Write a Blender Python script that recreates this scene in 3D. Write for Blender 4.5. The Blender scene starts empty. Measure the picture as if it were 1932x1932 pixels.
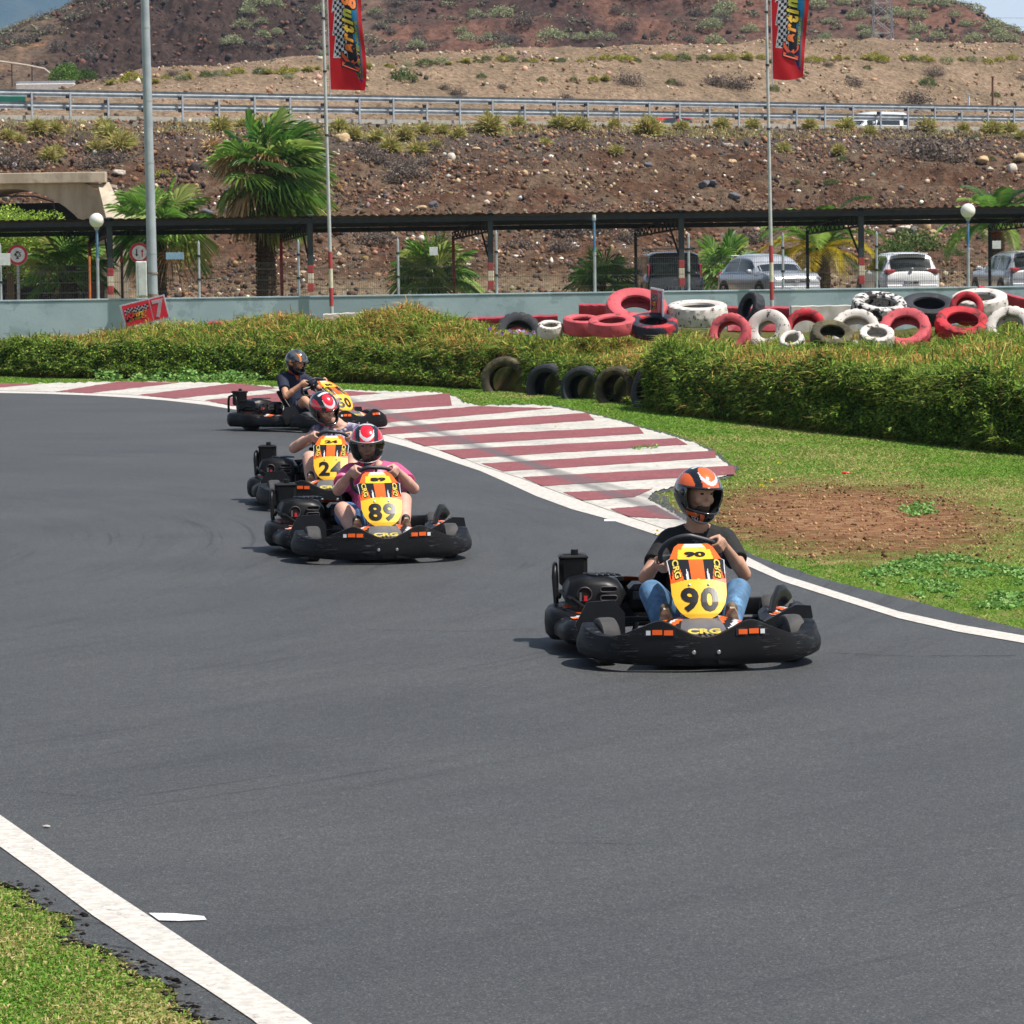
import bpy, math, random
import numpy as np
from mathutils import Vector, Matrix
random.seed(7); RNG = np.random.default_rng(7)
C = bpy.context.scene.collection
R = math.radians; PI = math.pi
def sRGB(r, g, b):
    f = lambda c: (c/255/12.92 if c/255 <= .04045 else ((c/255+.055)/1.055)**2.4)
    return (f(r)*.74, f(g)*.74, f(b)*.74)
# ---------------------------------------------------------------- camera
F = 7000.0; CX = 966.0; HZ = 470.0; CAMH = 2.4; ROLL = 0.0140
PITCH = math.atan((CX-HZ)/F)
_f = Vector((0, math.cos(PITCH), -math.sin(PITCH)))
_u0 = Vector((0, math.sin(PITCH), math.cos(PITCH))); _r0 = Vector((1, 0, 0))
_r = _r0*math.cos(ROLL) - _u0*math.sin(ROLL)
_u = _u0*math.cos(ROLL) + _r0*math.sin(ROLL)
CAMP = Vector((0, 0, CAMH))
def ray(u, v): return _f*F + _r*(u-CX) - _u*(v-CX)
def at(u, v, Y):
    d = ray(u, v); return CAMP + d*(Y/d.y)
def gnd(u, v, z=0.0):
    d = ray(u, v); return CAMP + d*((z-CAMH)/d.z)
def depth_for(S): return F/S
# ---------------------------------------------------------------- materials
MATS = {}
def newmat(name):
    m = bpy.data.materials.new(name); m.use_nodes = True
    nt = m.node_tree; nt.nodes.clear()
    out = nt.nodes.new('ShaderNodeOutputMaterial')
    b = nt.nodes.new('ShaderNodeBsdfPrincipled'); nt.links.new(b.outputs[0], out.inputs[0])
    return m, nt, b, out
def noise_node(nt, scale, detail=4, rough=.55, coord='Object', vec=None, dist=0, map_scale=None):
    tc = nt.nodes.new('ShaderNodeTexCoord'); n = nt.nodes.new('ShaderNodeTexNoise')
    n.inputs['Scale'].default_value = scale; n.inputs['Detail'].default_value = detail
    n.inputs['Roughness'].default_value = rough; n.inputs['Distortion'].default_value = dist
    if map_scale:
        mp = nt.nodes.new('ShaderNodeMapping'); mp.inputs['Scale'].default_value = map_scale
        nt.links.new(tc.outputs[coord], mp.inputs[0]); nt.links.new(mp.outputs[0], n.inputs['Vector'])
    else: nt.links.new(tc.outputs[coord], n.inputs['Vector'])
    return n
def ramp(nt, src, stops):
    r = nt.nodes.new('ShaderNodeValToRGB'); nt.links.new(src, r.inputs[0])
    cr = r.color_ramp
    while len(cr.elements) > len(stops): cr.elements.remove(cr.elements[-1])
    while len(cr.elements) < len(stops): cr.elements.new(1)
    for e, (p, c) in zip(cr.elements, stops):
        e.position = p; e.color = (*c, 1) if len(c) == 3 else c
    return r
def mixc(nt, fac, a, b, mode='MIX'):
    m = nt.nodes.new('ShaderNodeMix'); m.data_type = 'RGBA'; m.blend_type = mode
    for s, i in ((fac, 0), (a, 6), (b, 7)):
        if isinstance(s, (int, float)): m.inputs[i].default_value = s
        elif isinstance(s, tuple): m.inputs[i].default_value = (*s, 1)
        else: nt.links.new(s, m.inputs[i])
    return m.outputs[2]
def bumpn(nt, b, h, strength, dist=.02):
    bp = nt.nodes.new('ShaderNodeBump'); bp.inputs['Strength'].default_value = strength
    bp.inputs['Distance'].default_value = dist
    nt.links.new(h, bp.inputs['Height']); nt.links.new(bp.outputs[0], b.inputs['Normal'])
def M(name, c, c2=None, scale=8, rough=.6, metal=0, lo=.4, hi=.6, bump=0, bscale=None, bdist=.01, spec=.5, coat=0, detail=5, coord='Object', ms=None, c3=None, s3=2, lo3=.55, hi3=.65):
    if name in MATS: return MATS[name]
    m, nt, b, out = newmat(name)
    b.inputs['Roughness'].default_value = rough; b.inputs['Metallic'].default_value = metal
    b.inputs['Specular IOR Level'].default_value = spec
    if coat: b.inputs['Coat Weight'].default_value = coat; b.inputs['Coat Roughness'].default_value = .08
    if c2 is None: c2 = tuple(x*.82 for x in c)
    n = noise_node(nt, scale, detail, coord=coord, map_scale=ms)
    col = ramp(nt, n.outputs[0], [(lo, c), (hi, c2)]).outputs[0]
    if c3 is not None:
        n3 = noise_node(nt, s3, 6, .65, coord=coord)
        f3 = ramp(nt, n3.outputs[0], [(lo3, (0, 0, 0)), (hi3, (1, 1, 1))]).outputs[0]
        col = mixc(nt, f3, col, c3)
    nt.links.new(col, b.inputs['Base Color'])
    if bump:
        nb = noise_node(nt, bscale or scale*4, 6, .6, coord=coord); bumpn(nt, b, nb.outputs[0], bump, bdist)
    MATS[name] = m; return m
def MAttr(name, attr='Col', rough=.9, transl=0., bump=0, bscale=20, bdist=.05, nscale=0, namt=.3, spec=.2, gloss=0):
    """base colour from the mesh's own colour attribute (each leaf / stone has its own colour)"""
    if name in MATS: return MATS[name]
    m, nt, b, out = newmat(name)
    a = nt.nodes.new('ShaderNodeAttribute'); a.attribute_name = attr
    col = a.outputs['Color']
    if nscale:
        n = noise_node(nt, nscale, 6, .65)
        g = ramp(nt, n.outputs[0], [(.3, (1-namt,)*3), (.7, (1+namt,)*3)]).outputs[0]
        col = mixc(nt, 1.0, col, g, 'MULTIPLY')
    nt.links.new(col, b.inputs['Base Color'])
    b.inputs['Roughness'].default_value = rough; b.inputs['Specular IOR Level'].default_value = spec
    if bump:
        nb = noise_node(nt, bscale, 8, .65); bumpn(nt, b, nb.outputs[0], bump, bdist)
    if transl:
        t = nt.nodes.new('ShaderNodeBsdfTranslucent'); nt.links.new(col, t.inputs[0])
        mx = nt.nodes.new('ShaderNodeMixShader'); mx.inputs[0].default_value = transl
        nt.links.new(b.outputs[0], mx.inputs[1]); nt.links.new(t.outputs[0], mx.inputs[2])
        nt.links.new(mx.outputs[0], out.inputs[0])
    MATS[name] = m; return m
# ---------------------------------------------------------------- numpy noise
def _hash(ix, iy, s):
    n = (ix.astype(np.int64)*374761393 + iy.astype(np.int64)*668265263 + s*1442695041) & 0x7fffffff
    n = ((n ^ (n >> 13))*1274126177) & 0x7fffffff
    return ((n ^ (n >> 16)) & 0xffff)/65535.0
def vnoise(x, y, s=0):
    x = np.asarray(x, float); y = np.asarray(y, float)
    ix = np.floor(x); iy = np.floor(y); fx = x-ix; fy = y-iy
    fx = fx*fx*(3-2*fx); fy = fy*fy*(3-2*fy)
    a = _hash(ix, iy, s); b = _hash(ix+1, iy, s); c = _hash(ix, iy+1, s); d = _hash(ix+1, iy+1, s)
    return (a+(b-a)*fx)*(1-fy)+(c+(d-c)*fx)*fy
def fbm(x, y, s=0, o=5, g=.5):
    t = 0; a = 1; n = 0
    for i in range(o):
        t = t+a*vnoise(x*2**i, y*2**i, s+i*17); n += a; a *= g
    return t/n*2-1
def sstep(a, b, x):
    t = np.clip((np.asarray(x, float)-a)/(b-a), 0, 1); return t*t*(3-2*t)
# ---------------------------------------------------------------- objects
def tag(o, label=None, cat=None, group=None, kind=None):
    if label: o['label'] = label
    if cat: o['category'] = cat
    if group: o['group'] = group
    if kind: o['kind'] = kind
    return o
def thing(name, label, cat, loc=(0, 0, 0), rot=(0, 0, 0), group=None):
    o = bpy.data.objects.new(name, None); C.objects.link(o)
    o.empty_display_size = .2
    o.location = loc; o.rotation_euler = rot if hasattr(rot, '__len__') else (0, 0, rot)
    return tag(o, label, cat, group)
def kids(o): return [c for c in bpy.data.objects if c.parent is o]
def copy_tree(o, parent=None):
    ch = kids(o); c = o.copy(); C.objects.link(c); c.parent = parent
    for k in ch: copy_tree(k, c)
    return c
def fast_mesh(name, verts, tris, cols=None, mat=None, smooth=False, quads=None):
    me = bpy.data.meshes.new(name)
    verts = np.asarray(verts, np.float32)
    k = 4 if quads is not None else 3
    fa = np.asarray(quads if quads is not None else tris, np.int32)
    me.vertices.add(len(verts)); me.vertices.foreach_set('co', verts.ravel())
    me.loops.add(fa.size); me.loops.foreach_set('vertex_index', fa.ravel())
    me.polygons.add(len(fa)); me.polygons.foreach_set('loop_start', np.arange(0, fa.size, k, dtype=np.int32))
    me.polygons.foreach_set('loop_total', np.full(len(fa), k, np.int32))
    if smooth: me.polygons.foreach_set('use_smooth', np.ones(len(fa), bool))
    me.update(calc_edges=True)
    if cols is not None:
        a = me.color_attributes.new('Col', 'FLOAT_COLOR', 'POINT')
        c4 = np.ones((len(verts), 4), np.float32); c4[:, :3] = np.clip(cols, 0, 1); a.data.foreach_set('color', c4.ravel())
    if mat: me.materials.append(mat)
    return me
def obj(name, me, parent=None, loc=None, rot=None):
    o = bpy.data.objects.new(name, me); C.objects.link(o)
    if parent: o.parent = parent
    if loc is not None: o.location = loc
    if rot is not None: o.rotation_euler = rot
    return o
class MB:
    def __init__(s): s.v = []; s.f = []; s.m = []; s.mats = []
    def _mi(s, mat):
        if mat not in s.mats: s.mats.append(mat)
        return s.mats.index(mat)
    def add(s, vs, fs, mat, T=None):
        o = len(s.v)
        if T is not None: vs = [T @ Vector(p) for p in vs]
        s.v += [tuple(p) for p in vs]
        if callable(mat):
            for i, f in enumerate(fs): s.f.append(tuple(o+k for k in f)); s.m.append(s._mi(mat(i)))
        else:
            mi = s._mi(mat)
            for f in fs: s.f.append(tuple(o+k for k in f)); s.m.append(mi)
        return s
    def box(s, c, d, mat, T=None, bev=0, rot=None):
        h = [x/2 for x in d]; bev = min(bev, min(h)*.9)
        L = Matrix.Translation(Vector(c))
        if rot is not None: L = L @ (Matrix.Rotation(rot[2], 4, 'Z') @ Matrix.Rotation(rot[1], 4, 'Y') @ Matrix.Rotation(rot[0], 4, 'X'))
        T = T @ L if T is not None else L
        if bev <= 0:
            vs = [(x*h[0], y*h[1], z*h[2]) for x in (-1, 1) for y in (-1, 1) for z in (-1, 1)]
            fs = [(0, 1, 3, 2), (4, 6, 7, 5), (0, 4, 5, 1), (2, 3, 7, 6), (0, 2, 6, 4), (1, 5, 7, 3)]
            return s.add(vs, fs, mat, T)
        vs = []; idx = {}
        for x in (-1, 1):
            for y in (-1, 1):
                for z in (-1, 1):
                    for a in range(3):
                        p = [x*(h[0]-bev), y*(h[1]-bev), z*(h[2]-bev)]; p[a] = (x, y, z)[a]*h[a]
                        idx[(x, y, z, a)] = len(vs); vs.append(tuple(p))
        fs = []
        for a in range(3):
            b_, c_ = (a+1) % 3, (a+2) % 3
            for sg in (-1, 1):
                q = []
                for (p1, p2) in ((-1, -1), (1, -1), (1, 1), (-1, 1)):
                    k = [0, 0, 0]; k[a] = sg; k[b_] = p1; k[c_] = p2; q.append(idx[(*k, a)])
                fs.append(tuple(q if sg > 0 else q[::-1]))
        for a in range(3):
            b_, c_ = (a+1) % 3, (a+2) % 3
            for p1 in (-1, 1):
                for p2 in (-1, 1):
                    k0 = [0, 0, 0]; k0[a] = -1; k0[b_] = p1; k0[c_] = p2; k1 = list(k0); k1[a] = 1
                    q = [idx[(*k0, b_)], idx[(*k1, b_)], idx[(*k1, c_)], idx[(*k0, c_)]]
                    fs.append(tuple(q if p1*p2 < 0 else q[::-1]))
        for x in (-1, 1):
            for y in (-1, 1):
                for z in (-1, 1):
                    q = [idx[(x, y, z, a)] for a in range(3)]; fs.append(tuple(q if x*y*z > 0 else q[::-1]))
        return s.add(vs, fs, mat, T)
    def loft(s, secs, mat, T=None, closed=True, caps=True, ring=False):
        n = len(secs[0]); vs = [p for sec in secs for p in sec]; fs = []
        m = len(secs); R_ = m if ring else m-1
        for i in range(R_):
            a = i*n; b = ((i+1) % m)*n
            for j in range(n if closed else n-1):
                k = (j+1) % n; fs.append((a+j, a+k, b+k, b+j))
        if caps and not ring and closed:
            fs.append(tuple(range(n))[::-1]); fs.append(tuple(range((m-1)*n, m*n)))
        return s.add(vs, fs, mat, T)
    def tube(s, pts, r, mat, n=8, T=None, ring=False, caps=True, flat=1.0):
        P = [Vector(p) for p in pts]; rs = r if hasattr(r, '__len__') else [r]*len(P)
        secs = []; up = None
        for i, p in enumerate(P):
            if ring: d = P[(i+1) % len(P)]-P[i-1]
            else: d = P[min(i+1, len(P)-1)]-P[max(i-1, 0)]
            d.normalize()
            if up is None:
                up = Vector((0, 0, 1)) if abs(d.z) < .9 else Vector((1, 0, 0))
            a = (up - d*up.dot(d)); a.normalize(); b = d.cross(a); up = a
            secs.append([p + a*(math.cos(t)*rs[i]*flat) + b*(math.sin(t)*rs[i]) for t in [2*PI*k/n for k in range(n)]])
        return s.loft(secs, mat, T, True, caps, ring)
    def lathe(s, prof, mat, n=24, T=None, closedprof=False):
        secs = [[(r*math.cos(2*PI*k/n), r*math.sin(2*PI*k/n), z) for (r, z) in prof] for k in range(n)]
        return s.loft(secs, mat, T, closed=closedprof, caps=False, ring=True)
    def grid(s, fn, nu, nv, mat, T=None, wrapu=False):
        """fn(a,b) a,b in 0..1 ; mat may be fn(a,b)->material"""
        vs = [fn(i/nu, j/nv) for j in range(nv+1) for i in range(nu+1)]; fs = []; mm = []
        for j in range(nv):
            for i in range(nu):
                k = j*(nu+1)+i
                mt = mat((i+.5)/nu, (j+.5)/nv) if callable(mat) else mat
                if mt is None: continue
                fs.append((k, k+1, k+nu+2, k+nu+1)); mm.append(mt)
        return s.add(vs, fs, (lambda i: mm[i]), T)
    def ell(s, c, r, mat, nu=16, nv=10, T=None):
        vs = []; fs = []
        for j in range(nv+1):
            th = PI*j/nv
            for i in range(nu):
                ph = 2*PI*i/nu
                vs.append((c[0]+r[0]*math.sin(th)*math.cos(ph), c[1]+r[1]*math.sin(th)*math.sin(ph), c[2]+r[2]*math.cos(th)))
        for j in range(nv):
            for i in range(nu):
                k = (i+1) % nu; fs.append((j*nu+i, (j+1)*nu+i, (j+1)*nu+k, j*nu+k))
        return s.add(vs, fs, mat, T)
    def mesh(s, name, smooth=35):
        me = bpy.data.meshes.new(name); me.from_pydata(s.v, [], s.f)
        for m in s.mats: me.materials.append(m)
        me.polygons.foreach_set('material_index', np.array(s.m, np.int32))
        if smooth:
            me.polygons.foreach_set('use_smooth', np.ones(len(s.f), bool)); me.update()
            me.set_sharp_from_angle(angle=R(smooth))
        me.update(); return me
    def build(s, name, parent=None, smooth=35, loc=None, rot=None):
        return obj(name, s.mesh(name, smooth), parent, loc, rot)
_TX = {}
def text2d(txt, size=1.0, offset=0.0, shear=0.0, space=1.0):
    """glyph outlines of a string as flat triangles, centred on 0"""
    key = (txt, size, offset, shear, space)
    if key in _TX: return _TX[key]
    cu = bpy.data.curves.new('lettering', 'FONT'); cu.body = txt; cu.size = size; cu.offset = offset; cu.shear = shear
    cu.space_character = space; cu.align_x = 'CENTER'; cu.align_y = 'CENTER'; cu.resolution_u = 3
    o = bpy.data.objects.new('lettering', cu); C.objects.link(o)
    dg = bpy.context.evaluated_depsgraph_get(); me = bpy.data.meshes.new_from_object(o.evaluated_get(dg))
    vs = [tuple(v.co) for v in me.vertices]; fs = [tuple(p.vertices) for p in me.polygons]
    bpy.data.objects.remove(o); bpy.data.meshes.remove(me); bpy.data.curves.remove(cu)
    if vs:
        xs = [p[0] for p in vs]; ys = [p[1] for p in vs]; mx = (min(xs)+max(xs))/2; my = (min(ys)+max(ys))/2
        vs = [(x-mx, y-my) for x, y, z in vs]
    _TX[key] = (vs, fs); return vs, fs
def fine2d(vs, fs, step):
    """cut flat lettering into small cells so that it follows a curved panel"""
    import bmesh
    bm = bmesh.new(); V = [bm.verts.new((x, y, 0)) for x, y in vs]
    for f in fs:
        try: bm.faces.new([V[k] for k in f])
        except ValueError: pass
    xs = [v[0] for v in vs]; ys = [v[1] for v in vs]
    for ax, lo, hi in ((0, min(xs), max(xs)), (1, min(ys), max(ys))):
        k = math.ceil(lo/step)
        while k*step < hi:
            co = [0, 0, 0]; co[ax] = k*step; no = [0, 0, 0]; no[ax] = 1
            bmesh.ops.bisect_plane(bm, geom=bm.verts[:]+bm.edges[:]+bm.faces[:], plane_co=co, plane_no=no); k += 1
    bm.verts.index_update(); out = [(v.co.x, v.co.y) for v in bm.verts], [tuple(v.index for v in f.verts) for f in bm.faces]; bm.free(); return out
def put_text(mb, txt, fn, mat, step=0, **kw):
    vs, fs = text2d(txt, **kw)
    if step: vs, fs = fine2d(vs, fs, step)
    mb.add([fn(x, y) for x, y in vs], fs, mat)
# ---------------------------------------------------------------- blades & leaves
def blades(pos, direc, length, width, cols, droop=.35, rng=RNG, tipcol=None):
    """one two-segment tapered blade per point, triangles; returns verts,tris,cols"""
    n = len(pos); d = direc/np.linalg.norm(direc, axis=1, keepdims=True)
    a = rng.uniform(0, 2*PI, n); side = np.stack([np.cos(a), np.sin(a), np.zeros(n)], 1)
    side = side - d*np.sum(side*d, 1, keepdims=True); side /= np.linalg.norm(side, axis=1, keepdims=True)+1e-9
    L = length[:, None]; W = width[:, None]/2
    out = d.copy(); out[:, 2] = 0; out += rng.normal(0, .35, (n, 3))*[1, 1, 0]
    mid = pos + d*L*.55; tip = pos + d*L*.8 + out*L*droop + np.array([0, 0, -1])*L*droop*.5
    V = np.stack([pos-side*W, pos+side*W, mid-side*W*.8, mid+side*W*.8, tip], 1).reshape(-1, 3)
    b = (np.arange(n)*5)[:, None, None]
    T = (np.array([[0, 1, 3], [0, 3, 2], [2, 3, 4]])[None]+b).reshape(-1, 3)
    Cc = np.repeat(cols[:, None, :], 5, 1)
    if tipcol is not None: Cc[:, 4] = Cc[:, 4]*.4+tipcol*.6
    return V, T, Cc.reshape(-1, 3)
def leaves(pos, size, cols, rng=RNG, upbias=.4, aspect=.6):
    """one folded leaf-sized quad per point"""
    n = len(pos)
    nrm = rng.normal(0, 1, (n, 3)); nrm[:, 2] = np.abs(nrm[:, 2])+upbias; nrm /= np.linalg.norm(nrm, axis=1, keepdims=True)
    t = np.cross(nrm, rng.normal(0, 1, (n, 3))); t /= np.linalg.norm(t, axis=1, keepdims=True)
    b = np.cross(nrm, t); s = size[:, None]/2
    V = np.stack([pos-t*s, pos-b*s*aspect+nrm*s*.25, pos+t*s, pos+b*s*aspect+nrm*s*.25], 1).reshape(-1, 3)
    k = (np.arange(n)*4)[:, None, None]
    T = (np.array([[0, 1, 2], [0, 2, 3]])[None]+k).reshape(-1, 3)
    return V, T, np.repeat(cols[:, None, :], 4, 1).reshape(-1, 3)
def merge(parts):
    V = []; T = []; K = []; o = 0
    for v, t, c in parts:
        V.append(v); T.append(t+o); K.append(c); o += len(v)
    return np.concatenate(V), np.concatenate(T), np.concatenate(K)
def pick(cols, n, rng=RNG, jit=.15, w=None):
    cols = np.array(cols); i = rng.choice(len(cols), n, p=w)
    return cols[i]*(1+rng.normal(0, jit, (n, 1)))*(1+rng.normal(0, jit*.3, (n, 3)))
# ================================================================= world, sun, camera
scene = bpy.context.scene
SUN = Vector((.52, -.20, 1.0)).normalized()
W = bpy.data.worlds.new('World'); scene.world = W; W.use_nodes = True
nt = W.node_tree; nt.nodes.clear()
wo = nt.nodes.new('ShaderNodeOutputWorld'); bg = nt.nodes.new('ShaderNodeBackground'); sk = nt.nodes.new('ShaderNodeTexSky')
sk.sky_type = 'NISHITA'; sk.sun_disc = False; sk.sun_elevation = math.asin(SUN.z)
sk.sun_rotation = math.atan2(SUN.x, SUN.y); sk.dust_density = 2.5; sk.air_density = 1.0; sk.ozone_density = 1.0
# thin bright cloud low over the horizon
_tc = nt.nodes.new('ShaderNodeTexCoord'); _mp = nt.nodes.new('ShaderNodeMapping'); _mp.inputs['Scale'].default_value = (2.2, 2.2, 7); nt.links.new(_tc.outputs['Generated'], _mp.inputs[0])
_cn = nt.nodes.new('ShaderNodeTexNoise'); _cn.inputs['Scale'].default_value = 1.6; _cn.inputs['Detail'].default_value = 8; _cn.inputs['Roughness'].default_value = .6; nt.links.new(_mp.outputs[0], _cn.inputs['Vector'])
_sp = nt.nodes.new('ShaderNodeSeparateXYZ'); nt.links.new(_tc.outputs['Generated'], _sp.inputs[0]); _hz = nt.nodes.new('ShaderNodeMapRange'); _hz.inputs[1].default_value = .02; _hz.inputs[2].default_value = .35; _hz.inputs[3].default_value = .62; _hz.inputs[4].default_value = -.05; nt.links.new(_sp.outputs[2], _hz.inputs[0])
_ad = nt.nodes.new('ShaderNodeMath'); _ad.operation = 'ADD'; nt.links.new(_cn.outputs[0], _ad.inputs[0]); nt.links.new(_hz.outputs[0], _ad.inputs[1])
_cr = nt.nodes.new('ShaderNodeMapRange'); _cr.inputs[1].default_value = .55; _cr.inputs[2].default_value = .95; nt.links.new(_ad.outputs[0], _cr.inputs[0])
_mc = nt.nodes.new('ShaderNodeMix'); _mc.data_type = 'RGBA'; nt.links.new(_cr.outputs[0], _mc.inputs[0]); nt.links.new(sk.outputs[0], _mc.inputs[6]); _mc.inputs[7].default_value = (11.5, 12.0, 12.6, 1)
nt.links.new(_mc.outputs[2], bg.inputs[0]); bg.inputs[1].default_value = .062; nt.links.new(bg.outputs[0], wo.inputs[0])
sl = bpy.data.lights.new('sun', 'SUN'); sl.energy = 5.0; sl.angle = R(.5); sl.color = (1, .95, .87)
so = bpy.data.objects.new('sun', sl); C.objects.link(so); so.location = (20, 0, 60)
so.rotation_euler = (-SUN).to_track_quat('-Z', 'Y').to_euler()
cd = bpy.data.cameras.new('camera'); co = bpy.data.objects.new('camera', cd); C.objects.link(co)
cd.sensor_width = 36; cd.lens = F/1932*36; cd.clip_end = 20000; cd.clip_start = .5
mw = Matrix((_r, _u, -_f)).transposed().to_4x4(); mw.translation = CAMP; co.matrix_world = mw
cd.dof.use_dof = True; cd.dof.focus_distance = 21.5; cd.dof.aperture_fstop = 26
scene.camera = co
scene.view_settings.view_transform = 'Standard'; scene.view_settings.look = 'None'; scene.view_settings.exposure = 0.55
scene.render.resolution_x = scene.render.resolution_y = 1024
# ---------------------------------------------------------------- projection helpers for layout
_fA, _rA, _uA = (np.array(q) for q in (_f, _r, _u))
def proj(P):
    q = np.asarray(P, float)-np.array([0, 0, CAMH]); z = q@_fA
    return CX+q@_rA/z*F, CX-q@_uA/z*F
def inpoly(px, py, poly):
    ins = np.zeros(len(px), bool); n = len(poly)
    for i in range(n):
        x1, y1 = poly[i]; x2, y2 = poly[(i+1) % n]
        if y1 == y2: continue
        c = ((y1 > py) != (y2 > py)) & (px < (x2-x1)*(py-y1)/(y2-y1)+x1); ins ^= c
    return ins
def gxy(pts): return [tuple(gnd(u, v))[:2] for u, v in pts]
from mathutils.geometry import tessellate_polygon
def sheet(name, pts, z, mat, parent=None, kind='structure'):
    v = [(x, y, z) for x, y in pts]; t = tessellate_polygon([[Vector(p) for p in v]])
    me = bpy.data.meshes.new(name); me.from_pydata(v, [], [tuple(q) for q in t])
    me.materials.append(mat); me.update()
    if me.polygons and sum(p.normal.z*p.area for p in me.polygons) < 0: me.flip_normals()
    o = obj(name, me, parent)
    if kind and not parent: tag(o, kind=kind)
    return o
def densify(pts, n, jit=0, rng=random):
    out = []
    for (a, b) in zip(pts[:-1], pts[1:]):
        for k in range(n):
            t = k/n; out.append((a[0]+(b[0]-a[0])*t+rng.uniform(-jit, jit), a[1]+(b[1]-a[1])*t+rng.uniform(-jit, jit)))
    out.append(pts[-1]); return out
# ---------------------------------------------------------------- ground, track
INNER = [(-700, 752), (-300, 742), (0, 743), (84, 744.5), (176, 748), (246, 752), (316, 757.5), (387, 765.6), (439, 774), (520, 787), (600, 803), (680, 822), (765, 845), (813, 860), (905.6, 891), (946.6, 909), (1012, 939), (1078, 963.5), (1149, 983), (1234, 1011), (1320, 1041), (1414, 1073), (1477, 1101), (1586, 1136), (1696, 1171), (1805, 1196), (1932, 1218), (2300, 1310), (3000, 1560), (4200, 2300)]
INNER2 = [(-700, 748), (-300, 739), (0, 739), (84, 741), (176, 743.5), (246, 747), (316, 752), (387, 759), (439, 767), (520, 778), (600, 793), (680, 811), (765, 833), (813, 847), (875.5, 868), (908, 881.5), (985, 906), (1064, 936), (1149, 966), (1234, 995), (1320, 1024), (1414, 1056.5), (1477, 1088), (1586, 1123), (1696, 1158), (1805, 1182), (1932, 1204), (2300, 1292), (3000, 1535), (4200, 2260)]
OUTER = [(-700, 728), (-300, 726), (0, 726), (88, 724.5), (211, 722.5), (351, 723), (457, 726.5), (545, 734), (620, 737), (697, 739.5), (773, 740.6), (822, 742), (860, 750), (875, 762), (905, 768), (974, 765.5), (1040, 768), (1111, 783), (1171, 797), (1204, 808), (1258, 822), (1308, 838), (1346, 857), (1368, 876), (1385, 889), (1368, 901), (1320, 912), (1280, 920), (1234, 931), (1222, 945), (1247, 958), (1283, 980), (1320, 1004), (1406, 1045)]
LAWNEDGE = [(1406, 1045), (1477, 1070), (1559, 1097), (1641, 1117), (1751, 1144), (1833, 1166), (1932, 1190.5), (2300, 1275), (3000, 1510), (4200, 2200)]
LBTOP = [(-2400, 1280), (-1500, 1330), (-700, 1400), (-300, 1470), (0, 1544), (140.6, 1642.6), (281, 1735.7), (422, 1830.6), (576.5, 1932), (800, 2100), (1500, 2900)]
LBBOT = [(-2400, 1306), (-1500, 1360), (-700, 1440), (-300, 1516), (0, 1604), (70, 1655), (176, 1735.7), (281, 1806), (386.7, 1872.8), (475, 1932), (690, 2110), (1300, 2900)]
LBGRASS = [(-2400, 1340), (-1500, 1400), (-700, 1480), (-300, 1560), (0, 1669), (40, 1683), (66, 1703), (80, 1722), (137, 1732), (140, 1758), (128, 1778), (160, 1788), (197, 1794), (228, 1816), (267, 1848), (300, 1856), (327, 1870), (337, 1904), (370, 1925), (392, 1940), (560, 2120), (1000, 2900)]
dirt = M('lawn_soil', sRGB(112, 128, 60), sRGB(92, 120, 44), scale=3, rough=.95, c3=sRGB(150, 128, 90), s3=1.1, lo3=.52, hi3=.66, bump=.5, bscale=60, spec=.1)
sheet('ground', [(-500, -60), (500, -60), (500, 104.5), (-500, 104.5)], 0.0, dirt)
# asphalt
m, nt, b, out = newmat('asphalt'); b.inputs['Roughness'].default_value = .62; b.inputs['Specular IOR Level'].default_value = .35
n1 = noise_node(nt, 105, 6, .85); n2 = noise_node(nt, .45, 5, .6); n3 = noise_node(nt, 22, 7, .8)
tc = nt.nodes.new('ShaderNodeTexCoord')
vm = nt.nodes.new('ShaderNodeVectorMath'); vm.operation = 'SUBTRACT'; vm.inputs[1].default_value = (-15, 30, 0); nt.links.new(tc.outputs['Object'], vm.inputs[0])
ln = nt.nodes.new('ShaderNodeVectorMath'); ln.operation = 'LENGTH'; nt.links.new(vm.outputs[0], ln.inputs[0])
sx = nt.nodes.new('ShaderNodeSeparateXYZ'); nt.links.new(vm.outputs[0], sx.inputs[0])
an = nt.nodes.new('ShaderNodeMath'); an.operation = 'ARCTAN2'; nt.links.new(sx.outputs[1], an.inputs[0]); nt.links.new(sx.outputs[0], an.inputs[1])
cb = nt.nodes.new('ShaderNodeCombineXYZ'); nt.links.new(ln.outputs['Value'], cb.inputs[0])
am = nt.nodes.new('ShaderNodeMath'); am.operation = 'MULTIPLY'; am.inputs[1].default_value = 1.3; nt.links.new(an.outputs[0], am.inputs[0]); nt.links.new(am.outputs[0], cb.inputs[1])
ns = nt.nodes.new('ShaderNodeTexNoise'); ns.inputs['Scale'].default_value = 4.5; ns.inputs['Detail'].default_value = 8; ns.inputs['Roughness'].default_value = .65; nt.links.new(cb.outputs[0], ns.inputs['Vector'])
col = ramp(nt, n1.outputs[0], [(.30, sRGB(20, 21, 23)), (.46, sRGB(65, 67, 69)), (.56, sRGB(86, 88, 90)), (.70, sRGB(172, 170, 164))]).outputs[0]
g2 = ramp(nt, n2.outputs[0], [(.35, (.88, .88, .90)), (.65, (1.08, 1.07, 1.05))]).outputs[0]
col = mixc(nt, 1, col, g2, 'MULTIPLY')
g3 = ramp(nt, ns.outputs[0], [(.30, (.80, .80, .80)), (.46, (.97, .97, .97)), (.54, (1, 1, 1)), (.68, (1.08, 1.08, 1.08))]).outputs[0]
col = mixc(nt, .9, col, g3, 'MULTIPLY')
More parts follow.
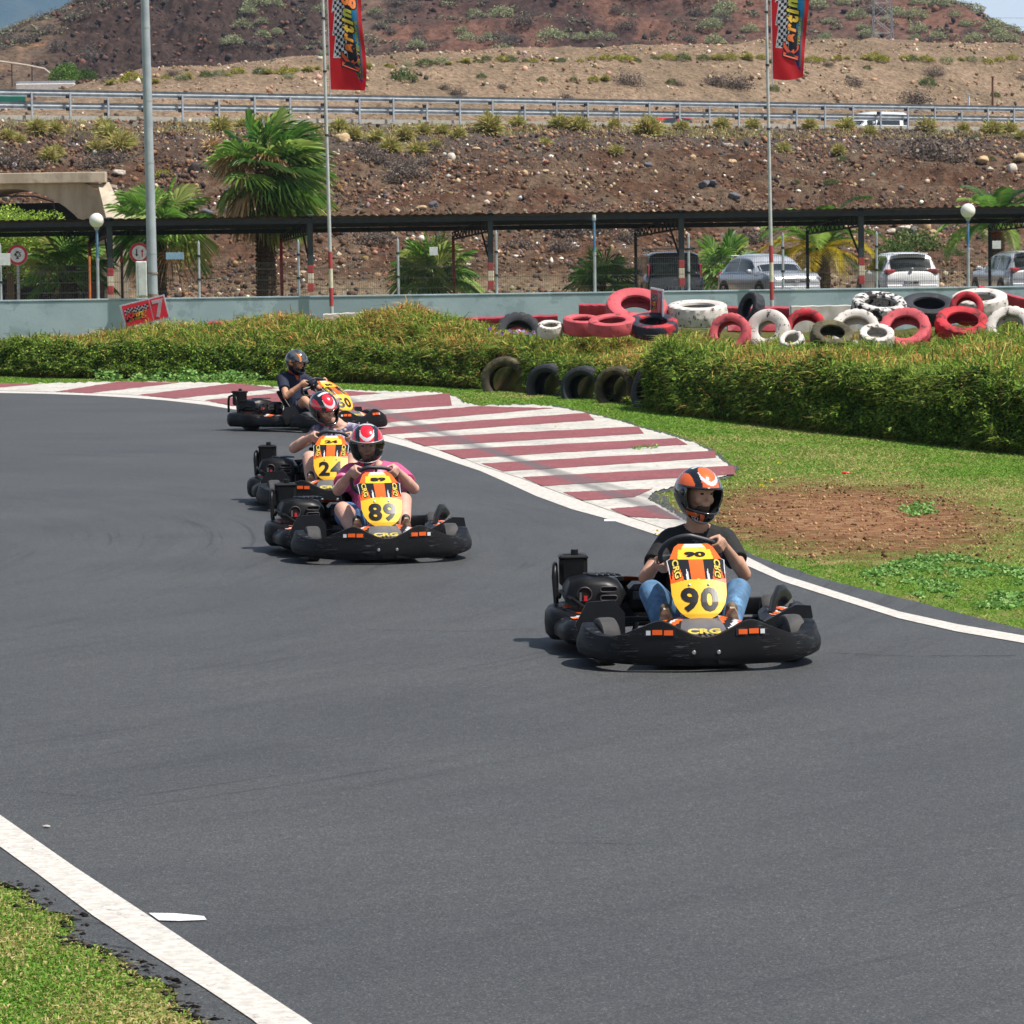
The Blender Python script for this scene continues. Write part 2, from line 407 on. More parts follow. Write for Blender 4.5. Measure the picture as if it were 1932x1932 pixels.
g4 = ramp(nt, n3.outputs[0], [(.3, (.72, .72, .72)), (.7, (1.26, 1.26, 1.25))]).outputs[0]
col = mixc(nt, .9, col, g4, 'MULTIPLY')
# thin rubber lines laid along the bend, only here and there
_cb = nt.nodes.new('ShaderNodeCombineXYZ'); nt.links.new(ln.outputs['Value'], _cb.inputs[0]); _a2 = nt.nodes.new('ShaderNodeMath'); _a2.operation = 'MULTIPLY'; _a2.inputs[1].default_value = .22; nt.links.new(an.outputs[0], _a2.inputs[0]); nt.links.new(_a2.outputs[0], _cb.inputs[1])
_nl = nt.nodes.new('ShaderNodeTexNoise'); _nl.inputs['Scale'].default_value = 11; _nl.inputs['Detail'].default_value = 3; _nl.inputs['Roughness'].default_value = .7; nt.links.new(_cb.outputs[0], _nl.inputs['Vector'])
_g5 = ramp(nt, _nl.outputs[0], [(.36, (.66, .66, .67)), (.42, (1, 1, 1)), (.62, (1, 1, 1)), (.70, (1.08, 1.08, 1.08))]).outputs[0]
_nm = noise_node(nt, .22, 3, .6); _gm = ramp(nt, _nm.outputs[0], [(.46, (0, 0, 0)), (.60, (1, 1, 1))]).outputs[0]
col = mixc(nt, _gm, col, mixc(nt, 1.0, col, _g5, 'MULTIPLY'))
nt.links.new(col, b.inputs['Base Color']); bumpn(nt, b, n1.outputs[0], .5, .006); ASPH = m
asph_edge = densify(LAWNEDGE, 8, 1.0)
lb = densify(LBGRASS, 6, 1.2)
poly = gxy(INNER[:1]) + gxy([(u, v-2) for u, v in INNER2[:21]]) + gxy(asph_edge) + [(30, -40), (-4, -40)] + gxy(lb[::-1]) + [(-60, 25), (-60, gnd(-700, 752).y)]
poly = gxy(INNER2[1:20]) + gxy([(1320, 1004)]) + gxy(asph_edge) + [(30, -40), (4, -40)] + gxy(lb[::-1]) + [(-70, 25), (-70, gnd(-300, 739).y)]
sheet('track', poly, .012, ASPH)
# second darker asphalt showing round the worn end of the kerb
sheet('track_edge', gxy([(1120, 940), (1200, 925), (1262, 938), (1262, 952), (1310, 985), (1330, 1006), (1240, 1000)]), .008, ASPH)
WHITE = M('track_paint_white', sRGB(224, 218, 210), sRGB(198, 193, 186), scale=30, rough=.7, c3=sRGB(120, 118, 116), s3=34, lo3=.60, hi3=.72, bump=.2, bscale=120)
RED = M('track_paint_red', sRGB(168, 88, 92), sRGB(152, 78, 82), scale=22, rough=.75, c3=sRGB(188, 140, 138), s3=26, lo3=.56, hi3=.68, ms=(1, .4, 1), bump=.2, bscale=120)
def strip(name, a, b_, z, mat): return sheet(name, gxy(a)+gxy(b_[::-1]), z, mat)
strip('track_edge_line', INNER2, INNER, .016, WHITE)
strip('near_edge_line', LBTOP, LBBOT, .016, WHITE)
sheet('start_tick_mark', gxy([(281, 1731), (330, 1731.5), (385, 1737), (390, 1744), (340, 1746), (300, 1745)]), .017, M('fresh_white', sRGB(240, 242, 244), rough=.6))
sheet('start_tick_mark', gxy([(1140, 983), (1168, 983), (1166, 987), (1140, 987)]), .017, M('fresh_white', sRGB(240, 242, 244)))
# kerb: worn white run-off with red bars (a separate 8 cm sheet edge of paint on concrete)
m, nt, b, out = newmat('kerb_white'); b.inputs['Roughness'].default_value = .8
nA = noise_node(nt, 16, 6, .65, map_scale=(1, .3, 1)); nB = noise_node(nt, 1.1, 5, .6); nC = noise_node(nt, 60, 4, .7)
col = ramp(nt, nA.outputs[0], [(.25, sRGB(132, 130, 127)), (.40, sRGB(204, 200, 191)), (.7, sRGB(226, 221, 211))]).outputs[0]
gB = ramp(nt, nB.outputs[0], [(.32, (.74, .74, .76)), (.58, (1, 1, 1))]).outputs[0]; col = mixc(nt, 1, col, gB, 'MULTIPLY')
gC = ramp(nt, nC.outputs[0], [(.3, (.8, .8, .8)), (.5, (1, 1, 1))]).outputs[0]; col = mixc(nt, 1, col, gC, 'MULTIPLY')
def skid(nt, col, lines, amt=.45):
    tc = nt.nodes.new('ShaderNodeTexCoord'); sp = nt.nodes.new('ShaderNodeSeparateXYZ'); nt.links.new(tc.outputs['Object'], sp.inputs[0])
    for (p, q, w) in lines:
        dx, dy = q[0]-p[0], q[1]-p[1]; L = math.hypot(dx, dy); nx, ny = -dy/L, dx/L
        a = nt.nodes.new('ShaderNodeMath'); a.operation = 'MULTIPLY'; a.inputs[1].default_value = nx; nt.links.new(sp.outputs[0], a.inputs[0])
        c = nt.nodes.new('ShaderNodeMath'); c.operation = 'MULTIPLY_ADD'; c.inputs[1].default_value = ny; nt.links.new(sp.outputs[1], c.inputs[0]); nt.links.new(a.outputs[0], c.inputs[2])
        d = nt.nodes.new('ShaderNodeMath'); d.operation = 'SUBTRACT'; d.inputs[1].default_value = nx*p[0]+ny*p[1]; nt.links.new(c.outputs[0], d.inputs[0])
        e = nt.nodes.new('ShaderNodeMath'); e.operation = 'ABSOLUTE'; nt.links.new(d.outputs[0], e.inputs[0])
        g = nt.nodes.new('ShaderNodeMapRange'); g.inputs[1].default_value = w*.4; g.inputs[2].default_value = w; g.inputs[3].default_value = amt; g.inputs[4].default_value = 0; nt.links.new(e.outputs[0], g.inputs[0])
        col = mixc(nt, g.outputs[0], col, sRGB(92, 90, 94))
    return col
SK = [(gxy([(700, 770)])[0], gxy([(1100, 915)])[0], .16), (gxy([(640, 775)])[0], gxy([(1010, 880)])[0], .10), (gxy([(1000, 880)])[0], gxy([(1290, 985)])[0], .07)]
col = skid(nt, col, SK); nt.links.new(col, b.inputs['Base Color']); bumpn(nt, b, nC.outputs[0], .3, .01); KW = m
m, nt, b, out = newmat('kerb_red'); b.inputs['Roughness'].default_value = .85
nA = noise_node(nt, 22, 6, .7, map_scale=(1, .35, 1)); nB = noise_node(nt, 1.3, 5, .6)
col = ramp(nt, nA.outputs[0], [(.28, sRGB(90, 56, 60)), (.42, sRGB(138, 74, 78)), (.60, sRGB(148, 82, 86)), (.72, sRGB(176, 134, 130))]).outputs[0]
gB = ramp(nt, nB.outputs[0], [(.3, (.82, .84, .85)), (.6, (1.04, 1, 1))]).outputs[0]; col = mixc(nt, 1, col, gB, 'MULTIPLY')
col = skid(nt, col, SK); nt.links.new(col, b.inputs['Base Color']); KR = m
kin = [p for p in INNER2 if p[0] <= 1330]
_rk = random.Random(9)
def outset(pts, d):
    c = (1000, 850); return [(u+_rk.uniform(.3, 1)*d*1.6*(1 if u > 1000 else .2), v-_rk.uniform(.2, 1)*d*.35*(1 if v < 900 else -1)) for u, v in pts]
sheet('track_edge', gxy([(600, 790), (1300, 1010)])+gxy(outset(densify([p for p in OUTER if p[0] > 800], 10), 9)[::-1]), .009, ASPH)
sheet('kerb', gxy(kin)+gxy(densify(OUTER, 14, 1.6)[::-1]), .020, KW)
BARS = [((-300, 738), (-60, 739), (85, 725.5), (-260, 726.5)), ((105, 741.6), (172, 743.4), (341, 723.5), (222, 723)), ((262, 748.3), (330, 753.4), (527, 733), (446, 727)),
        ((387, 759), (439, 767), (722, 742.8), (600, 738)), ((520, 778), (560, 785), (853, 764), (848, 748)), ((612, 796), (655, 805), (1045, 772), (897.6, 770)),
        ((690, 813.5), (722, 822), (1122, 793), (1108, 784)), ((762, 832), (800, 843), (1215, 819), (1204, 810)), ((832, 855), (872, 867), (1297, 840), (1277, 832)),
        ((910, 880), (947, 891.5), (1351, 865), (1349, 856)), ((987, 906.5), (1022, 919), (1387, 896), (1385, 885)), ((1064, 935), (1098, 947), (1198, 939), (1232, 929)), ((1152, 966.5), (1186, 978), (1283, 980), (1236, 962))]
for q in BARS:
    (a0, a1), (b0, b1), (c0, c1), (d0, d1) = q; ti = (b1-a1)*.17; to = abs(c1-d1)*.22+.4
    q = ((a0-ti*.6, a1-ti), (b0+ti*.9, b1+ti), (c0, c1+to), (d0, d1-to)) if a0 > 100 else q
    a = densify(list(q)+[q[0]], 22, .45); sheet('kerb_bar', gxy(a), .024, KR)
# ---------------------------------------------------------------- earth bank
FRONT = [(-900, 716), (-300, 712), (0, 710), (100, 714), (250, 716), (400, 716), (500, 718), (700, 724), (830, 730), (905, 735), (1000, 742), (1100, 752), (1200, 764), (1250, 776), (1300, 784), (1400, 797), (1600, 820), (1750, 838), (1932, 858), (2300, 900), (2900, 960)]
SKY = [(-900, 640), (0, 640), (100, 636), (200, 632), (300, 614), (400, 609), (460, 599), (560, 592), (620, 600), (680, 584), (750, 575), (820, 592), (900, 612), (1000, 632), (1240, 632), (1500, 642), (1700, 637), (1800, 626), (1932, 608), (2900, 590)]
fu = np.array([p[0] for p in FRONT]); FW = np.array([tuple(gnd(*p))[:2] for p in FRONT])
ARC = np.concatenate([[0], np.cumsum(np.hypot(*np.diff(FW, axis=0).T))])
su = np.array([p[0] for p in SKY]); sv = np.array([p[1] for p in SKY])
def bank(u, t):
    """u: position along the bank, t: metres behind its foot -> xyz"""
    u = np.asarray(u, float); t = np.asarray(t, float)
    x0 = np.interp(u, fu, FW[:, 0]); y0 = np.interp(u, fu, FW[:, 1])
    right = sstep(880, 1010, u)
    yb = y0+4.0*(1-right)+(64-y0)*right           # where its skyline stands
    v = np.interp(u, su, sv)
    hz = HZ-(u-CX)*ROLL
    top = CAMH-(v-hz)*yb/F - .27
    lo = np.where(u < 900, .48, .64); lo = np.where(u > 1250, .64+.10*np.sin(u*.021), lo)
    lo = np.where((u > 905) & (u < 1240), .42, lo)
    w = np.clip(t/np.maximum(yb-y0, .1), 0, 1)
    crest = lo+(top-lo)*sstep(.12, 1, w)
    z = crest*sstep(-.05, .75, t)
    end = np.where(right > .5, 84, yb+1.2)-y0
    z = z*(1-sstep(0, 3.0, t-end))
    x = x0*(y0+t)/y0*1.0
    z = z*(1+.13*fbm(np.interp(u, fu, ARC)*.8, t*.9, 3, 3)*sstep(0, .8, t))
    return np.stack([x, y0+t, z], -1)
us = np.linspace(-900, 2900, 420); ts = np.concatenate([np.linspace(0, 1.5, 14), np.linspace(1.8, 14, 40), np.linspace(15, 50, 40)])
U, T_ = np.meshgrid(us, ts); P = bank(U, T_); P[..., 2] += -.03
ids = np.arange(P[..., 0].size).reshape(P.shape[:2])
q = np.stack([ids[:-1, :-1], ids[:-1, 1:], ids[1:, 1:], ids[1:, :-1]], -1).reshape(-1, 4)
soil = M('bank_soil', sRGB(98, 96, 48), sRGB(70, 76, 34), scale=4, rough=1, c3=sRGB(120, 100, 62), s3=2.5, lo3=.5, hi3=.62, bump=.6, bscale=30, spec=.1)
tag(obj('earth_bank', fast_mesh('earth_bank', P.reshape(-1, 3), None, mat=soil, smooth=True, quads=q)), kind='structure')
# ---------------------------------------------------------------- bank foliage: hedges
FOL = MAttr('foliage', transl=.25, rough=.75, spec=.15)
GREENS = [sRGB(120, 158, 56), sRGB(146, 178, 70), sRGB(92, 132, 48), sRGB(166, 184, 82)]
OCHRE = [sRGB(206, 190, 96), sRGB(220, 184, 112), sRGB(186, 166, 80), sRGB(214, 142, 88)]
DEEP = [sRGB(60, 92, 38), sRGB(80, 110, 46), sRGB(46, 74, 32)]
ARC = np.concatenate([[0], np.cumsum(np.hypot(*np.diff(FW, axis=0).T))])
def hedge(name, label, ua, ub, n, seed, lmin, lmax, ochre, tmax=None, group=None):
    rng = np.random.default_rng(seed)
    u = rng.uniform(ua, ub, n)
    if 905 <= ua < 1200:
        pass
    y0 = np.interp(u, fu, FW[:, 1]); rt = sstep(880, 1010, u)
    tm = (4.8*(1-rt)+(66-y0)*rt) if tmax is None else np.full(n, tmax)
    t = rng.random(n)**1.5*tm
    k = rng.random(n) < .42; t[k] = rng.uniform(0, .85, k.sum())
    P0 = bank(u, t); e = .05
    if 905 <= ua < 1200:
        qu, qv = proj(P0); ok = np.ones(n, bool)
        for (a_, b_, r_) in ((955, 712, 46), (1040, 722, 34), (1106, 728, 34), (1170, 724, 38), (1224, 730, 30)): ok &= ~(((qu-a_)**2+((qv-b_-8)*1.0)**2 < r_**2) & (t < 1.3))
        u, t, P0, y0 = u[ok], t[ok], P0[ok], y0[ok]; n = len(u)
    Pu = bank(u+4, t); Pt = bank(u, t+e)
    nrm = np.cross(Pu-P0, Pt-P0); nrm /= np.linalg.norm(nrm, axis=1, keepdims=True)+1e-9
    nrm[nrm[:, 2] < 0] *= -1
    sA = np.interp(u, fu, ARC); lump = .65*fbm(sA*.9, t*1.5, seed, 4)+.75*fbm(sA*.33, t*.5, seed+2, 3)
    l2 = fbm(sA*3.2, t*5, seed+9, 3)
    base = P0 + nrm*(.09+.20*np.maximum(lump, -.35)+.12*l2+rng.uniform(-.05, .05, n))[:, None]
    base[:, 2] = np.maximum(base[:, 2], .0)
    cl = fbm(P0[:, 0]*.5+9, P0[:, 1]*.35, seed+5, 4)
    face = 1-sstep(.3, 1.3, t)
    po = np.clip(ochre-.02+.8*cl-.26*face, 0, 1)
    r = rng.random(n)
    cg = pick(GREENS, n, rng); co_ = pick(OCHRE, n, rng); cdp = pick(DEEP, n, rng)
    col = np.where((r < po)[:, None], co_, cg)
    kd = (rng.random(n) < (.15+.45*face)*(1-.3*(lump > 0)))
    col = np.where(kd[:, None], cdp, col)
    dirn = nrm*.5+rng.normal(0, .95, (n, 3)); dirn[:, 2] += .45-.2*face
    L = rng.uniform(lmin, lmax, n)*(1+.35*lump)*(1.12-.60*face)
    big = rng.random(n) < .03; L[big] *= 1.9
    parts = [blades(base, dirn, L, rng.uniform(.006, .013, n)*(1+y0/110), col, .35, rng, tipcol=np.array(sRGB(176, 150, 88)))]
    kf = (rng.random(n) < .75) & (t < 1.15+.25*lump)
    parts.append(leaves(base[kf]+nrm[kf]*.04, rng.uniform(.03, .075, kf.sum()), pick(DEEP+GREENS, kf.sum(), rng, .25), rng))
    V, T, K = merge(parts)
    return tag(obj(name, fast_mesh(name, V, T, K, FOL)), label, 'hedge', group)
hedge('hedge', 'long low olive hedge of matted grass between grey wall and far kerb', -160, 530, 75000, 11, .10, .22, .42)
hedge('hedge', 'tallest yellow-green hedge mound directly behind the farthest kart', 530, 905, 70000, 12, .10, .24, .55)
hedge('hedge', 'ragged green hedge growing over the row of half buried black tyres', 905, 1245, 60000, 13, .10, .24, .36)
hedge('hedge', 'big dark green hedge along the lawn on the right, with a shaded front', 1245, 2150, 190000, 14, .09, .24, .28)
# ---------------------------------------------------------------- lawn grass
GRASS = MAttr('grass_blades', transl=.3, rough=.7, spec=.2)
def lawn(name, poly, ybox, dens, lmin, lmax, seed, three=False, lo=0.0, bare=None, nmax=400000):
    rng = np.random.default_rng(seed)
    W2 = np.array([tuple(gnd(u, v))[:2] for u, v in poly]); mn = W2.min(0); mx = W2.max(0)
    n = int((mx-mn).prod()*dens); n = min(n, nmax*4)
    xy = rng.uniform(mn, mx, (n, 2)); P = np.concatenate([xy, np.full((n, 1), .0)], 1)
    pu, pv = proj(P); k = inpoly(pu, pv, poly)
    k &= rng.random(n) < np.clip((30/xy[:, 1])**1.2, .15, 1)
    P = P[k]; n = len(P); pu, pv = pu[k], pv[k]
    c1 = fbm(P[:, 0]*.55, P[:, 1]*.28, seed, 5); c2 = fbm(P[:, 0]*2.5, P[:, 1]*1.4, seed+3, 4)
    dry = np.clip(.36+.8*c1+.55*c2+lo, 0, 1)
    b = np.zeros(n)
    if bare is not None: b = bare(P, pu, pv, c2); dry = np.clip(dry+b*1.2, 0, 1)
    keep = rng.random(n) > b*.35; P, dry, n, b = P[keep], dry[keep], keep.sum(), b[keep]
    r = rng.random(n)
    col = np.where((r < dry)[:, None], pick([sRGB(196, 188, 116), sRGB(214, 196, 138), sRGB(168, 172, 94)], n, rng), pick([sRGB(122, 168, 60), sRGB(104, 154, 50), sRGB(144, 178, 74)], n, rng))
    kb = rng.random(n) < b*.8; col[kb] = pick([sRGB(170, 128, 90), sRGB(140, 96, 66), sRGB(196, 164, 118)], kb.sum(), rng)
    d = rng.normal(0, .55, (n, 3)); d[:, 2] = np.abs(d[:, 2])*.4+.55-b*.3
    L = rng.uniform(lmin, lmax, n)*(1-.4*b)
    V, T, K = blades(P-[0, 0, .005], d, L, rng.uniform(.004, .009, n)*(1.0 if three else P[:, 1]/17), col, .4, rng)
    if not three:  # a single triangle each: base pair + tip
        V = V.reshape(-1, 5, 3)[:, [0, 1, 4]].reshape(-1, 3); K = K.reshape(-1, 5, 3)[:, [0, 1, 4]].reshape(-1, 3); T = np.arange(len(V)).reshape(-1, 3)
    return tag(obj(name, fast_mesh(name, V, T, K, GRASS)), kind='stuff')
LAWNP = [p for p in OUTER if p[0] >= -300] + LAWNEDGE[1:8] + [(2300, 905)] + [p for p in FRONT[::-1] if -300 <= p[0] < 2300]
def bare_patch(P, pu, pv, c2):
    e = ((pu-1610)/330)**2+((pv-985-(pu-1610)*.02)/78)**2; a = 1-sstep(.35, 1.25, e+c2*.9)
    e2 = ((pu-1320)/80)**2+((pv-990)/55)**2
    e3 = ((pu-900)/90)**2+((pv-757)/10)**2
    return np.clip(np.maximum(a, .6*(1-sstep(.5, 1.3, e2+c2))), 0, 1)*.95
lawn('grass', LAWNP, None, 2800, .025, .065, 21, lo=-.22, bare=bare_patch, nmax=600000)
LBP = [p for p in LBGRASS if -60 <= p[0] <= 560]; LBP = [(-60, 1640)]+[p for p in LBP if p[0] >= 0]+[(400, 2010), (-60, 2010)]
lawn('grass', LBP, None, 22000, .02, .05, 22, three=True, lo=.12, nmax=400000)
# bare earth patch as its own sheet under the thinned grass
earth = M('bare_earth', sRGB(150, 112, 84), sRGB(120, 84, 60), scale=5, rough=1, c3=sRGB(176, 150, 112), s3=7, bump=.8, bscale=50, spec=.05)
_rr = random.Random(4)
pp = [(1610+315*math.cos(a)*(1+.16*math.sin(3*a+1)+_rr.uniform(-.10, .10)), 985+70*math.sin(a)*(1+.15*math.sin(4*a)+_rr.uniform(-.16, .16))) for a in [2*PI*k/160 for k in range(160)]]
_c = gnd(1610, 985); _rx = abs(gnd(1940, 985).x-_c.x); _ry = (gnd(1610, 907).y-gnd(1610, 1063).y)/2; _c.y = (gnd(1610, 907).y+gnd(1610, 1063).y)/2
nt = earth.node_tree; _b = [n_ for n_ in nt.nodes if n_.type == 'BSDF_PRINCIPLED'][0]; _o = [n_ for n_ in nt.nodes if n_.type == 'OUTPUT_MATERIAL'][0]
_tc = nt.nodes.new('ShaderNodeTexCoord'); _mp = nt.nodes.new('ShaderNodeMapping'); _mp.inputs['Location'].default_value = (-_c.x/_rx, -_c.y/_ry, 0); _mp.inputs['Scale'].default_value = (1/_rx, 1/_ry, 0); nt.links.new(_tc.outputs['Object'], _mp.inputs[0])
_ln = nt.nodes.new('ShaderNodeVectorMath'); _ln.operation = 'LENGTH'; nt.links.new(_mp.outputs[0], _ln.inputs[0])
_nz = noise_node(nt, 2.2, 8, .75); _ad = nt.nodes.new('ShaderNodeMath'); _ad.operation = 'MULTIPLY_ADD'; _ad.inputs[1].default_value = 2.2; nt.links.new(_nz.outputs[0], _ad.inputs[0]); nt.links.new(_ln.outputs['Value'], _ad.inputs[2])
_mr = ramp(nt, _ad.outputs[0], [(0, (0, 0, 0)), (1, (1, 1, 1))]); _m2 = nt.nodes.new('ShaderNodeMapRange'); _m2.inputs[1].default_value = 1.55; _m2.inputs[2].default_value = 2.15; nt.links.new(_ad.outputs[0], _m2.inputs[0])
_tr = nt.nodes.new('ShaderNodeBsdfTransparent'); _mx = nt.nodes.new('ShaderNodeMixShader'); nt.links.new(_m2.outputs[0], _mx.inputs[0]); nt.links.new(_b.outputs[0], _mx.inputs[1]); nt.links.new(_tr.outputs[0], _mx.inputs[2]); nt.links.new(_mx.outputs[0], _o.inputs[0])
pp = [(1610+440*math.cos(2*PI*k/60), 985+100*math.sin(2*PI*k/60)) for k in range(60)]
sheet('bare_earth', gxy(pp), .004, earth)
# leafy weeds
def weeds(label, poly, n, seed, hmax, sz=(.03, .06), group=None):
    rng = np.random.default_rng(seed); W2 = np.array([tuple(gnd(u, v))[:2] for u, v in poly]); mn = W2.min(0); mx = W2.max(0)
    xy = rng.uniform(mn, mx, (n*3, 2)); P = np.concatenate([xy, np.zeros((n*3, 1))], 1); pu, pv = proj(P)
    c = fbm(P[:, 0]*3, P[:, 1]*1.6, seed, 4); P = P[inpoly(pu, pv, poly) & (c > -.15)][:n]; c = fbm(P[:, 0]*3, P[:, 1]*1.6, seed, 4)
    P[:, 2] = rng.uniform(0.01, 1, len(P))*hmax*(.5+np.clip(c, 0, 1)*1.2)
    V, T, K = leaves(P, rng.uniform(*sz, len(P)), pick([sRGB(110, 158, 76), sRGB(136, 180, 96), sRGB(160, 196, 118), sRGB(90, 134, 62)], len(P), rng), rng, 1.0, .8)
    # stems
    return tag(obj('weed_patch', fast_mesh('weed_patch', V, T, K, FOL)), label, 'weeds', group)
weeds('long row of fresh green leafy weeds along the foot of the left hedge', [(150, 712), (180, 700), (260, 692), (380, 694), (420, 706), (540, 716), (470, 722), (360, 721), (210, 721)], 5200, 31, .22, (.05, .10))
weeds('low leafy weed patch at the right edge of the lawn beside the white line', [(1620, 1085), (1700, 1060), (1800, 1052), (1950, 1080), (1950, 1150), (1840, 1150), (1720, 1125), (1640, 1100)], 5200, 32, .04, (.02, .045))
weeds('small leafy weed clump at the foot of the half buried tyres', [(1110, 748), (1150, 735), (1190, 738), (1198, 752), (1150, 760)], 900, 33, .22, (.05, .09))
weeds('tiny leafy weed on the lawn just before the big right hedge', [(1270, 775), (1310, 764), (1345, 770), (1340, 778)], 260, 34, .16, (.04, .08))
weeds('green weed tuft growing through the painted kerb bars', [(1192, 846), (1240, 842), (1240, 849), (1195, 853)], 260, 35, .05, (.02, .04))
weeds('lone bright green weed in the bare earth patch', [(1690, 960), (1760, 950), (1790, 965), (1720, 978)], 420, 36, .05, (.02, .05))
# ---------------------------------------------------------------- wall, parking ground
WALLM = M('painted_render', sRGB(178, 196, 206), sRGB(168, 186, 197), scale=1.2, rough=.8, c3=sRGB(156, 174, 184), s3=.5, lo3=.5, hi3=.52, bump=.25, bscale=9, bdist=.02)
YW = 103.0; WT = 1.13
mb = MB(); mb.box((0, YW+.12, WT/2-.02), (260, .24, WT+.04), WALLM, bev=.02)
mb.box((-40.3, YW+.12, WT+.03), (180, .27, .05), WALLM, bev=.01)
tag(mb.build('boundary_wall'), 'long low wall painted blue-grey running behind the hedge and tyres', 'wall')
gravel = M('parking_gravel', sRGB(176, 160, 132), sRGB(140, 124, 98), scale=.8, rough=1, c3=sRGB(160, 152, 100), s3=.3, bump=.5, bscale=20, spec=.1)
sheet('parking_ground', [(-500, YW+.2), (500, YW+.2), (500, 136), (-500, 136)], .62, gravel)
# ---------------------------------------------------------------- guardrail line (also places the slope)
GA = np.array((-23.0, 167.0)); GB = np.array((28.4, 206.0)); GD = (GB-GA)/np.linalg.norm(GB-GA); GN = np.array((-GD[1], GD[0]))
GZ = 8.75
def gy(x): return GA[1]+(x-GA[0])*GD[1]/GD[0]
# scree slope
TERR = MAttr('scree', rough=1, nscale=4.0, namt=.55, bump=1, bscale=2.6, bdist=.25, spec=.05)
def hills_mesh(name, X, Y, Z, K, mat):
    P = np.stack([X, Y, Z], -1); ids = np.arange(X.size).reshape(X.shape)
    q = np.stack([ids[:-1, :-1], ids[:-1, 1:], ids[1:, 1:], ids[1:, :-1]], -1).reshape(-1, 4)
    return tag(obj(name, fast_mesh(name, P.reshape(-1, 3), None, K.reshape(-1, 3), mat, True, q)), kind='structure')
def lerp3(a, b, t): return a+(b-a)*t[..., None]
cc = lambda *a: np.array(sRGB(*a))
def slope_pt(x, w):
    """w 0..1 from foot to shoulder"""
    top = np.clip(gy(x)-3.2, 142, 330); foot = 124+2.0*np.sin(x*.13)+2.2*fbm(x*.08, x*0+2, 4, 3)
    foot = foot+8*(1-sstep(-15.5, -12.5, x))
    y = foot+(top-foot)*w
    z = .6+(GZ-.35-.6)*(w**.92)
    return y, z
def slope_rough(x, y, w):
    e = np.sin(np.clip(w, 0, 1)*PI)
    return e*(.9*fbm(x*.14, y*.10, 5, 4)+.35*fbm(x*.55, y*.4, 6, 4)) + (.10+.12*e)*fbm(x*2.1, y*1.3, 8, 3)
x = np.concatenate([np.linspace(-220, -32, 60), np.linspace(-31.8, 36, 620), np.linspace(36.5, 240, 60)])
w = np.linspace(0, 1, 330); X, Wg = np.meshgrid(x, w); Y, Z = slope_pt(X, Wg); Z = Z+slope_rough(X, Y, Wg)
n1 = fbm(X*.12, Wg*5, 41, 5); n2 = fbm(X*.7, Wg*18, 42, 4); n3 = fbm(X*4, Wg*60, 43, 3)
K = lerp3(np.broadcast_to(cc(116, 82, 60), X.shape+(3,)), cc(134, 108, 84), sstep(-.3, .4, n2))
gray = sstep(.62, .86, Wg+.14*n1)*sstep(-.9, .1, n1+.6); K = lerp3(K, cc(110, 98, 90), gray*.85)
tan = sstep(.0, .4, n1+.3*n2)*(1-sstep(-14, -9, X)); K = lerp3(K, cc(138, 122, 100), tan*.8)
foot = 1-sstep(.03, .13, Wg+.03*n2); K = lerp3(K, cc(168, 146, 112), foot*.8)
tp = sstep(.955, .985, Wg); K = lerp3(K, cc(142, 132, 112), tp)
K = K*(1+.34*n3)[..., None]*.74; gK = K.mean(-1, keepdims=True); K = gK+(K-gK)*.78
hills_mesh('scree_slope', X, Y, Z, K, TERR)
# road shelf and embankment
def emb(x, w):
    y0 = gy(x)+13; return y0+w*26
def emb_z(x, w):
    v = np.interp(x, [-70, -34, -28, -24, -20, -8, 6, 20, 34, 80], [8.6, 9.2, 9.8, 11.4, 12.6, 13.7, 14.6, 15.3, 15.6, 15.6])
    return 7.8+(v-7.8)*sstep(-.15, 1.0, w)*1.0
x = np.concatenate([np.linspace(-260, -45, 40), np.linspace(-44, 52, 420), np.linspace(53, 300, 40)]); w = np.concatenate([np.linspace(-.62, 0, 8), np.linspace(.01, 1, 130), np.linspace(1.1, 9, 12)])
X, Wg = np.meshgrid(x, w); Y = emb(X, Wg); Z = np.where(Wg < 0, 7.8, emb_z(X, np.minimum(Wg, 1))+np.where(Wg > 1, 0*Wg, 0))
Z = Z+(.35*fbm(X*.25, Y*.25, 51, 4)+.12*fbm(X*1.1, Y*.9, 52, 3))*sstep(0, .3, Wg)
n1 = fbm(X*.3, Y*.3, 53, 5); n3 = fbm(X*2.2, Y*1.8, 54, 3)
K = lerp3(np.broadcast_to(cc(164, 138, 112), X.shape+(3,)), cc(146, 124, 100), sstep(-.3, .4, n1)); K = K*(1+.24*n3)[..., None]*.84; gK = K.mean(-1, keepdims=True); K = gK+(K-gK)*.85
K = lerp3(K, cc(128, 126, 122), (Wg < -.05).astype(float)*.9)
hills_mesh('road_embankment', X, Y, Z, K, TERR)
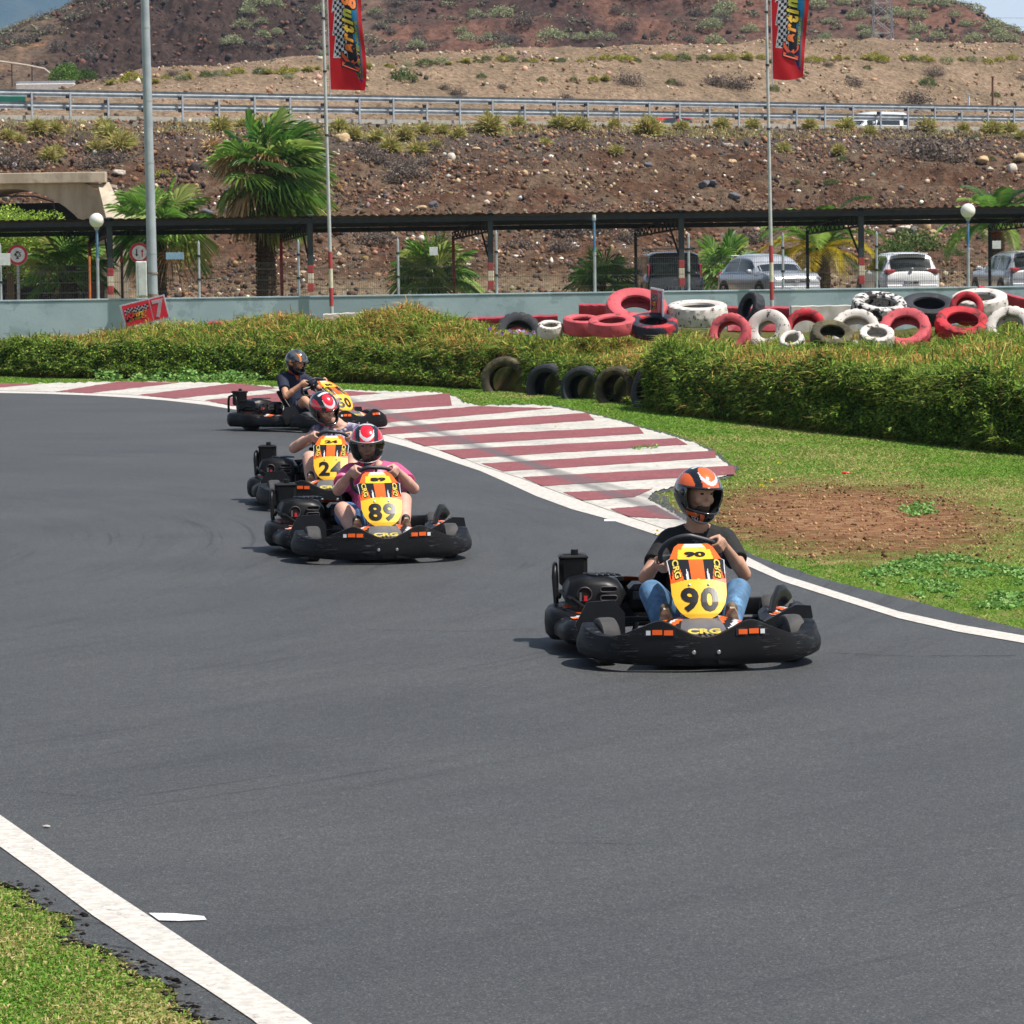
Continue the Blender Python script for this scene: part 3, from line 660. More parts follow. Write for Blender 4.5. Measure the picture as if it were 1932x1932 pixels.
# ---------------------------------------------------------------- volcanic hill
HY = 480.0
def hill_z(x, y):
    face = 20.5+.40*(y-HY)+2.0*fbm(x*.02, y*.02, 61, 3)
    # terraces of the old quarry in the middle
    tm = np.exp(-((x-6)/24)**2); st = 3.4; fr = (face/st)-np.floor(face/st); face_t = (np.floor(face/st)+sstep(.15, .65, fr))*st
    face = face+(face_t-face)*tm*.85
    uu = CX+x/y*F; vs_ = np.interp(uu, [-900, -200, 0, 34, 67, 111, 144, 181, 260, 500, 1300, 1650, 1784, 1820, 1849, 1885, 1932, 2100, 2600, 3600], [400, 150, 79, 60, 44, 32, 18, 0, -40, -150, -170, -55, 0, 11, 27, 47, 65, 128, 300, 470])
    r1 = r2 = CAMH+(HZ-(uu-CX)*ROLL-vs_)*np.minimum(y, 560)/F-.6
    # rolling over behind the ridge lines
    z = np.minimum(face, np.minimum(r1, r2)*1.0+.12*(y-540)*0)
    back = np.minimum(r1, r2)-.3*np.maximum(y-560, 0)*((r1 < face)|(r2 < face))
    z = np.minimum(z, np.maximum(back, 8))
    z = np.minimum(z, 95+.0*x)
    dip = np.exp(-((x-8)/30)**2)*(-0.0)
    rough = .7*fbm(x*.09, y*.09, 62, 4)+.3*fbm(x*.4, y*.4, 63, 3)
    q = (sstep(-64, -56, x)*(1-sstep(-27, -24, x)))        # quarried black face on the left
    rough = rough+q*(1.8*fbm(x*.28, y*.28, 64, 5)+1.5*np.abs(fbm(x*.8, y*.8, 65, 4)))
    return z+rough
x = np.concatenate([np.linspace(-420, -82, 60), np.linspace(-80, 90, 560), np.linspace(92, 420, 60)]); y = np.concatenate([np.linspace(330, 478, 6), np.linspace(HY, 600, 330), np.linspace(604, 900, 50)])
X, Y = np.meshgrid(x, y); Z = np.where(Y < HY, 14+(Y-330)/150*8.0, hill_z(X, np.maximum(Y, HY)))
n1 = fbm(X*.035, Y*.03, 66, 5); n2 = fbm(X*.2, Y*.15, 67, 5); n3 = fbm(X*1.2, Y*.8, 68, 3)
K = lerp3(np.broadcast_to(cc(128, 90, 74), X.shape+(3,)), cc(112, 84, 74), sstep(-.3, .3, n2)); K = lerp3(K, cc(122, 110, 94), sstep(.0, .5, n1)*.6)
q = sstep(-100, -90, X+8*n2)*(1-sstep(-25.5, -24.5, X+2*n2)); K = lerp3(K, cc(74, 58, 52), q*.95); up_ = sstep(15, 4, Z-(39-.42*np.maximum(-X-60, 0)))*0; K = lerp3(K, cc(150, 104, 66), q*sstep(.25, .45, n2)*sstep(-50, -60, X)*.8)
mid = np.exp(-((X-8)/26)**2); K = lerp3(K, cc(78, 60, 56), mid*sstep(-.4, .1, n2)*.9)
lf = 1-sstep(-64, -58, X+3*n2); K = lerp3(K, cc(134, 112, 90), lf*.6)
K = K*(1+.3*n3)[..., None]*.85; gK = K.mean(-1, keepdims=True); K = gK+(K-gK)*.85
HILLM = MAttr('volcanic_soil', rough=1, nscale=1.4, namt=.5, bump=.9, bscale=.7, bdist=.4, spec=.05)
hills_mesh('volcanic_hill', X, Y, Z, K, HILLM)
# far blue mountain
x = np.linspace(-3600, 900, 160); y = np.linspace(5200, 9000, 90); X, Y = np.meshgrid(x, y)
ridge = np.interp(X, [-3600, -2200, -900, -300, 200, 900], [500, 760, 640, 420, 130, 0]); tt = (Y-5200)/2400
Z = ridge*np.clip(np.where(tt < 1, tt, 2-tt), 0, 1)**.8*(1+.35*fbm(X*.0016, Y*.0016, 71, 6)) + 90*fbm(X*.004, Y*.004, 72, 5)*np.clip(tt, 0, 1)-40
K = lerp3(np.broadcast_to(cc(40, 56, 48), X.shape+(3,)), cc(74, 78, 66), sstep(-.3, .4, fbm(X*.006, Y*.006, 73, 5)))
MOU = MAttr('mountain_scrub', rough=1, nscale=.01, namt=.45, bump=1, bscale=.012, bdist=30, spec=.05)
hills_mesh('far_mountain', X, Y, Z, K, MOU)
# plain in between, out to the horizon
plain = M('plain_soil', sRGB(138, 118, 92), sRGB(120, 108, 84), scale=.02, rough=1)
sheet('far_plain', [(-4000, 330), (4000, 330), (4000, 9400), (-4000, 9400)], 6.0, plain)
sheet('far_plain', [(-4000, -60), (-500, -60), (-500, 330), (-4000, 330)], -.5, plain)
sheet('far_plain', [(500, -60), (4000, -60), (4000, 330), (500, 330)], -.5, plain)

# ---- clods and straw on the bare patch
rng = np.random.default_rng(44); n = 6000
xy = np.stack([rng.uniform(_c.x-_rx*1.15, _c.x+_rx*1.15, n), rng.uniform(_c.y-_ry*1.2, _c.y+_ry*1.2, n)], 1); e_ = ((xy-np.array([_c.x, _c.y]))/[_rx, _ry]); k = (e_**2).sum(1)+.8*fbm(xy[:, 0]*3, xy[:, 1]*2, 45, 4) < .95; xy = xy[k]; n = len(xy)
_o8 = np.array([(1, 0, 0), (-1, 0, 0), (0, 1, 0), (0, -1, 0), (0, 0, 1), (0, 0, -1.)]); _t8 = np.array([(0, 2, 4), (2, 1, 4), (1, 3, 4), (3, 0, 4), (2, 0, 5), (1, 2, 5), (3, 1, 5), (0, 3, 5)])
sz = .004+.018*rng.random(n)**4; V = _o8[None]*rng.uniform(.6, 1.3, (n, 6, 1))*sz[:, None, None]+np.concatenate([xy, np.full((n, 1), .006)], 1)[:, None]
K = np.repeat(pick([sRGB(160, 118, 86), sRGB(120, 86, 62), sRGB(184, 148, 110), sRGB(80, 60, 48)], n, rng)[:, None], 6, 1)
CL = MAttr('clods', rough=1, spec=.05); tag(obj('soil_clods', fast_mesh('soil_clods', V.reshape(-1, 3), (_t8[None]+(np.arange(n)*6)[:, None, None]).reshape(-1, 3), K.reshape(-1, 3), CL)), kind='stuff')
# crumbs of asphalt and soil along the broken near edge of the track
ed = np.array(gxy(densify([p for p in LBGRASS if -100 <= p[0] <= 600], 30))); n = 320; k = rng.integers(0, len(ed), n); xy = ed[k]+rng.normal(0, .035, (n, 2)); sz = .003+.012*rng.random(n)**3
V = _o8[None]*rng.uniform(.6, 1.3, (n, 6, 1))*sz[:, None, None]*[1.6, 1, .7]+np.concatenate([xy, np.full((n, 1), .014)], 1)[:, None]
K = np.repeat(pick([sRGB(40, 38, 38), sRGB(60, 58, 56), sRGB(84, 78, 70), sRGB(30, 28, 28)], n, rng)[:, None], 6, 1)
tag(obj('edge_crumbs', fast_mesh('edge_crumbs', V.reshape(-1, 3), (_t8[None]+(np.arange(n)*6)[:, None, None]).reshape(-1, 3), K.reshape(-1, 3), CL)), kind='stuff')
# air
hb = MB(); hzm = bpy.data.materials.new('haze'); hzm.use_nodes = True; _n = hzm.node_tree; _n.nodes.clear(); _ho = _n.nodes.new('ShaderNodeOutputMaterial'); _pv = _n.nodes.new('ShaderNodeVolumePrincipled'); _pv.inputs['Density'].default_value = .9e-4; _pv.inputs['Color'].default_value = (.42, .68, 1, 1); _pv.inputs['Anisotropy'].default_value = .2; _n.links.new(_pv.outputs[0], _ho.inputs['Volume'])
hb.box((0, 4600, 499), (8300, 9800, 1004), hzm); tag(hb.build('haze', None, 0), kind='stuff')
# ================================================================= roadside and track-side things
def steel(n='galvanised_steel'): return M(n, sRGB(196, 202, 206), sRGB(172, 178, 184), scale=3, rough=.38, metal=.35, c3=sRGB(140, 136, 130), s3=3, lo3=.6, hi3=.75)
ST = steel(); DK = M('dark_steel', sRGB(44, 46, 48), sRGB(32, 34, 36), scale=6, rough=.6)
# ---- double guardrail
g = thing('guardrail', 'long double beam galvanised guardrail along the raised road above the slope', 'guardrail', (GA[0], GA[1], GZ))
gang = math.atan2(GD[1], GD[0]); g.rotation_euler = (0, 0, gang)
def wbeam(mb, z, x0, x1, mat):
    prof = [(0, .155), (.02, .15), (.085, .115), (.10, .09), (.085, .065), (.03, .03), (0, 0), (.03, -.03), (.085, -.065), (.10, -.09), (.085, -.115), (.02, -.15), (0, -.155)]
    back = [(a-.006, y) for a, y in prof[::-1]]
    secs = [[(xx, .20+a, z+b_) for a, b_ in (prof+back)[::-1]] for xx in (x0, x1)]
    mb.loft(secs, mat, closed=True)
for z in (.99, .42):
    mb = MB(); wbeam(mb, z, -30, 115, ST); mb.build('rail_beam', g, 25)
mb = MB()
for (dy, dz) in ((-.05, -.06), (.05, -.06)): pass
mb.box((0, -.02, .10), (.10, .07, 2.1), ST, bev=.01); mb.box((-.07, .09, .99), (.14, .12, .15), DK, bev=.01); mb.box((-.07, .09, .42), (.14, .12, .15), DK, bev=.01)
pm = mb.mesh('post')
for k in range(-4, 42): obj('post', pm, g, (k*2.0, 0, -.15 if k % 3 else -.35))
mb = MB(); mb.box((40, .5, -.12), (150, .35, .22), M('kerb_concrete', sRGB(186, 182, 172), rough=.9)); tag(mb.build('road_kerb', None, loc=(GA[0], GA[1], GZ), rot=(0, 0, gang)), kind='structure')
asph2 = M('road_asphalt', sRGB(112, 110, 108), rough=.9)
tag(MB().box((40, 6.6, -.93), (330, 11.5, .04), asph2).build('road', None, loc=(GA[0], GA[1], GZ), rot=(0, 0, gang)), kind='structure')
# ---- carport
CPY = 106.5
cp = thing('carport', 'long dark corrugated carport roof on steel posts over the parked cars', 'carport', (0, CPY, .62))
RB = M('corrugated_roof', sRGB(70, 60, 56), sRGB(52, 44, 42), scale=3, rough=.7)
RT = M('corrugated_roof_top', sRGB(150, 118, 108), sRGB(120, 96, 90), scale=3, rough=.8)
x = np.linspace(-26, 26, 1041); secs = []
def rz(xx): return .020*math.cos(xx*2*PI/.24)
mb = MB()
rows = []
for yy, zz in ((-.3, 2.79), (5.2, 2.52)):
    rows.append([(xx, yy, zz+rz(xx)) for xx in x])
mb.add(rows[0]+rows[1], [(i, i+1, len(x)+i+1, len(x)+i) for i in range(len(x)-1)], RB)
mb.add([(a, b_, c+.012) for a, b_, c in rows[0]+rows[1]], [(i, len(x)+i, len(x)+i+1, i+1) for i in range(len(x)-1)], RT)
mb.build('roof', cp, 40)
mb = MB()
for yy, zz in ((-.1, 2.66), (2.4, 2.55), (5.0, 2.42)): mb.box((0, yy, zz), (52, .08, .14), DK)
mb.build('purlin', cp)
PR = M('post_red', sRGB(190, 70, 72), rough=.7, c3=sRGB(120, 90, 84), s3=5); PW = M('post_white', sRGB(232, 222, 196), rough=.7)
GRN = M('post_dark_green', sRGB(52, 62, 62), rough=.6)
for u in (208, 586, 926, 1286, 1625, 1985, -150):
    px = at(u, 500, CPY).x
    mb = MB(); mb.box((px, 0, 1.9), (.16, .16, 1.9), GRN, bev=.015)
    for z0, z1, mt in ((.64, .88, PR), (.88, 1.18, PW), (1.18, 1.41, PR)): mb.box((px, 0, (z0+z1)/2), (.166, .166, z1-z0), mt, bev=.015)
    mb.build('post', cp)
    mb = MB(); sk_ = -.19
    L = 5.0
    def tp(t, z): return (px+sk_*t*1.2, t, z)
    mb.tube([tp(.1, 2.68), tp(L, 2.3)], .03, DK, 6); mb.tube([tp(.1, 2.30), tp(L, 2.1)], .03, DK, 6)
    for k in range(12):
        a = .1+k*L/12; b_ = a+L/12; z1 = 2.68-.38*a/L; z2 = 2.30-.2*b_/L
        mb.tube([tp(a, z1), tp((a+b_)/2, 2.30-.2*(a+b_)/2/L)], .018, DK, 5); mb.tube([tp((a+b_)/2, 2.30-.2*(a+b_)/2/L), tp(b_, 2.68-.38*b_/L)], .018, DK, 5)
    mb.tube([(px-.05, .1, 1.5), tp(1.1, 2.25)], .03, DK, 6)
    mb.build('truss', cp)
    mb = MB(); qx, qy, _ = tp(L, 0); mb.box((qx, qy, 1.1), (.09, .09, 2.2), PR if u < 1000 else GRN, bev=.01); mb.build('rear_post', cp)
# ---- mesh fence panels and their posts
FP = [-190, 0, 375, 563, 751, 937, 1300, 1478, 1655, 2020]
fn_ = thing('mesh_fence', 'galvanised wire mesh fence standing on the blue-grey wall', 'fence', (0, YW+.12, WT))
allp = sorted(FP+[183, 1122, 1828])
xs_ = [at(u, 520, YW).x for u in allp]
WIRE = M('fence_wire', sRGB(84, 86, 80), rough=.6)
for a, b_ in zip(xs_[:-1], xs_[1:]):
    mb = MB(); n = int((b_-a)/.06)
    for i in range(n+1):
        xx = a+(b_-a)*i/n; mb.box((xx, 0, .5), (.006, .006, 1.0), WIRE)
    for zz in (.03, .22, .24, .5, .52, .80, .82, .98): mb.box(((a+b_)/2, -.006, zz), (b_-a, .006, .007), WIRE)
    mb.build('mesh_panel', fn_, 0)
for u in FP:
    xx = at(u, 520, YW).x; mb = MB(); hh = 1.55 if u != 937 else 1.72
    mb.tube([(xx, 0, 0), (xx, 0, hh)], .036, ST, 10); mb.box((xx, 0, .01), (.13, .13, .02), ST)
    for zz in (.55, 1.2): mb.tube([(xx, 0, zz-.03), (xx, 0, zz+.03)], .05, DK, 10)
    mb.tube([(xx, 0, hh), (xx, 0, hh+.08)], [.036, .01], ST, 8)
    mb.build('post', fn_)
# small white plates hung on the fence
for u, v, w_, h_, mt, lab in ((818, 474, .23, .23, 'white', 'small square white plate on the fence before the bushy fan palm'), (330, 483, .50, .19, 'pale blue', 'pale blue oblong plate on the fence right of the tall grey pole'),
                              (1880, 462, .24, .22, 'white', 'small white plate on the fence over the roof of the rightmost car')):
    p = at(u, v, YW-.02+.12); mb = MB(); mb.box((0, 0, 0), (w_, .012, h_), M(mt+'_plate', sRGB(238, 240, 242) if mt == 'white' else sRGB(150, 186, 214), rough=.5), bev=.004)
    o = tag(mb.build('fence_plate', loc=(p.x, p.y-.03, p.z)), lab, 'plate')
# ---- globe lamps
BLUE = M('lamp_blue', sRGB(60, 120, 176), sRGB(120, 150, 176), scale=5, rough=.5); OPAL = M('opal_globe', sRGB(250, 248, 240), sRGB(236, 234, 226), rough=.3, lo=.3, hi=.8)
for u, vt, lab, globe in ((183, 402, 'globe lamp on a blue pole at the left, beside the orange post', 1), (1122, 405, 'slim lamp post without a globe left of the black van', 0), (1828, 384, 'globe lamp on a blue pole between the two cars at the right', 1)):
    p = at(u, 500, YW-.05); t = thing('street_lamp', lab, 'lamp post', (p.x, YW+.10, WT), group='globe lamps on the wall' if globe else None)
    top = at(u, vt, YW).z-WT-(.2 if globe else 0)
    mb = MB(); mb.tube([(0, 0, 0), (0, 0, top*.52)], .045, ST, 12); mb.tube([(0, 0, top*.5), (0, 0, top-.16)], .036, BLUE, 12); mb.box((0, 0, .012), (.16, .16, .024), ST); mb.tube([(0, 0, top*.49), (0, 0, top*.53)], .055, ST, 12)
    mb.build('pole', t)
    if globe:
        mb = MB(); mb.ell((0, 0, top), (.205, .205, .205), OPAL, 24, 16); mb.build('globe', t, 60)
        mb = MB(); mb.tube([(0, 0, top-.27), (0, 0, top-.18)], [.05, .09], ST, 12); mb.build('socket', t)
    else:
        mb = MB(); mb.tube([(0, 0, top-.16), (0, 0, top-.08)], .06, ST, 10); mb.box((0, 0, top-.12), (.34, .05, .03), DK); mb.tube([(0, 0, top-.08), (0, 0, top)], .05, OPAL, 10); mb.build('bare_socket', t)
# ---- tall grey pole with cabinet
p = at(289, 560, YW-.35); t = thing('utility_pole', 'tall grey steel pole with a white cabinet strapped to its foot', 'pole', (p.x, p.y, 0))
GP = M('pole_grey', sRGB(176, 184, 190), sRGB(160, 168, 176), scale=2, rough=.5, c3=sRGB(150, 128, 108), s3=4, lo3=.66, hi3=.8)
mb = MB(); mb.tube([(0, 0, 0), (-.04, 0, 6.4), (-.08, 0, 12.5)], [.145, .125, .105], GP, 24)
for z in (1.2, 2.4, 4.9, 6.6, 8.6): mb.tube([(-.04*z/6.4, 0, z), (-.04*z/6.4, 0, z+.06)], .150-z*.003, GP, 24)
mb.build('shaft', t)
GP2 = M('pole_rust', sRGB(150, 132, 116), sRGB(120, 96, 78), scale=6, rough=.8)
for z0, z1 in ((1.0, 1.3), (1.85, 1.9)): MB().tube([(0, 0, z0), (0, 0, z1)], .151, GP2, 24).build('rusty_band', t)
CB = M('cabinet_white', sRGB(226, 228, 226), sRGB(206, 208, 206), scale=5, rough=.6)
mb = MB(); mb.box((-.30, -.02, 1.72), (.30, .30, .98), CB, bev=.02); cab = mb.build('cabinet', t)
mb = MB(); mb.box((-.27, -.176, 1.72), (.22, .012, .90), CB, bev=.004); mb.build('door', cab)
# ---- orange post, tall thin brown posts
p = at(171, 560, 106); mb = MB(); mb.tube([(0, 0, 0), (.02, 0, 1.75)], .035, M('orange_paint', sRGB(214, 120, 60), rough=.6), 10); mb.box((0, 0, 0), (.12, .12, .03), DK)
tag(mb.build('post', loc=(p.x-.03, 106, .62)), 'thin orange post left of the blue lamp pole', 'post')
p = at(231, 560, 108); mb = MB(); mb.tube([(0, 0, 0), (0, 0, 2.1)], .04, M('rusty_post', sRGB(90, 66, 60), rough=.8), 10); mb.tube([(0, 0, 1.55), (0, 0, 1.7)], .05, PR, 10)
tag(mb.build('post', loc=(p.x, 108, .62)), 'thin dark rusty post between the carport post and the round sign', 'post')
# ---- flag poles with banners
def lerpc(a, b, t): return tuple(a[i]+(b[i]-a[i])*t for i in range(3))
FR = M('flag_red', sRGB(226, 30, 40), sRGB(214, 24, 36), scale=2, rough=.6)
FB = M('flag_black', sRGB(34, 36, 44), rough=.6); FWh = M('flag_white', sRGB(236, 238, 246), rough=.6); FGy = M('flag_grey', sRGB(110, 114, 122), rough=.6)
FPu = M('flag_purple', sRGB(74, 44, 120), rough=.6); FBl = M('flag_blue', sRGB(36, 140, 200), rough=.6); FYe = M('flag_yellow', sRGB(226, 222, 60), rough=.6)
for mt in (FR, FB, FWh, FGy, FPu, FBl, FYe):   # thin polyester: some light comes through
    nt = mt.node_tree; o_ = [n for n in nt.nodes if n.type == 'OUTPUT_MATERIAL'][0]; b = [n for n in nt.nodes if n.type == 'BSDF_PRINCIPLED'][0]
    tr = nt.nodes.new('ShaderNodeBsdfTranslucent'); nt.links.new(b.inputs['Base Color'].links[0].from_socket, tr.inputs[0]); mx = nt.nodes.new('ShaderNodeMixShader'); mx.inputs[0].default_value = .58
    nt.links.new(b.outputs[0], mx.inputs[1]); nt.links.new(tr.outputs[0], mx.inputs[2]); nt.links.new(mx.outputs[0], o_.inputs[0])
LET = [('K', (238, 84, 50)), ('a', (242, 120, 50)), ('r', (246, 160, 56)), ('t', (244, 196, 60)), ('i', (232, 204, 62)), ('n', (214, 210, 70)), ('g', (244, 130, 50))]
def letmat(c): return M('letter_%d_%d' % (c[0], c[1]), sRGB(*c), rough=.6)
def segd(px, py, ax, ay, bx, by):
    dx, dy = bx-ax, by-ay; t = max(0, min(1, ((px-ax)*dx+(py-ay)*dy)/(dx*dx+dy*dy+1e-9))); return math.hypot(px-ax-t*dx, py-ay-t*dy)
def banner(name, label, u0, v0, ub, lean, flagbot, seed, second, pole_top=11.5):
    base = at(ub, 556, YW-.30); t = thing(name, label, 'banner flag', (base.x, base.y, 0), group='karting banners on poles')
    pm = M('flagpole_paint', sRGB(206, 206, 206), sRGB(188, 188, 190), scale=3, rough=.5, c3=sRGB(178, 130, 120), s3=5, lo3=.62, hi3=.8)
    def px(z): return -lean*z
    mb = MB(); mb.tube([(px(0), 0, 0), (px(5), 0, 5), (px(12), 0, 12)], [.055, .045, .035], pm, 12)
    for z in (5.6, 7.35, 8.8): mb.tube([(px(z), 0, z-.03), (px(z), 0, z+.03)], .055, DK, 10)
    mb.build('flagpole', t)
    mb = MB()
    for z0, z1, mt in ((.9, 1.4, PR), (1.4, 1.93, PW), (1.93, 2.4, PR)): mb.tube([(px(z0), 0, z0), (px(z1), 0, z1)], .058, mt if mt is PR else PW, 12)
    mb.build('painted_foot', t)
    mb = MB(); mb.tube([(px(flagbot-.2)+.13, 0, flagbot-.2), (px(12)+.13, 0, 12)], .016, FWh, 8); mb.build('banner_rod', t)
    H = 4.6; Wd = 1.06
    # a along width 0..1, b along height (0 bottom). logo reads upwards
    def surf(a, b_, off=0.0):
        z = flagbot+H*b_; w_ = Wd*(.93+.07*math.sin(b_*7+seed))*(1-.10*math.exp(-b_*9))
        x = px(z)+.14+a*w_
        wav = a*(.10*math.sin(b_*5.2+a*2.6+seed)+.05*math.sin(b_*13-a*5+seed*2)+.03*math.sin(b_*24+a*9))
        zz = z+ (.05*a*math.sin(seed+3*a))*(b_ < .5) - .03*math.sin(a*PI)*(1-b_)
        return (x, wav-off, zz)
    def col(a, b_):
        X = b_*H; Y = 1-a       # X runs up the flag, Y=1 at the rod
        ed = .90-.09*((X-.86)/.62 % 1.0)
        if X > .86 and .50 < Y < ed:
            if Y > ed-.022 or X < .90: return FWh
            i = int((X+.28*Y)/.088); j = int((Y-.012*math.sin(X*5))/.075)
            return FB if (i+j) % 2 else FWh
        up = min(.64, .10+(X-.16)*.62) if X > .16 else -1
        if .10 < Y < up:
            if Y < .155: return FGy if X > .3 else FPu
            if Y < .25: return FPu if X < 1.15 else FBl
            if Y < .30 and X > 1.3: return FBl
            if Y > up-.03: return FGy if X < .8 else FB
            return FB
        return FR
    mb = MB(); mb.grid(lambda a, b_: surf(a, b_), 100, 420, lambda a, b_: col(a, b_)); fl = mb.build('banner', t, 80)
    # lettering on both faces, reading upwards
    for side in (1, -1):
        off = .012*side
        mb = MB()
        if second: words, x0, x1 = ('TENERIFE', .92, 1.70)
        else: words, x0, x1 = ('CLUB TENERIFE', .30, 1.92)
        vs, fs = text2d(words, .16, .004, .25); wmax = max(abs(p_[0]) for p_ in vs)*2
        sx_ = (x1-x0)/wmax
        mb.add([surf(1-(.200+y*.62), (x0+x1)/2/H+x*sx_/H, off) for x, y in vs], fs, FYe)
        cx_ = [.78, 1.14, 1.42, 1.67, 1.86, 2.08, 2.42]; sz = [1.15, .82, .82, .9, .85, .82, 1.1]
        for (ch, c), xx, s_ in zip(LET, cx_, sz):
            for o2, mt, of in ((.070, FB, off*.6), (.034, letmat(c), off)):
                vs, fs = text2d(ch, s_*.55, o2*.7, .35)
                yy = .43-(.05 if ch == 'g' else 0)
                mb.add([surf(1-(yy+y*.98), (xx+x*.95)/H, of) for x, y in vs], fs, mt)
        mb.build('lettering', fl, 0)
    return t
banner('karting_banner', 'red karting banner on the left flagpole, beside the tall fan palm', 0, 0, 626, .0115, at(624, 171, YW).z+.02, 1.3, False)
banner('karting_banner', 'red karting banner on the right flagpole, above the silver car', 0, 0, 1457, .0105, at(1455, 151, YW).z+.02, 4.1, True)
# ---- round road signs
def disc(mb, r, mat, y, n=40, r0=0):
    vs = [(r*math.cos(2*PI*k/n), y, r*math.sin(2*PI*k/n)) for k in range(n)]
    if r0 == 0: mb.add(vs, [tuple(range(n))], mat)
    else: mb.add(vs+[(r0*math.cos(2*PI*k/n), y, r0*math.sin(2*PI*k/n)) for k in range(n)], [(k, (k+1) % n, n+(k+1) % n, n+k) for k in range(n)], mat)
SR = M('sign_red', sRGB(214, 30, 44), rough=.4); SW = M('sign_white', sRGB(242, 244, 244), rough=.4); SBk = M('sign_black', sRGB(24, 24, 26), rough=.5)
def roundsign(u, v, lab, kind, pole_to=.62, d=107, poleoff=0):
    p = at(u, v, d); t = thing('road_sign', lab, 'road sign', (p.x, d, .62)); z = p.z-.62
    mb = MB(); mb.tube([(poleoff, .05, 0), (poleoff, .05, z+.1)], .04, ST, 10); mb.build('pole', t)
    mb = MB(); mb.lathe([(0, -.012), (.285, -.012), (.30, 0), (.285, .012), (0, .012)], ST, 40, T=Matrix.Translation((0, .02, z)) @ Matrix.Rotation(PI/2, 4, 'X')); f = mb.build('sign_panel', t, 30)
    mb = MB(); T = Matrix.Translation((0, 0, z))
    q = MB(); disc(q, .286, SR, -.0, r0=.212); disc(q, .214, SW, .0015)
    def tri(cx, cz, s, up): q.add([(cx-s, -.003, cz), (cx+s, -.003, cz), (cx, -.003, cz+(s*1.4 if up else -s*1.4))], [(0, 1, 2)], SBk)
    if kind == 'height':
        tri(0, .11, .055, False); tri(0, -.115, .055, True)
        put_text(q, '4,5', lambda x, y: (x, -.003, y), SBk, size=.17, offset=.006)
    else:
        q.box((-.08, -.002, .03), (.035, .002, .16), SBk); tri(-.08, -.04, .05, False); q.box((.08, -.002, -.04), (.035, .002, .16), SR); tri_ = [(.08-.05, -.003, .03), (.13, -.003, .03), (.08, -.003, .10)]; q.add(tri_, [(0, 1, 2)], SR)
    q.add([], [], SBk); q.v = [tuple(T @ Vector(a)) for a in q.v]; q.build('sign_face', f, 0)
    return t
roundsign(33, 481, 'round red bordered sign with black arrows at the far left', 'height')
roundsign(263, 477, 'round red bordered priority sign partly behind the tall grey pole', 'prio')
p = at(35, 486, 106.6); tag(MB().box((0, 0, 0), (.37, .012, .33), M('white_plate', sRGB(238, 240, 242)), bev=.004).build('fence_plate', loc=(p.x+.06, YW-.02, at(35, 489, YW).z)), 'white ribbed plate on the fence covering the lower right of the left round sign', 'plate')
# ---- number boards
def board(label, loc, rotz, roll, w_, h_, full=True):
    t = thing('track_board', label, 'sign', loc, (0, roll, rotz))
    mb = MB(); mb.box((.04, .06, -h_/2-.35), (.06, .05, .9), M('wood_stake', sRGB(110, 84, 68), rough=.9)); mb.build('stake', t)
    mb = MB(); mb.box((0, 0, 0), (w_, .03, h_), FWh, bev=.004); pn = mb.build('panel', t)
    mb = MB(); b_ = .03; split = w_*.15
    def Q(x0, z0, x1, z1, mt, y=-.018): mb.add([(x0, y, z0), (x1, y, z0), (x1, y, z1), (x0, y, z1)], [(0, 1, 2, 3)], mt)
    RR = M('board_red', sRGB(222, 26, 48), rough=.5)
    Q(-w_/2+b_*1.6, -h_/2+b_, split-b_*.3, h_/2-b_, RR); Q(split+b_*.3, -h_/2+b_, w_/2-b_, h_/2-b_, RR)
    mb.build('face', pn, 0)
    q = MB(); put_text(q, '7', lambda x, y: (split+(w_/2-split)/2+x*.95, -.026, y*1.0), FWh, size=h_*.98, offset=.030*h_); q.build('number', pn, 0)
    q = MB(); L = split+w_/2; cx = -w_/2+L*.5; sc = L
    def P(x, y, o=-.021): return (cx+x*sc, o, y*sc)
    # chequered ribbon
    for i in range(14):
        for j in range(3):
            x0 = -.38+i*.058; y0 = .03+j*.055+.045*abs(math.sin(i*.62)); q.add([P(x0, y0), P(x0+.058, y0+.004), P(x0+.058, y0+.059), P(x0, y0+.055)], [(0, 1, 2, 3)], FB if (i+j) % 2 else FWh)
    q.add([P(-.42, -.21, -.020), P(.27, -.16, -.020), P(.30, .10, -.020), P(-.26, .07, -.020)], [(0, 1, 2, 3)], FB)
    put_text(q, 'CLUB TENERIFE', lambda x, y: P(x*.80-.06, y-.155+x*.06, -.024), FYe, size=.088, offset=.002, shear=.2)
    for (ch, c), xx, s_ in zip([('K', (226, 40, 44)), ('a', (236, 70, 44)), ('r', (240, 110, 50)), ('t', (244, 150, 54)), ('i', (246, 190, 60)), ('n', (250, 214, 60)), ('g', (240, 120, 50))], [-.24, -.13, -.05, .015, .065, .13, .25], [.34, .27, .27, .3, .28, .3, .42]):
        for o2, mt, of in ((.016, FB, -.025), (.006, letmat(c), -.028)):
            vs, fs = text2d(ch, s_, o2, .3); q.add([P(xx+x, y*.85-.02-(.05 if ch == 'g' else 0), of) for x, y in vs], fs, mt)
    q.build('logo', pn, 0)
    return t
p = at(273, 588, 80); board('tilted red board numbered 7 with chequered karting logo behind the left hedge', (p.x, 80, p.z), 0, R(-13), 1.0, .52)
p = at(1240, 572, 62.6); board('red karting board seen edge-on, standing among the tyres', (p.x, 62.6, p.z), R(-80), R(2), .95, .50)
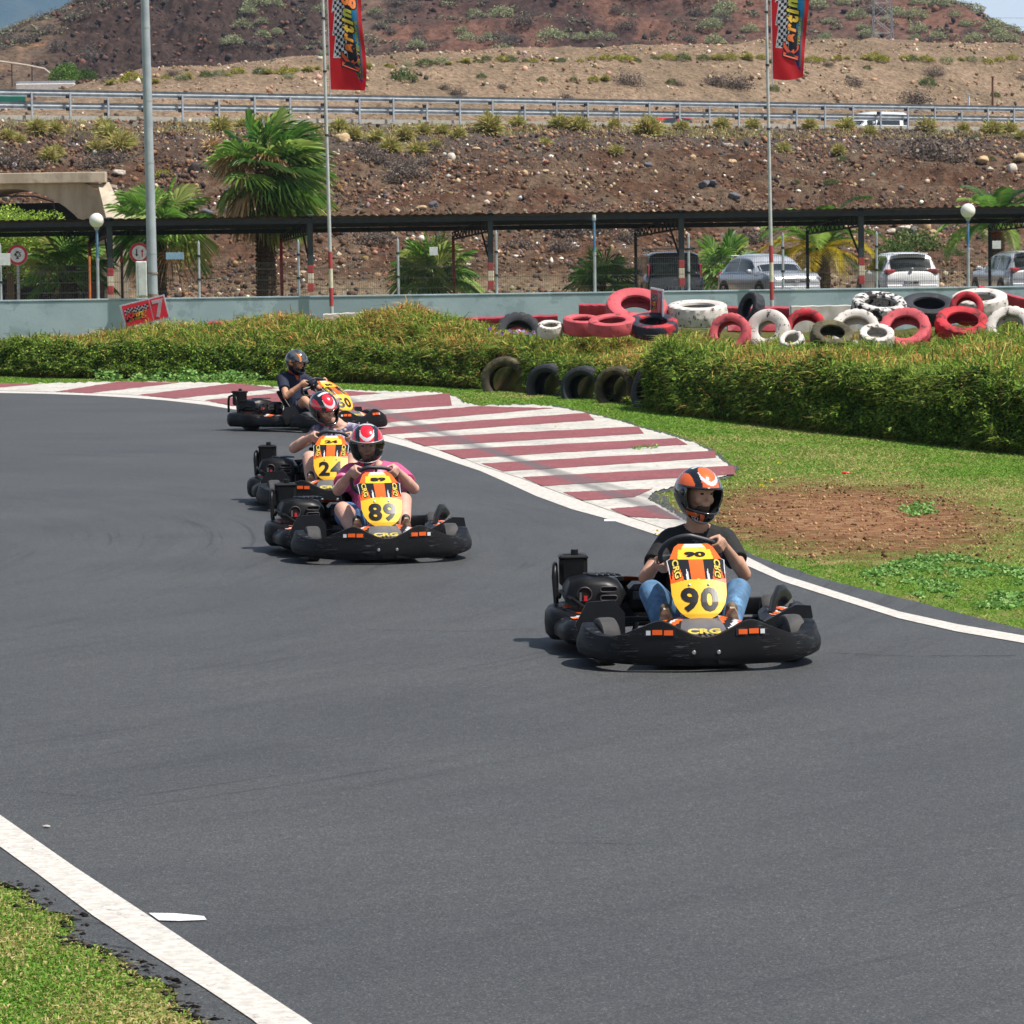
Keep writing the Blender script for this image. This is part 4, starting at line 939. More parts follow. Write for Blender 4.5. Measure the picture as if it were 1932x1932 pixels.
# ---- coloured barrier beams behind the hedge
BR = M('barrier_red', sRGB(190, 58, 74), sRGB(170, 50, 64), scale=3, rough=.6, c3=sRGB(206, 110, 120), s3=2); BW = M('barrier_concrete', sRGB(214, 208, 198), sRGB(190, 184, 174), scale=4, rough=.85)
def beam(label, u0, v0, u1, v1, d, h_, mat, cat='barrier', th=.35):
    a = at(u0, v0, d); b_ = at(u1, v1, d); mb = MB(); L = (b_-a).length
    secs = []
    for k in range(13):
        tt = k/12; e = .012*math.sin(k*2.1)
        prof = [(0, 0), (-th*.5, .03), (-th*.42, h_*.30), (-th*.20, h_*.5), (-th*.42, h_*.7), (-th*.45, h_*.93), (0, h_), (th*.45, h_*.93), (th*.45, .05)]
        if mat is BW: prof = [(-th*.5, 0), (-th*.48, h_*.97), (0, h_), (th*.48, h_*.97), (th*.5, 0)]
        secs.append([tuple(a.lerp(b_, tt)+Vector((0, y+e, z-h_+e*.5))) for y, z in prof])
    mb.loft(secs, mat); return tag(mb.build('barrier_beam', None, 50), label, cat)
beam('dull red barrier beam just showing over the left hedge, right of the board', 392, 606, 520, 603, 84, .16+.5, BR)
beam('white concrete barrier block showing between the two hedge mounds', 610, 592, 690, 588, 82, .7, BW)
beam('long red barrier beam behind the flattened black tyre', 842, 600, 1052, 593, 74, .5, BR)
beam('short red barrier beam behind the largest red tyre', 1092, 573, 1160, 573, 73, .45, BR)
beam('short red barrier beam between the white flat tyre and the black tyre', 1372, 578, 1488, 578, 72, .5, BR)
beam('white concrete barrier block behind the red upright tyres', 1492, 577, 1616, 575, 71, .5, BW)
beam('thick red barrier beam sloping down at the far right end', 1846, 538, 1990, 578, 70, .52, BR)
# ---- tyres
def tyre_mesh(name, Rr, Wd, mat, hole=.56, tread=True, inner=None, lug=0.045):
    mb = MB(); w = Wd/2; n = 72
    prof = [(hole*Rr, -w*.62), (hole*Rr*1.03, -w*.86), (hole*Rr*1.14, -w*.97), (Rr*.78, -w*1.05), (Rr*.90, -w*1.0), (Rr*.965, -w*.88), (Rr*.99, -w*.55), (Rr, -w*.12), (Rr, w*.12), (Rr*.99, w*.55), (Rr*.965, w*.88), (Rr*.90, w*1.0), (Rr*.78, w*1.05), (hole*Rr*1.14, w*.97), (hole*Rr*1.03, w*.86), (hole*Rr, w*.62), (hole*Rr*1.08, w*.55), (Rr*.86, w*.7), (Rr*.90, 0), (Rr*.86, -w*.7), (hole*Rr*1.08, -w*.55)]
    secs = []
    for k in range(n):
        a = 2*PI*k/n; sec = []
        for j, (r, z) in enumerate(prof):
            rr = r
            if tread and 5 <= j <= 10 and (k+(j if j < 8 else 15-j)) % 4 < 1: rr = r-lug*Rr
            if tread and j in (6, 9) : rr = rr-lug*Rr*.5
            sec.append((rr*math.cos(a), rr*math.sin(a), z))
        secs.append(sec)
    mb.loft(secs, mat, ring=True, caps=False, closed=True)
    return mb.mesh(name, 40)
def tyrepaint(name, c, worn, lo, hi, s3=5):
    return M(name, sRGB(*c), sRGB(*[int(x_*.9) for x_ in c]), scale=3, rough=.75, c3=sRGB(*worn), s3=s3, lo3=lo, hi3=hi, bump=.3, bscale=25, spec=.3)
TP = {'red': tyrepaint('tyre_red', (206, 56, 66), (104, 44, 48), .53, .62), 'pink': tyrepaint('tyre_pink', (220, 98, 106), (128, 66, 70), .56, .66, 7), 'white': tyrepaint('tyre_white', (236, 228, 220), (86, 76, 72), .58, .63, 9),
      'black': tyrepaint('tyre_black', (58, 60, 66), (96, 92, 88), .6, .75), 'worn': tyrepaint('tyre_worn_white', (232, 228, 224), (46, 42, 46), .50, .54, 7), 'dirty': tyrepaint('tyre_dirty', (72, 66, 52), (112, 104, 74), .45, .65), 'redblack': tyrepaint('tyre_red_black', (200, 60, 66), (50, 56, 70), .42, .5, 3)}
TMESH = {}
def tyre(label, u, v, d, Rr, Wd, paint, tilt, spin, hole=.56, tread=True, group='painted tyres behind the hedge', sink=None):
    """centre shown at (u,v) d metres away. tilt: 0 = lying flat, 90 = upright; spin: which way the axle leans"""
    if 608 <= v <= 623 and tilt >= 46 and u > 1000 and sink is None: v += 9
    key = (Rr, Wd, paint, hole, tread)
    if key not in TMESH: TMESH[key] = tyre_mesh('tyre', Rr, Wd, TP[paint], hole, tread)
    p = at(u, v, d); o = obj('tyre', TMESH[key], loc=p)
    o.rotation_euler = (Matrix.Rotation(R(spin), 3, 'Z') @ Matrix.Rotation(R(tilt), 3, 'X') @ Matrix.Rotation(random.uniform(0, 6), 3, 'Z')).to_euler()
    return tag(o, label, 'tyre', group)
D = 64
tyre('largest faded red tyre leaning back with its black hole showing', 1201, 585, D+1, .54, .30, 'pink', 32, 6, tread=False, hole=.52)
tyre('big white tyre lying flat left of the black leaning one', 1316, 592, D+1, .535, .34, 'white', 9, 0)
tyre('red tyre standing upright, third from the left in the front row', 1378, 622, D-2, .36, .26, 'pink', 70, -18)
tyre('small black treaded tyre leaning between red and white tyres', 1417, 583, D, .30, .20, 'black', 72, -62)
tyre('plain white tyre standing upright with a clean round hole', 1450, 616, D-2, .37, .26, 'white', 72, -20, tread=False, hole=.42)
tyre('bright red upright tyre right of the plain white one', 1520, 614, D-1, .37, .28, 'red', 66, -6, hole=.6)
tyre('white tyre leaning with a worn black rim line, before the block', 1614, 618, D-2, .42, .28, 'white', 52, -10, hole=.6)
tyre('white and black peeling tyre lying on top of the row', 1660, 584, D, .50, .34, 'worn', 20, 12)
tyre('faded red tyre leaning just below the peeling white one', 1708, 616, D-2, .44, .28, 'pink', 48, -12)
tyre('big black tyre lying tilted on the pile', 1752, 584, D, .48, .28, 'black', 22, 4, tread=False)
tyre('small red tyre standing upright on the pile at the right', 1824, 582, D-1, .29, .22, 'red', 68, -12, tread=False, hole=.6)
tyre('white tyre lying high on the pile under the red beam', 1848, 575, D+1, .50, .34, 'white', 16, -10)
tyre('red tyre with zigzag tread leaning at the front right', 1815, 614, D-2, .46, .26, 'red', 30, 4, tread=True)
tyre('white tyre half hidden in grass at the right edge', 1906, 612, D-3, .40, .26, 'white', 56, -14)
tyre('faded red tyre lying at the left end of the painted row', 1098, 614, D-1, .33, .26, 'pink', 12, 10, tread=False)
tyre('plain pink tyre lying below the largest red tyre', 1155, 614, D-2, .40, .22, 'pink', 14, -8, tread=False)
tyre('red and black peeling tyre under the edge-on board', 1232, 616, D-2, .42, .24, 'redblack', 18, 4, tread=False)
tyre('flattened black tyre showing over the hedge before the long red beam', 978, 634, D+3, .44, .30, 'black', 62, 4, tread=True)
tyre('small white tyre between the black and faded red tyres', 1038, 622, D-1, .22, .2, 'white', 20, 4)
tyre('white tyre sunk in the grass of the right hedge', 1495, 646, D-6, .20, .2, 'white', 40, -20, group=None)
tyre('pale tyre tread sunk in grass below the white leaning tyre', 1654, 636, D-6, .28, .2, 'white', 30, 0)
tyre('grey mossy tyre sunk in grass below the upright red tyre', 1569, 636, D-6, .34, .24, 'dirty', 34, 8)
for (u, v, r_, sp, lab) in ((955, 712, .42, -10, 'largest half buried mossy black tyre, leftmost of its row under the hedge'), (1040, 722, .38, -28, 'second half buried black tyre from the left, mostly overgrown'), (1106, 728, .38, -24, 'third half buried black tyre with grass hanging over it'),
                            (1170, 727, .36, -30, 'half buried tyre with a pale mossy tread, fourth of the dark row')):
    yy = float(np.interp(u, fu, FW[:, 1])); tyre(lab, u, v+7, yy+.10, r_, .46, 'dirty' if r_ > .4 or u > 1150 else 'black', 86, sp, group='half buried black tyres under the hedge', hole=.6)
tyre('smooth dark tyre leaning against the corner of the big right hedge', 1224, 734, float(np.interp(1224, fu, FW[:, 1]))+.05, .36, .22, 'black', 78, -62, group='half buried black tyres under the hedge', tread=False)
# ================================================================= stones, shrubs, trees on the slopes
def ground_lookup(name):
    me = bpy.data.objects[name].data; n = len(me.vertices); a = np.empty(n*3, np.float32); me.vertices.foreach_get('co', a); a = a.reshape(-1, 3).astype(float)
    pu, pv = proj(a); return a, pu, pv
LK = {k: ground_lookup(k) for k in ('scree_slope', 'road_embankment', 'volcanic_hill')}
def on(name, u, v):
    a, pu, pv = LK[name]; d = (pu-u)**2+((pv-v)*1.0)**2; d = np.where(a[:, 1] < 100, 1e9, d)
    k = np.argmin(d); c = np.where(d < d[k]+9)[0]; return Vector(a[c[np.argmin(a[c, 1])]])
ICO = bpy.data.meshes.new('stone_shape')
import bmesh
bm = bmesh.new(); bmesh.ops.create_icosphere(bm, subdivisions=1, radius=1); bm.verts.ensure_lookup_table()
IV = np.array([v.co[:] for v in bm.verts]); IF = np.array([[v.index for v in f.verts] for f in bm.faces]); bm.free()
bm = bmesh.new(); bmesh.ops.create_icosphere(bm, subdivisions=2, radius=1); bm.verts.ensure_lookup_table()
IV2 = np.array([v.co[:] for v in bm.verts]); IF2 = np.array([[v.index for v in f.verts] for f in bm.faces]); bm.free()
bm = bmesh.new(); bmesh.ops.create_icosphere(bm, subdivisions=3, radius=1); bm.verts.ensure_lookup_table()
IV3 = np.array([v.co[:] for v in bm.verts]); IF3 = np.array([[v.index for v in f.verts] for f in bm.faces]); bm.free()
STONE = MAttr('stones', rough=.9, nscale=6, namt=.3, bump=.6, bscale=12, bdist=.03, spec=.2)
def rubble(name, lk, n, smin, smax, seed, wfun, pal, wts=None, jitter=.3):
    rng = np.random.default_rng(seed); a, pu, pv = LK[lk]
    k = np.where((pu > -60) & (pu < 2000) & (pv > -30) & (pv < 600))[0]
    k = k[rng.random(len(k)) < wfun(a[k], pu[k], pv[k])]; k = rng.choice(k, n)
    P = a[k]+rng.normal(0, jitter, (n, 3))*[1, 1, 0]; s = smin+(smax-smin)*rng.random(n)**5
    V = IV[None]*rng.uniform(.55, 1.2, (n, len(IV), 1))*(s[:, None, None]*rng.uniform(.6, 1.2, (n, 1, 3)))+P[:, None]
    T = IF[None]+(np.arange(n)*len(IV))[:, None, None]
    K = np.repeat(pick(pal, n, rng, .2, wts)[:, None], len(IV), 1)
    return tag(obj(name, fast_mesh(name, V.reshape(-1, 3), T.reshape(-1, 3), K.reshape(-1, 3), STONE)), kind='stuff')
EARTHS = [sRGB(132, 98, 76), sRGB(108, 86, 72), sRGB(160, 128, 96), sRGB(86, 76, 72), sRGB(196, 176, 148), sRGB(232, 226, 216), sRGB(128, 120, 116)]
rubble('scree_stones', 'scree_slope', 80000, .02, .16, 81, lambda a, u, v: .25+.75*sstep(-.2, .4, fbm(a[:, 0]*.3, a[:, 1]*.25, 82, 4)), EARTHS, [.30, .25, .12, .22, .05, .02, .04])
rubble('embankment_stones', 'road_embankment', 7000, .04, .20, 83, lambda a, u, v: .2+.8*sstep(-.2, .4, fbm(a[:, 0]*.3, a[:, 1]*.25, 84, 4)), [sRGB(190, 160, 130), sRGB(150, 120, 96), sRGB(110, 96, 84), sRGB(220, 206, 188)], [.4, .3, .2, .1])
rubble('hill_stones', 'volcanic_hill', 12000, .10, .60, 85, lambda a, u, v: np.where((u > 100) & (u < 640), 1.0, .25), [sRGB(78, 62, 60), sRGB(104, 76, 66), sRGB(130, 92, 74), sRGB(60, 52, 52)], None, .6)
# boulders, each its own
def boulder_mesh(seed, col, sx=1, sy=1, sz=.75):
    rng = np.random.default_rng(seed); nrm = IV3; d = 1+.0*nrm[:, 0]
    for _ in range(9):   # chop with planes -> angular rock
        ax = rng.normal(0, 1, 3); ax /= np.linalg.norm(ax); h = rng.uniform(.55, .85); dd = (nrm*d[:, None])@ax; d = np.where(dd > h, d*h/np.maximum(dd, 1e-6), d)
    V = nrm*d[:, None]*[sx, sy, sz]; V += .03*rng.normal(0, 1, V.shape)
    c = np.array(sRGB(*col)); K = c*(1+.18*fbm(V[:, 0]*2+seed, V[:, 2]*2+V[:, 1], seed, 4))[:, None]
    return fast_mesh('boulder', V, IF3, K, STONE)
BM_ = {n: [boulder_mesh(90+i*7+k, c, *s) for k, s in enumerate(((1, .8, .7), (1.2, .8, .55), (.8, .8, .9)))] for i, (n, c) in enumerate({'tan': (206, 178, 140), 'grey': (112, 112, 118), 'dark': (76, 66, 64), 'brown': (150, 110, 78), 'pale': (218, 206, 190)}.items())}
BLD = [('tan', 649, 264, .42, 'tan slab leaning on the slope just right of the left flagpole'), ('dark', 386, 318, .36, 'black boulder beside the tall palm crown, right one of a dark pair'), ('dark', 364, 325, .40, 'dark grey boulder left of the tall palm crown'),
       ('brown', 265, 320, .24, None), ('pale', 225, 326, .30, None), ('grey', 353, 378, .30, 'grey boulder above the small fan palm behind the grey pole'), ('grey', 390, 404, .30, 'grey boulder just above the carport roof left of the tall palm'),
       ('tan', 899, 280, .20, None), ('pale', 853, 300, .30, 'pale rounded boulder among dry grass left of centre slope'), ('grey', 1221, 312, .24, 'lone slate grey boulder on the red soil, middle of the slope'), ('tan', 1029, 323, .18, None), ('tan', 990, 330, .20, None),
       ('grey', 818, 388, .28, None), ('tan', 794, 394, .20, None), ('brown', 639, 352, .22, None), ('grey', 1327, 352, .32, 'flat grey boulder above the carport left of the right flagpole'), ('grey', 1345, 347, .26, None), ('dark', 1201, 438, .40, 'dark boulder under the carport roof left of the black van'), ('tan', 1180, 442, .24, None),
       ('brown', 634, 440, .28, None), ('grey', 648, 437, .24, None), ('brown', 1444, 266, .30, 'brown block at the slope top beside the right flagpole'), ('pale', 1374, 276, .24, 'pale upright stone left of the brown block by the right flagpole'), ('tan', 1308, 299, .20, None), ('tan', 1381, 306, .22, None),
       ('tan', 1854, 306, .42, 'large smooth tan boulder high on the slope at the right'), ('pale', 1912, 322, .34, 'pale boulder above the date palm at the right edge'), ('tan', 1925, 300, .40, None), ('pale', 1870, 322, .2, None),
       ('tan', 1746, 428, .46, 'largest tan boulder, under the carport roof left of the right globe lamp'), ('brown', 1689, 424, .30, None), ('pale', 1704, 432, .30, None), ('tan', 1762, 447, .26, 'tan boulder right below the largest tan boulder'), ('tan', 1858, 443, .28, 'tan boulder to the right of the right globe lamp'), ('pale', 1680, 440, .3, None), ('grey', 1722, 438, .28, None), ('grey', 1780, 432, .26, None),
       ('dark', 1625, 420, .2, None), ('pale', 1437, 421, .18, None), ('grey', 1384, 372, .3, None), ('brown', 905, 400, .14, None), ('tan', 1110, 350, .12, None)]
for i, (c, u, v, s, lab) in enumerate(BLD):
    p = on('scree_slope', u, v); o = obj('boulder', BM_[c][i % 3], loc=(p.x, p.y-.1, p.z+s*.25)); o.scale = (s, s, s); o.rotation_euler = (0, 0, i*1.7)
    tag(o, lab or '%s boulder lying loose on the brown scree slope' % {'pale': 'smaller pale', 'tan': 'smaller tan', 'grey': 'smaller grey', 'brown': 'smaller brown', 'dark': 'smaller dark'}[c], 'boulder', 'boulders on the scree slope')
for c, u, v, s, lab in (('brown', 334, 556, .30, 'brown stone on the ground behind the fence, left of the tall palm'), ('tan', 450, 538, .24, 'pale flat stone on the ground just left of the tall palm trunk')):
    p = at(u, v, 112); o = obj('boulder', BM_[c][0], loc=(p.x, 112, .62+s*.3)); o.scale = (s,)*3; tag(o, lab, 'boulder')
# ---- shrubs
def dome_mesh(seed, n, cols, sz, flat=.7, shell=.35, name='foliage', blade=False, lumps=.25):
    rng = np.random.default_rng(seed); d = rng.normal(0, 1, (n, 3)); d[:, 2] = np.abs(d[:, 2]); d /= np.linalg.norm(d, axis=1, keepdims=True)
    az = np.arctan2(d[:, 1], d[:, 0]); r = 1+lumps*fbm(az*1.6+seed, d[:, 2]*4, seed, 3)*1.6
    r *= 1-shell*rng.random(n)**1.5; P = d*r[:, None]*[1, 1, flat]
    k = fbm(P[:, 0]*3+seed, P[:, 1]*3+P[:, 2]*3, seed+1, 3); c = pick(cols, n, rng, .16)*(1+.25*k)[:, None]
    if blade:
        dd = d+rng.normal(0, .35, (n, 3))+[0, 0, .3]; V, T, K = blades(P*.25, dd, rng.uniform(.6, 1.0, n)*r, np.full(n, sz), c, .25, rng, np.array(sRGB(204, 186, 130)))
        V[:, 2] *= 1.0
    else: V, T, K = leaves(P, rng.uniform(.6, 1.3, n)*sz, c, rng, .2, .7)
    return fast_mesh(name, V, T, K, FOL)
GG = [sRGB(160, 168, 126), sRGB(180, 184, 142), sRGB(140, 150, 110), sRGB(192, 192, 150)]
DRYB = [sRGB(116, 104, 100), sRGB(136, 122, 112), sRGB(98, 88, 86), sRGB(150, 138, 124)]
YG = [sRGB(150, 156, 64), sRGB(176, 170, 76), sRGB(122, 140, 58), sRGB(196, 186, 70)]
GR_ = [sRGB(84, 110, 56), sRGB(104, 128, 66), sRGB(68, 92, 46), sRGB(120, 140, 84)]
SH = {'grey-green': [dome_mesh(100+i, 900, GG, .13) for i in range(4)], 'dry grey': [dome_mesh(110+i, 1100, DRYB, .10, shell=.7, lumps=.5) for i in range(3)],
      'yellow-green': [dome_mesh(120+i, 900, YG, .13) for i in range(3)], 'green': [dome_mesh(130+i, 1100, GR_, .11) for i in range(3)],
      'tuft': [dome_mesh(140+i, 800, [sRGB(204, 204, 118), sRGB(224, 212, 144), sRGB(160, 176, 84), sRGB(200, 172, 118)], .075, blade=True) for i in range(4)]}
def shrub(kind, u, v, w_px, lk, label, group, flat=1.0, cat='shrub', name='shrub', zoff=0, p=None):
    p = p or on(lk, u, v); S_ = F/p.y; r = w_px/2/S_; lst = SH[kind]
    o = obj(name, random.choice(lst), loc=(p.x, p.y, p.z-.05*r+zoff)); o.scale = (r, r, r*flat); o.rotation_euler = (0, 0, random.uniform(0, 6.28))
    return tag(o, label, cat, group)
# shoulder grass tufts
TU = [(14, 262, 26), (70, 250, 34), (105, 247, 26), (205, 262, 36), (196, 245, 30), (225, 285, 40), (238, 275, 34), (182, 285, 30), (35, 268, 20), (92, 300, 30), (110, 292, 24), (418, 246, 34), (455, 240, 22), (492, 238, 26), (640, 246, 30), (668, 260, 26), (710, 264, 26), (765, 262, 30), (798, 252, 26), (833, 252, 24), (866, 258, 24), (740, 285, 34), (785, 290, 30), (820, 280, 24),
      (925, 250, 44), (1058, 240, 30), (1090, 244, 34), (975, 237, 24), (1222, 255, 44), (1160, 238, 20), (1285, 243, 22), (1362, 240, 26), (1420, 240, 22), (1530, 236, 24), (1595, 242, 28), (1640, 252, 20), (1750, 248, 32), (1874, 252, 32), (1905, 250, 26), (1820, 245, 20), (1925, 262, 20), (1480, 285, 22), (1582, 288, 20), (1028, 274, 20), (1160, 290, 22), (550, 250, 26), (590, 248, 22)]
for i, (u, v, w_) in enumerate(TU):
    lab = {(925, 250): 'large wind-combed straw tuft below the guardrail, left of centre', (1222, 255): 'largest rust-tinged grass tuft below the guardrail, centre', (1090, 244): 'straw grass tuft right of a green one below the guardrail'}.get((u, v), 'dry yellow-green grass tuft on the slope below the guardrail')
    shrub('tuft', u, v, w_*1.7, 'scree_slope', lab, 'grass tufts below the guardrail', 1.55, 'grass tuft', 'grass_tuft')
DR = [(716, 305, 60), (760, 318, 60), (690, 290, 50), (815, 285, 40), (770, 330, 70), (800, 310, 50), (1775, 300, 120), (1740, 292, 70), (1068, 440, 110), (1110, 434, 70), (178, 312, 60), (215, 300, 50), (30, 312, 60), (5, 308, 40), (60, 315, 44), (150, 268, 30), (560, 262, 40), (700, 455, 70), (980, 470, 60), (1060, 470, 56), (1180, 452, 50), (1420, 455, 60), (740, 340, 40)]
for i, (u, v, w_) in enumerate(DR):
    lab = {1775: 'widest dry grey thornbush high on the slope at the right', 1068: 'wide dry grey bush behind the carport roof, centre', 716: 'dry grey bush right of the left flagpole, above the palm'}.get(u, 'dry grey-brown bush on the stony slope')
    shrub('dry grey', u, v, w_*1.3, 'scree_slope', lab, 'dry bushes on the slope', 1.0, 'bush', 'thornbush')
for (u, v, w_, k, lab) in ((310, 330, 40, 'yellow-green', 'yellow-green bush on the slope just right of the tall grey pole'), (1725, 470, 110, 'green', 'low green bush behind the white hatchback roof'), (1570, 345, 30, 'green', None), (1590, 302, 26, 'green', None), (1840, 262, 26, 'green', None), (1870, 300, 24, 'green', None), (1700, 478, 60, 'green', None), (1500, 345, 20, 'green', None),
                           (960, 512, 70, 'green', None), (920, 508, 60, 'green', None), (1030, 506, 60, 'green', None), (1090, 512, 50, 'green', None), (670, 508, 60, 'green', None), (720, 512, 56, 'green', None), (440, 530, 60, 'yellow-green', None), (460, 505, 70, 'tuft', None), (1800, 478, 40, 'green', None), (640, 525, 50, 'yellow-green', None), (860, 520, 60, 'green', None),
                           (870, 530, 60, 'dry grey', None), (960, 530, 70, 'dry grey', None), (1040, 528, 60, 'dry grey', None), (700, 535, 60, 'dry grey', None), (1670, 478, 50, 'green', None), (380, 540, 50, 'yellow-green', None), (1010, 535, 40, 'tuft', None), (930, 540, 50, 'tuft', None)):
    if v > 495:
        d = 119-(v-500)*.12; p = at(u, v, d); p.z = .62
    else: p = None
    shrub(k, u, v, w_, 'scree_slope', lab or ({'green': 'low green succulent bush at the foot of the slope', 'yellow-green': 'small yellow-green bush at the foot of the slope', 'tuft': 'straw coloured grass tuft behind the fence', 'dry grey': 'leafless grey scrub behind the fence'}[k]), 'bushes at the foot of the slope', 1.0, 'bush', 'bush', p=p)
def sheetgrass(name, lk, n, seed, sel, lmin, lmax, cols, wd=.02):
    rng = np.random.default_rng(seed); a, pu, pv = LK[lk]; k = np.where((pu > -60) & (pu < 2000) & sel(a, pu, pv))[0]; k = rng.choice(k, n)
    P = a[k]+rng.normal(0, .25, (n, 3))*[1, 1, 0]; d = rng.normal(0, .4, (n, 3)); d[:, 2] = 1
    V, T, K = blades(P, d, rng.uniform(lmin, lmax, n), np.full(n, wd), pick(cols, n, rng), .3, rng); return tag(obj(name, fast_mesh(name, V, T, K, FOL)), kind='stuff')
rng = np.random.default_rng(5); n = 26000
xy = np.stack([rng.uniform(-24, 24, n), rng.uniform(104, 123, n)], 1); k = fbm(xy[:, 0]*.3, xy[:, 1]*.3, 77, 4) > -.05; k |= (xy[:, 0] < -7); xy = xy[k]; n = len(xy)
d = rng.normal(0, .4, (n, 3)); d[:, 2] = 1
V, T, K = blades(np.concatenate([xy, np.full((n, 1), .62)], 1), d, rng.uniform(.15, .55, n), np.full(n, .02), pick([sRGB(206, 184, 130), sRGB(184, 170, 104), sRGB(150, 156, 80), sRGB(222, 202, 156)], n, rng), .3, rng)
tag(obj('dry_grass', fast_mesh('dry_grass', V, T, K, FOL)), kind='stuff')
sheetgrass('shoulder_grass', 'scree_slope', 9000, 6, lambda a, u, v: (v < 262) & (v > 215) & (fbm(a[:, 0]*.35, a[:, 1]*.3, 78, 3) > -.1), .1, .35, [sRGB(190, 174, 110), sRGB(150, 152, 76), sRGB(206, 190, 140)], .03)
sheetgrass('slope_scrub', 'scree_slope', 16000, 7, lambda a, u, v: (v < 430) & (v > 240) & (fbm(a[:, 0]*.28, a[:, 1]*.3, 79, 4) > .12), .08, .3, [sRGB(122, 108, 98), sRGB(150, 134, 112), sRGB(96, 86, 82)], .03)
# embankment shrubs
EM = [(757, 148, 56, 'green'), (1190, 155, 60, 'dry grey'), (1350, 160, 60, 'dry grey'), (1385, 165, 70, 'dry grey'), (835, 165, 30, 'dry grey'), (860, 178, 40, 'dry grey'), (905, 145, 22, 'green'), (1020, 152, 24, 'green'), (1085, 150, 20, 'green'), (1762, 140, 46, 'dry grey'), (1748, 160, 40, 'green'), (1730, 190, 70, 'dry grey'), (1615, 160, 44, 'dry grey'), (1637, 128, 18, 'green'), (1560, 122, 26, 'dry grey'), (1280, 160, 26, 'dry grey'), (1270, 155, 24, 'green'), (1120, 150, 26, 'yellow-green'), (1140, 150, 26, 'tuft'), (950, 165, 26, 'dry grey'),
      (1880, 180, 22, 'green'), (1925, 148, 26, 'dry grey'), (1460, 168, 26, 'green'), (1070, 185, 30, 'dry grey'), (325, 140, 30, 'dry grey'), (545, 146, 24, 'grey-green'), (250, 150, 44, 'yellow-green'), (210, 152, 40, 'dry grey')]
for (u, v, w_, k) in EM: shrub(k, u, v, w_, 'road_embankment', {757: 'lone round dark green bush on the tan embankment right of the left banner', 1385: 'wide dry bush on the tan embankment left of the right banner'}.get(u, '%s bush growing on the tan embankment above the road' % k), 'bushes on the road embankment', 1.1, 'bush', 'bush')
rr = random.Random(3)
for i in range(72):
    u = 215+i*24.3+rr.uniform(-10, 10); vv = np.interp(u, [200, 300, 450, 700, 966, 1300, 1932], [160, 150, 138, 126, 112, 110, 112])
    k = rr.choice(['yellow-green', 'yellow-green', 'green', 'grey-green', 'tuft']); shrub(k, u, vv+rr.uniform(-3, 4), rr.uniform(16, 36), 'road_embankment', 'low %s bush in the row along the embankment crest' % ('straw' if k == 'tuft' else k), 'bushes along the embankment crest', 1.0, 'bush', 'bush')
# hill shrubs: the 290 that show largest, the rest as one scrub
a, pu, pv = LK['volcanic_hill']; vis = np.where((pu > -30) & (pu < 1960) & (pv > -25) & (pv < 125) & (a[:, 1] >= HY))[0]
rng = np.random.default_rng(17); cnt = 0; placed = []
tries = rng.permutation(vis)
for k in tries:
    if cnt >= 285: break
    u, v = pu[k], pv[k]
    dens = 1.0 if (u > 1330 or 430 < u < 820) else (.55 if u > 820 else (.8 if u < 180 else .03))
    if rng.random() > dens: continue
    if any(abs(u-q[0]) < 19 and abs(v-q[1]) < 6 for q in placed): continue
    placed.append((u, v)); cnt += 1
    kind = 'grey-green' if (rng.random() < (.88 if u > 1330 else .40) and u > 200) or rng.random() < .2 else 'dry grey'
    p = Vector(a[k]); shrub(kind, u, v, rng.uniform(24, 52), None, 'rounded %s shrub among many on the red volcanic hillside' % kind, 'shrubs on the volcanic hill', 1.15, p=p)
m = 900; ks = np.concatenate([rng.choice(vis[pu[vis] > 560], 560), rng.choice(vis[(pu[vis] < 330) & (pv[vis] < np.interp(pu[vis], [0, 180, 330], [105, 40, 5]))], 340)]); parts = []
for k in ks:
    nn = 60; r_ = rng.uniform(.4, 1.0); d = rng.normal(0, 1, (nn, 3)); d[:, 2] = np.abs(d[:, 2]); d /= np.linalg.norm(d, axis=1, keepdims=True)
    parts.append(leaves(a[k]+d*r_*[1, 1, .7], np.full(nn, .34), pick(DRYB+GG[:2], nn, rng), rng))
V, T, K = merge(parts); tag(obj('hill_scrub', fast_mesh('hill_scrub', V, T, K, FOL)), kind='stuff')
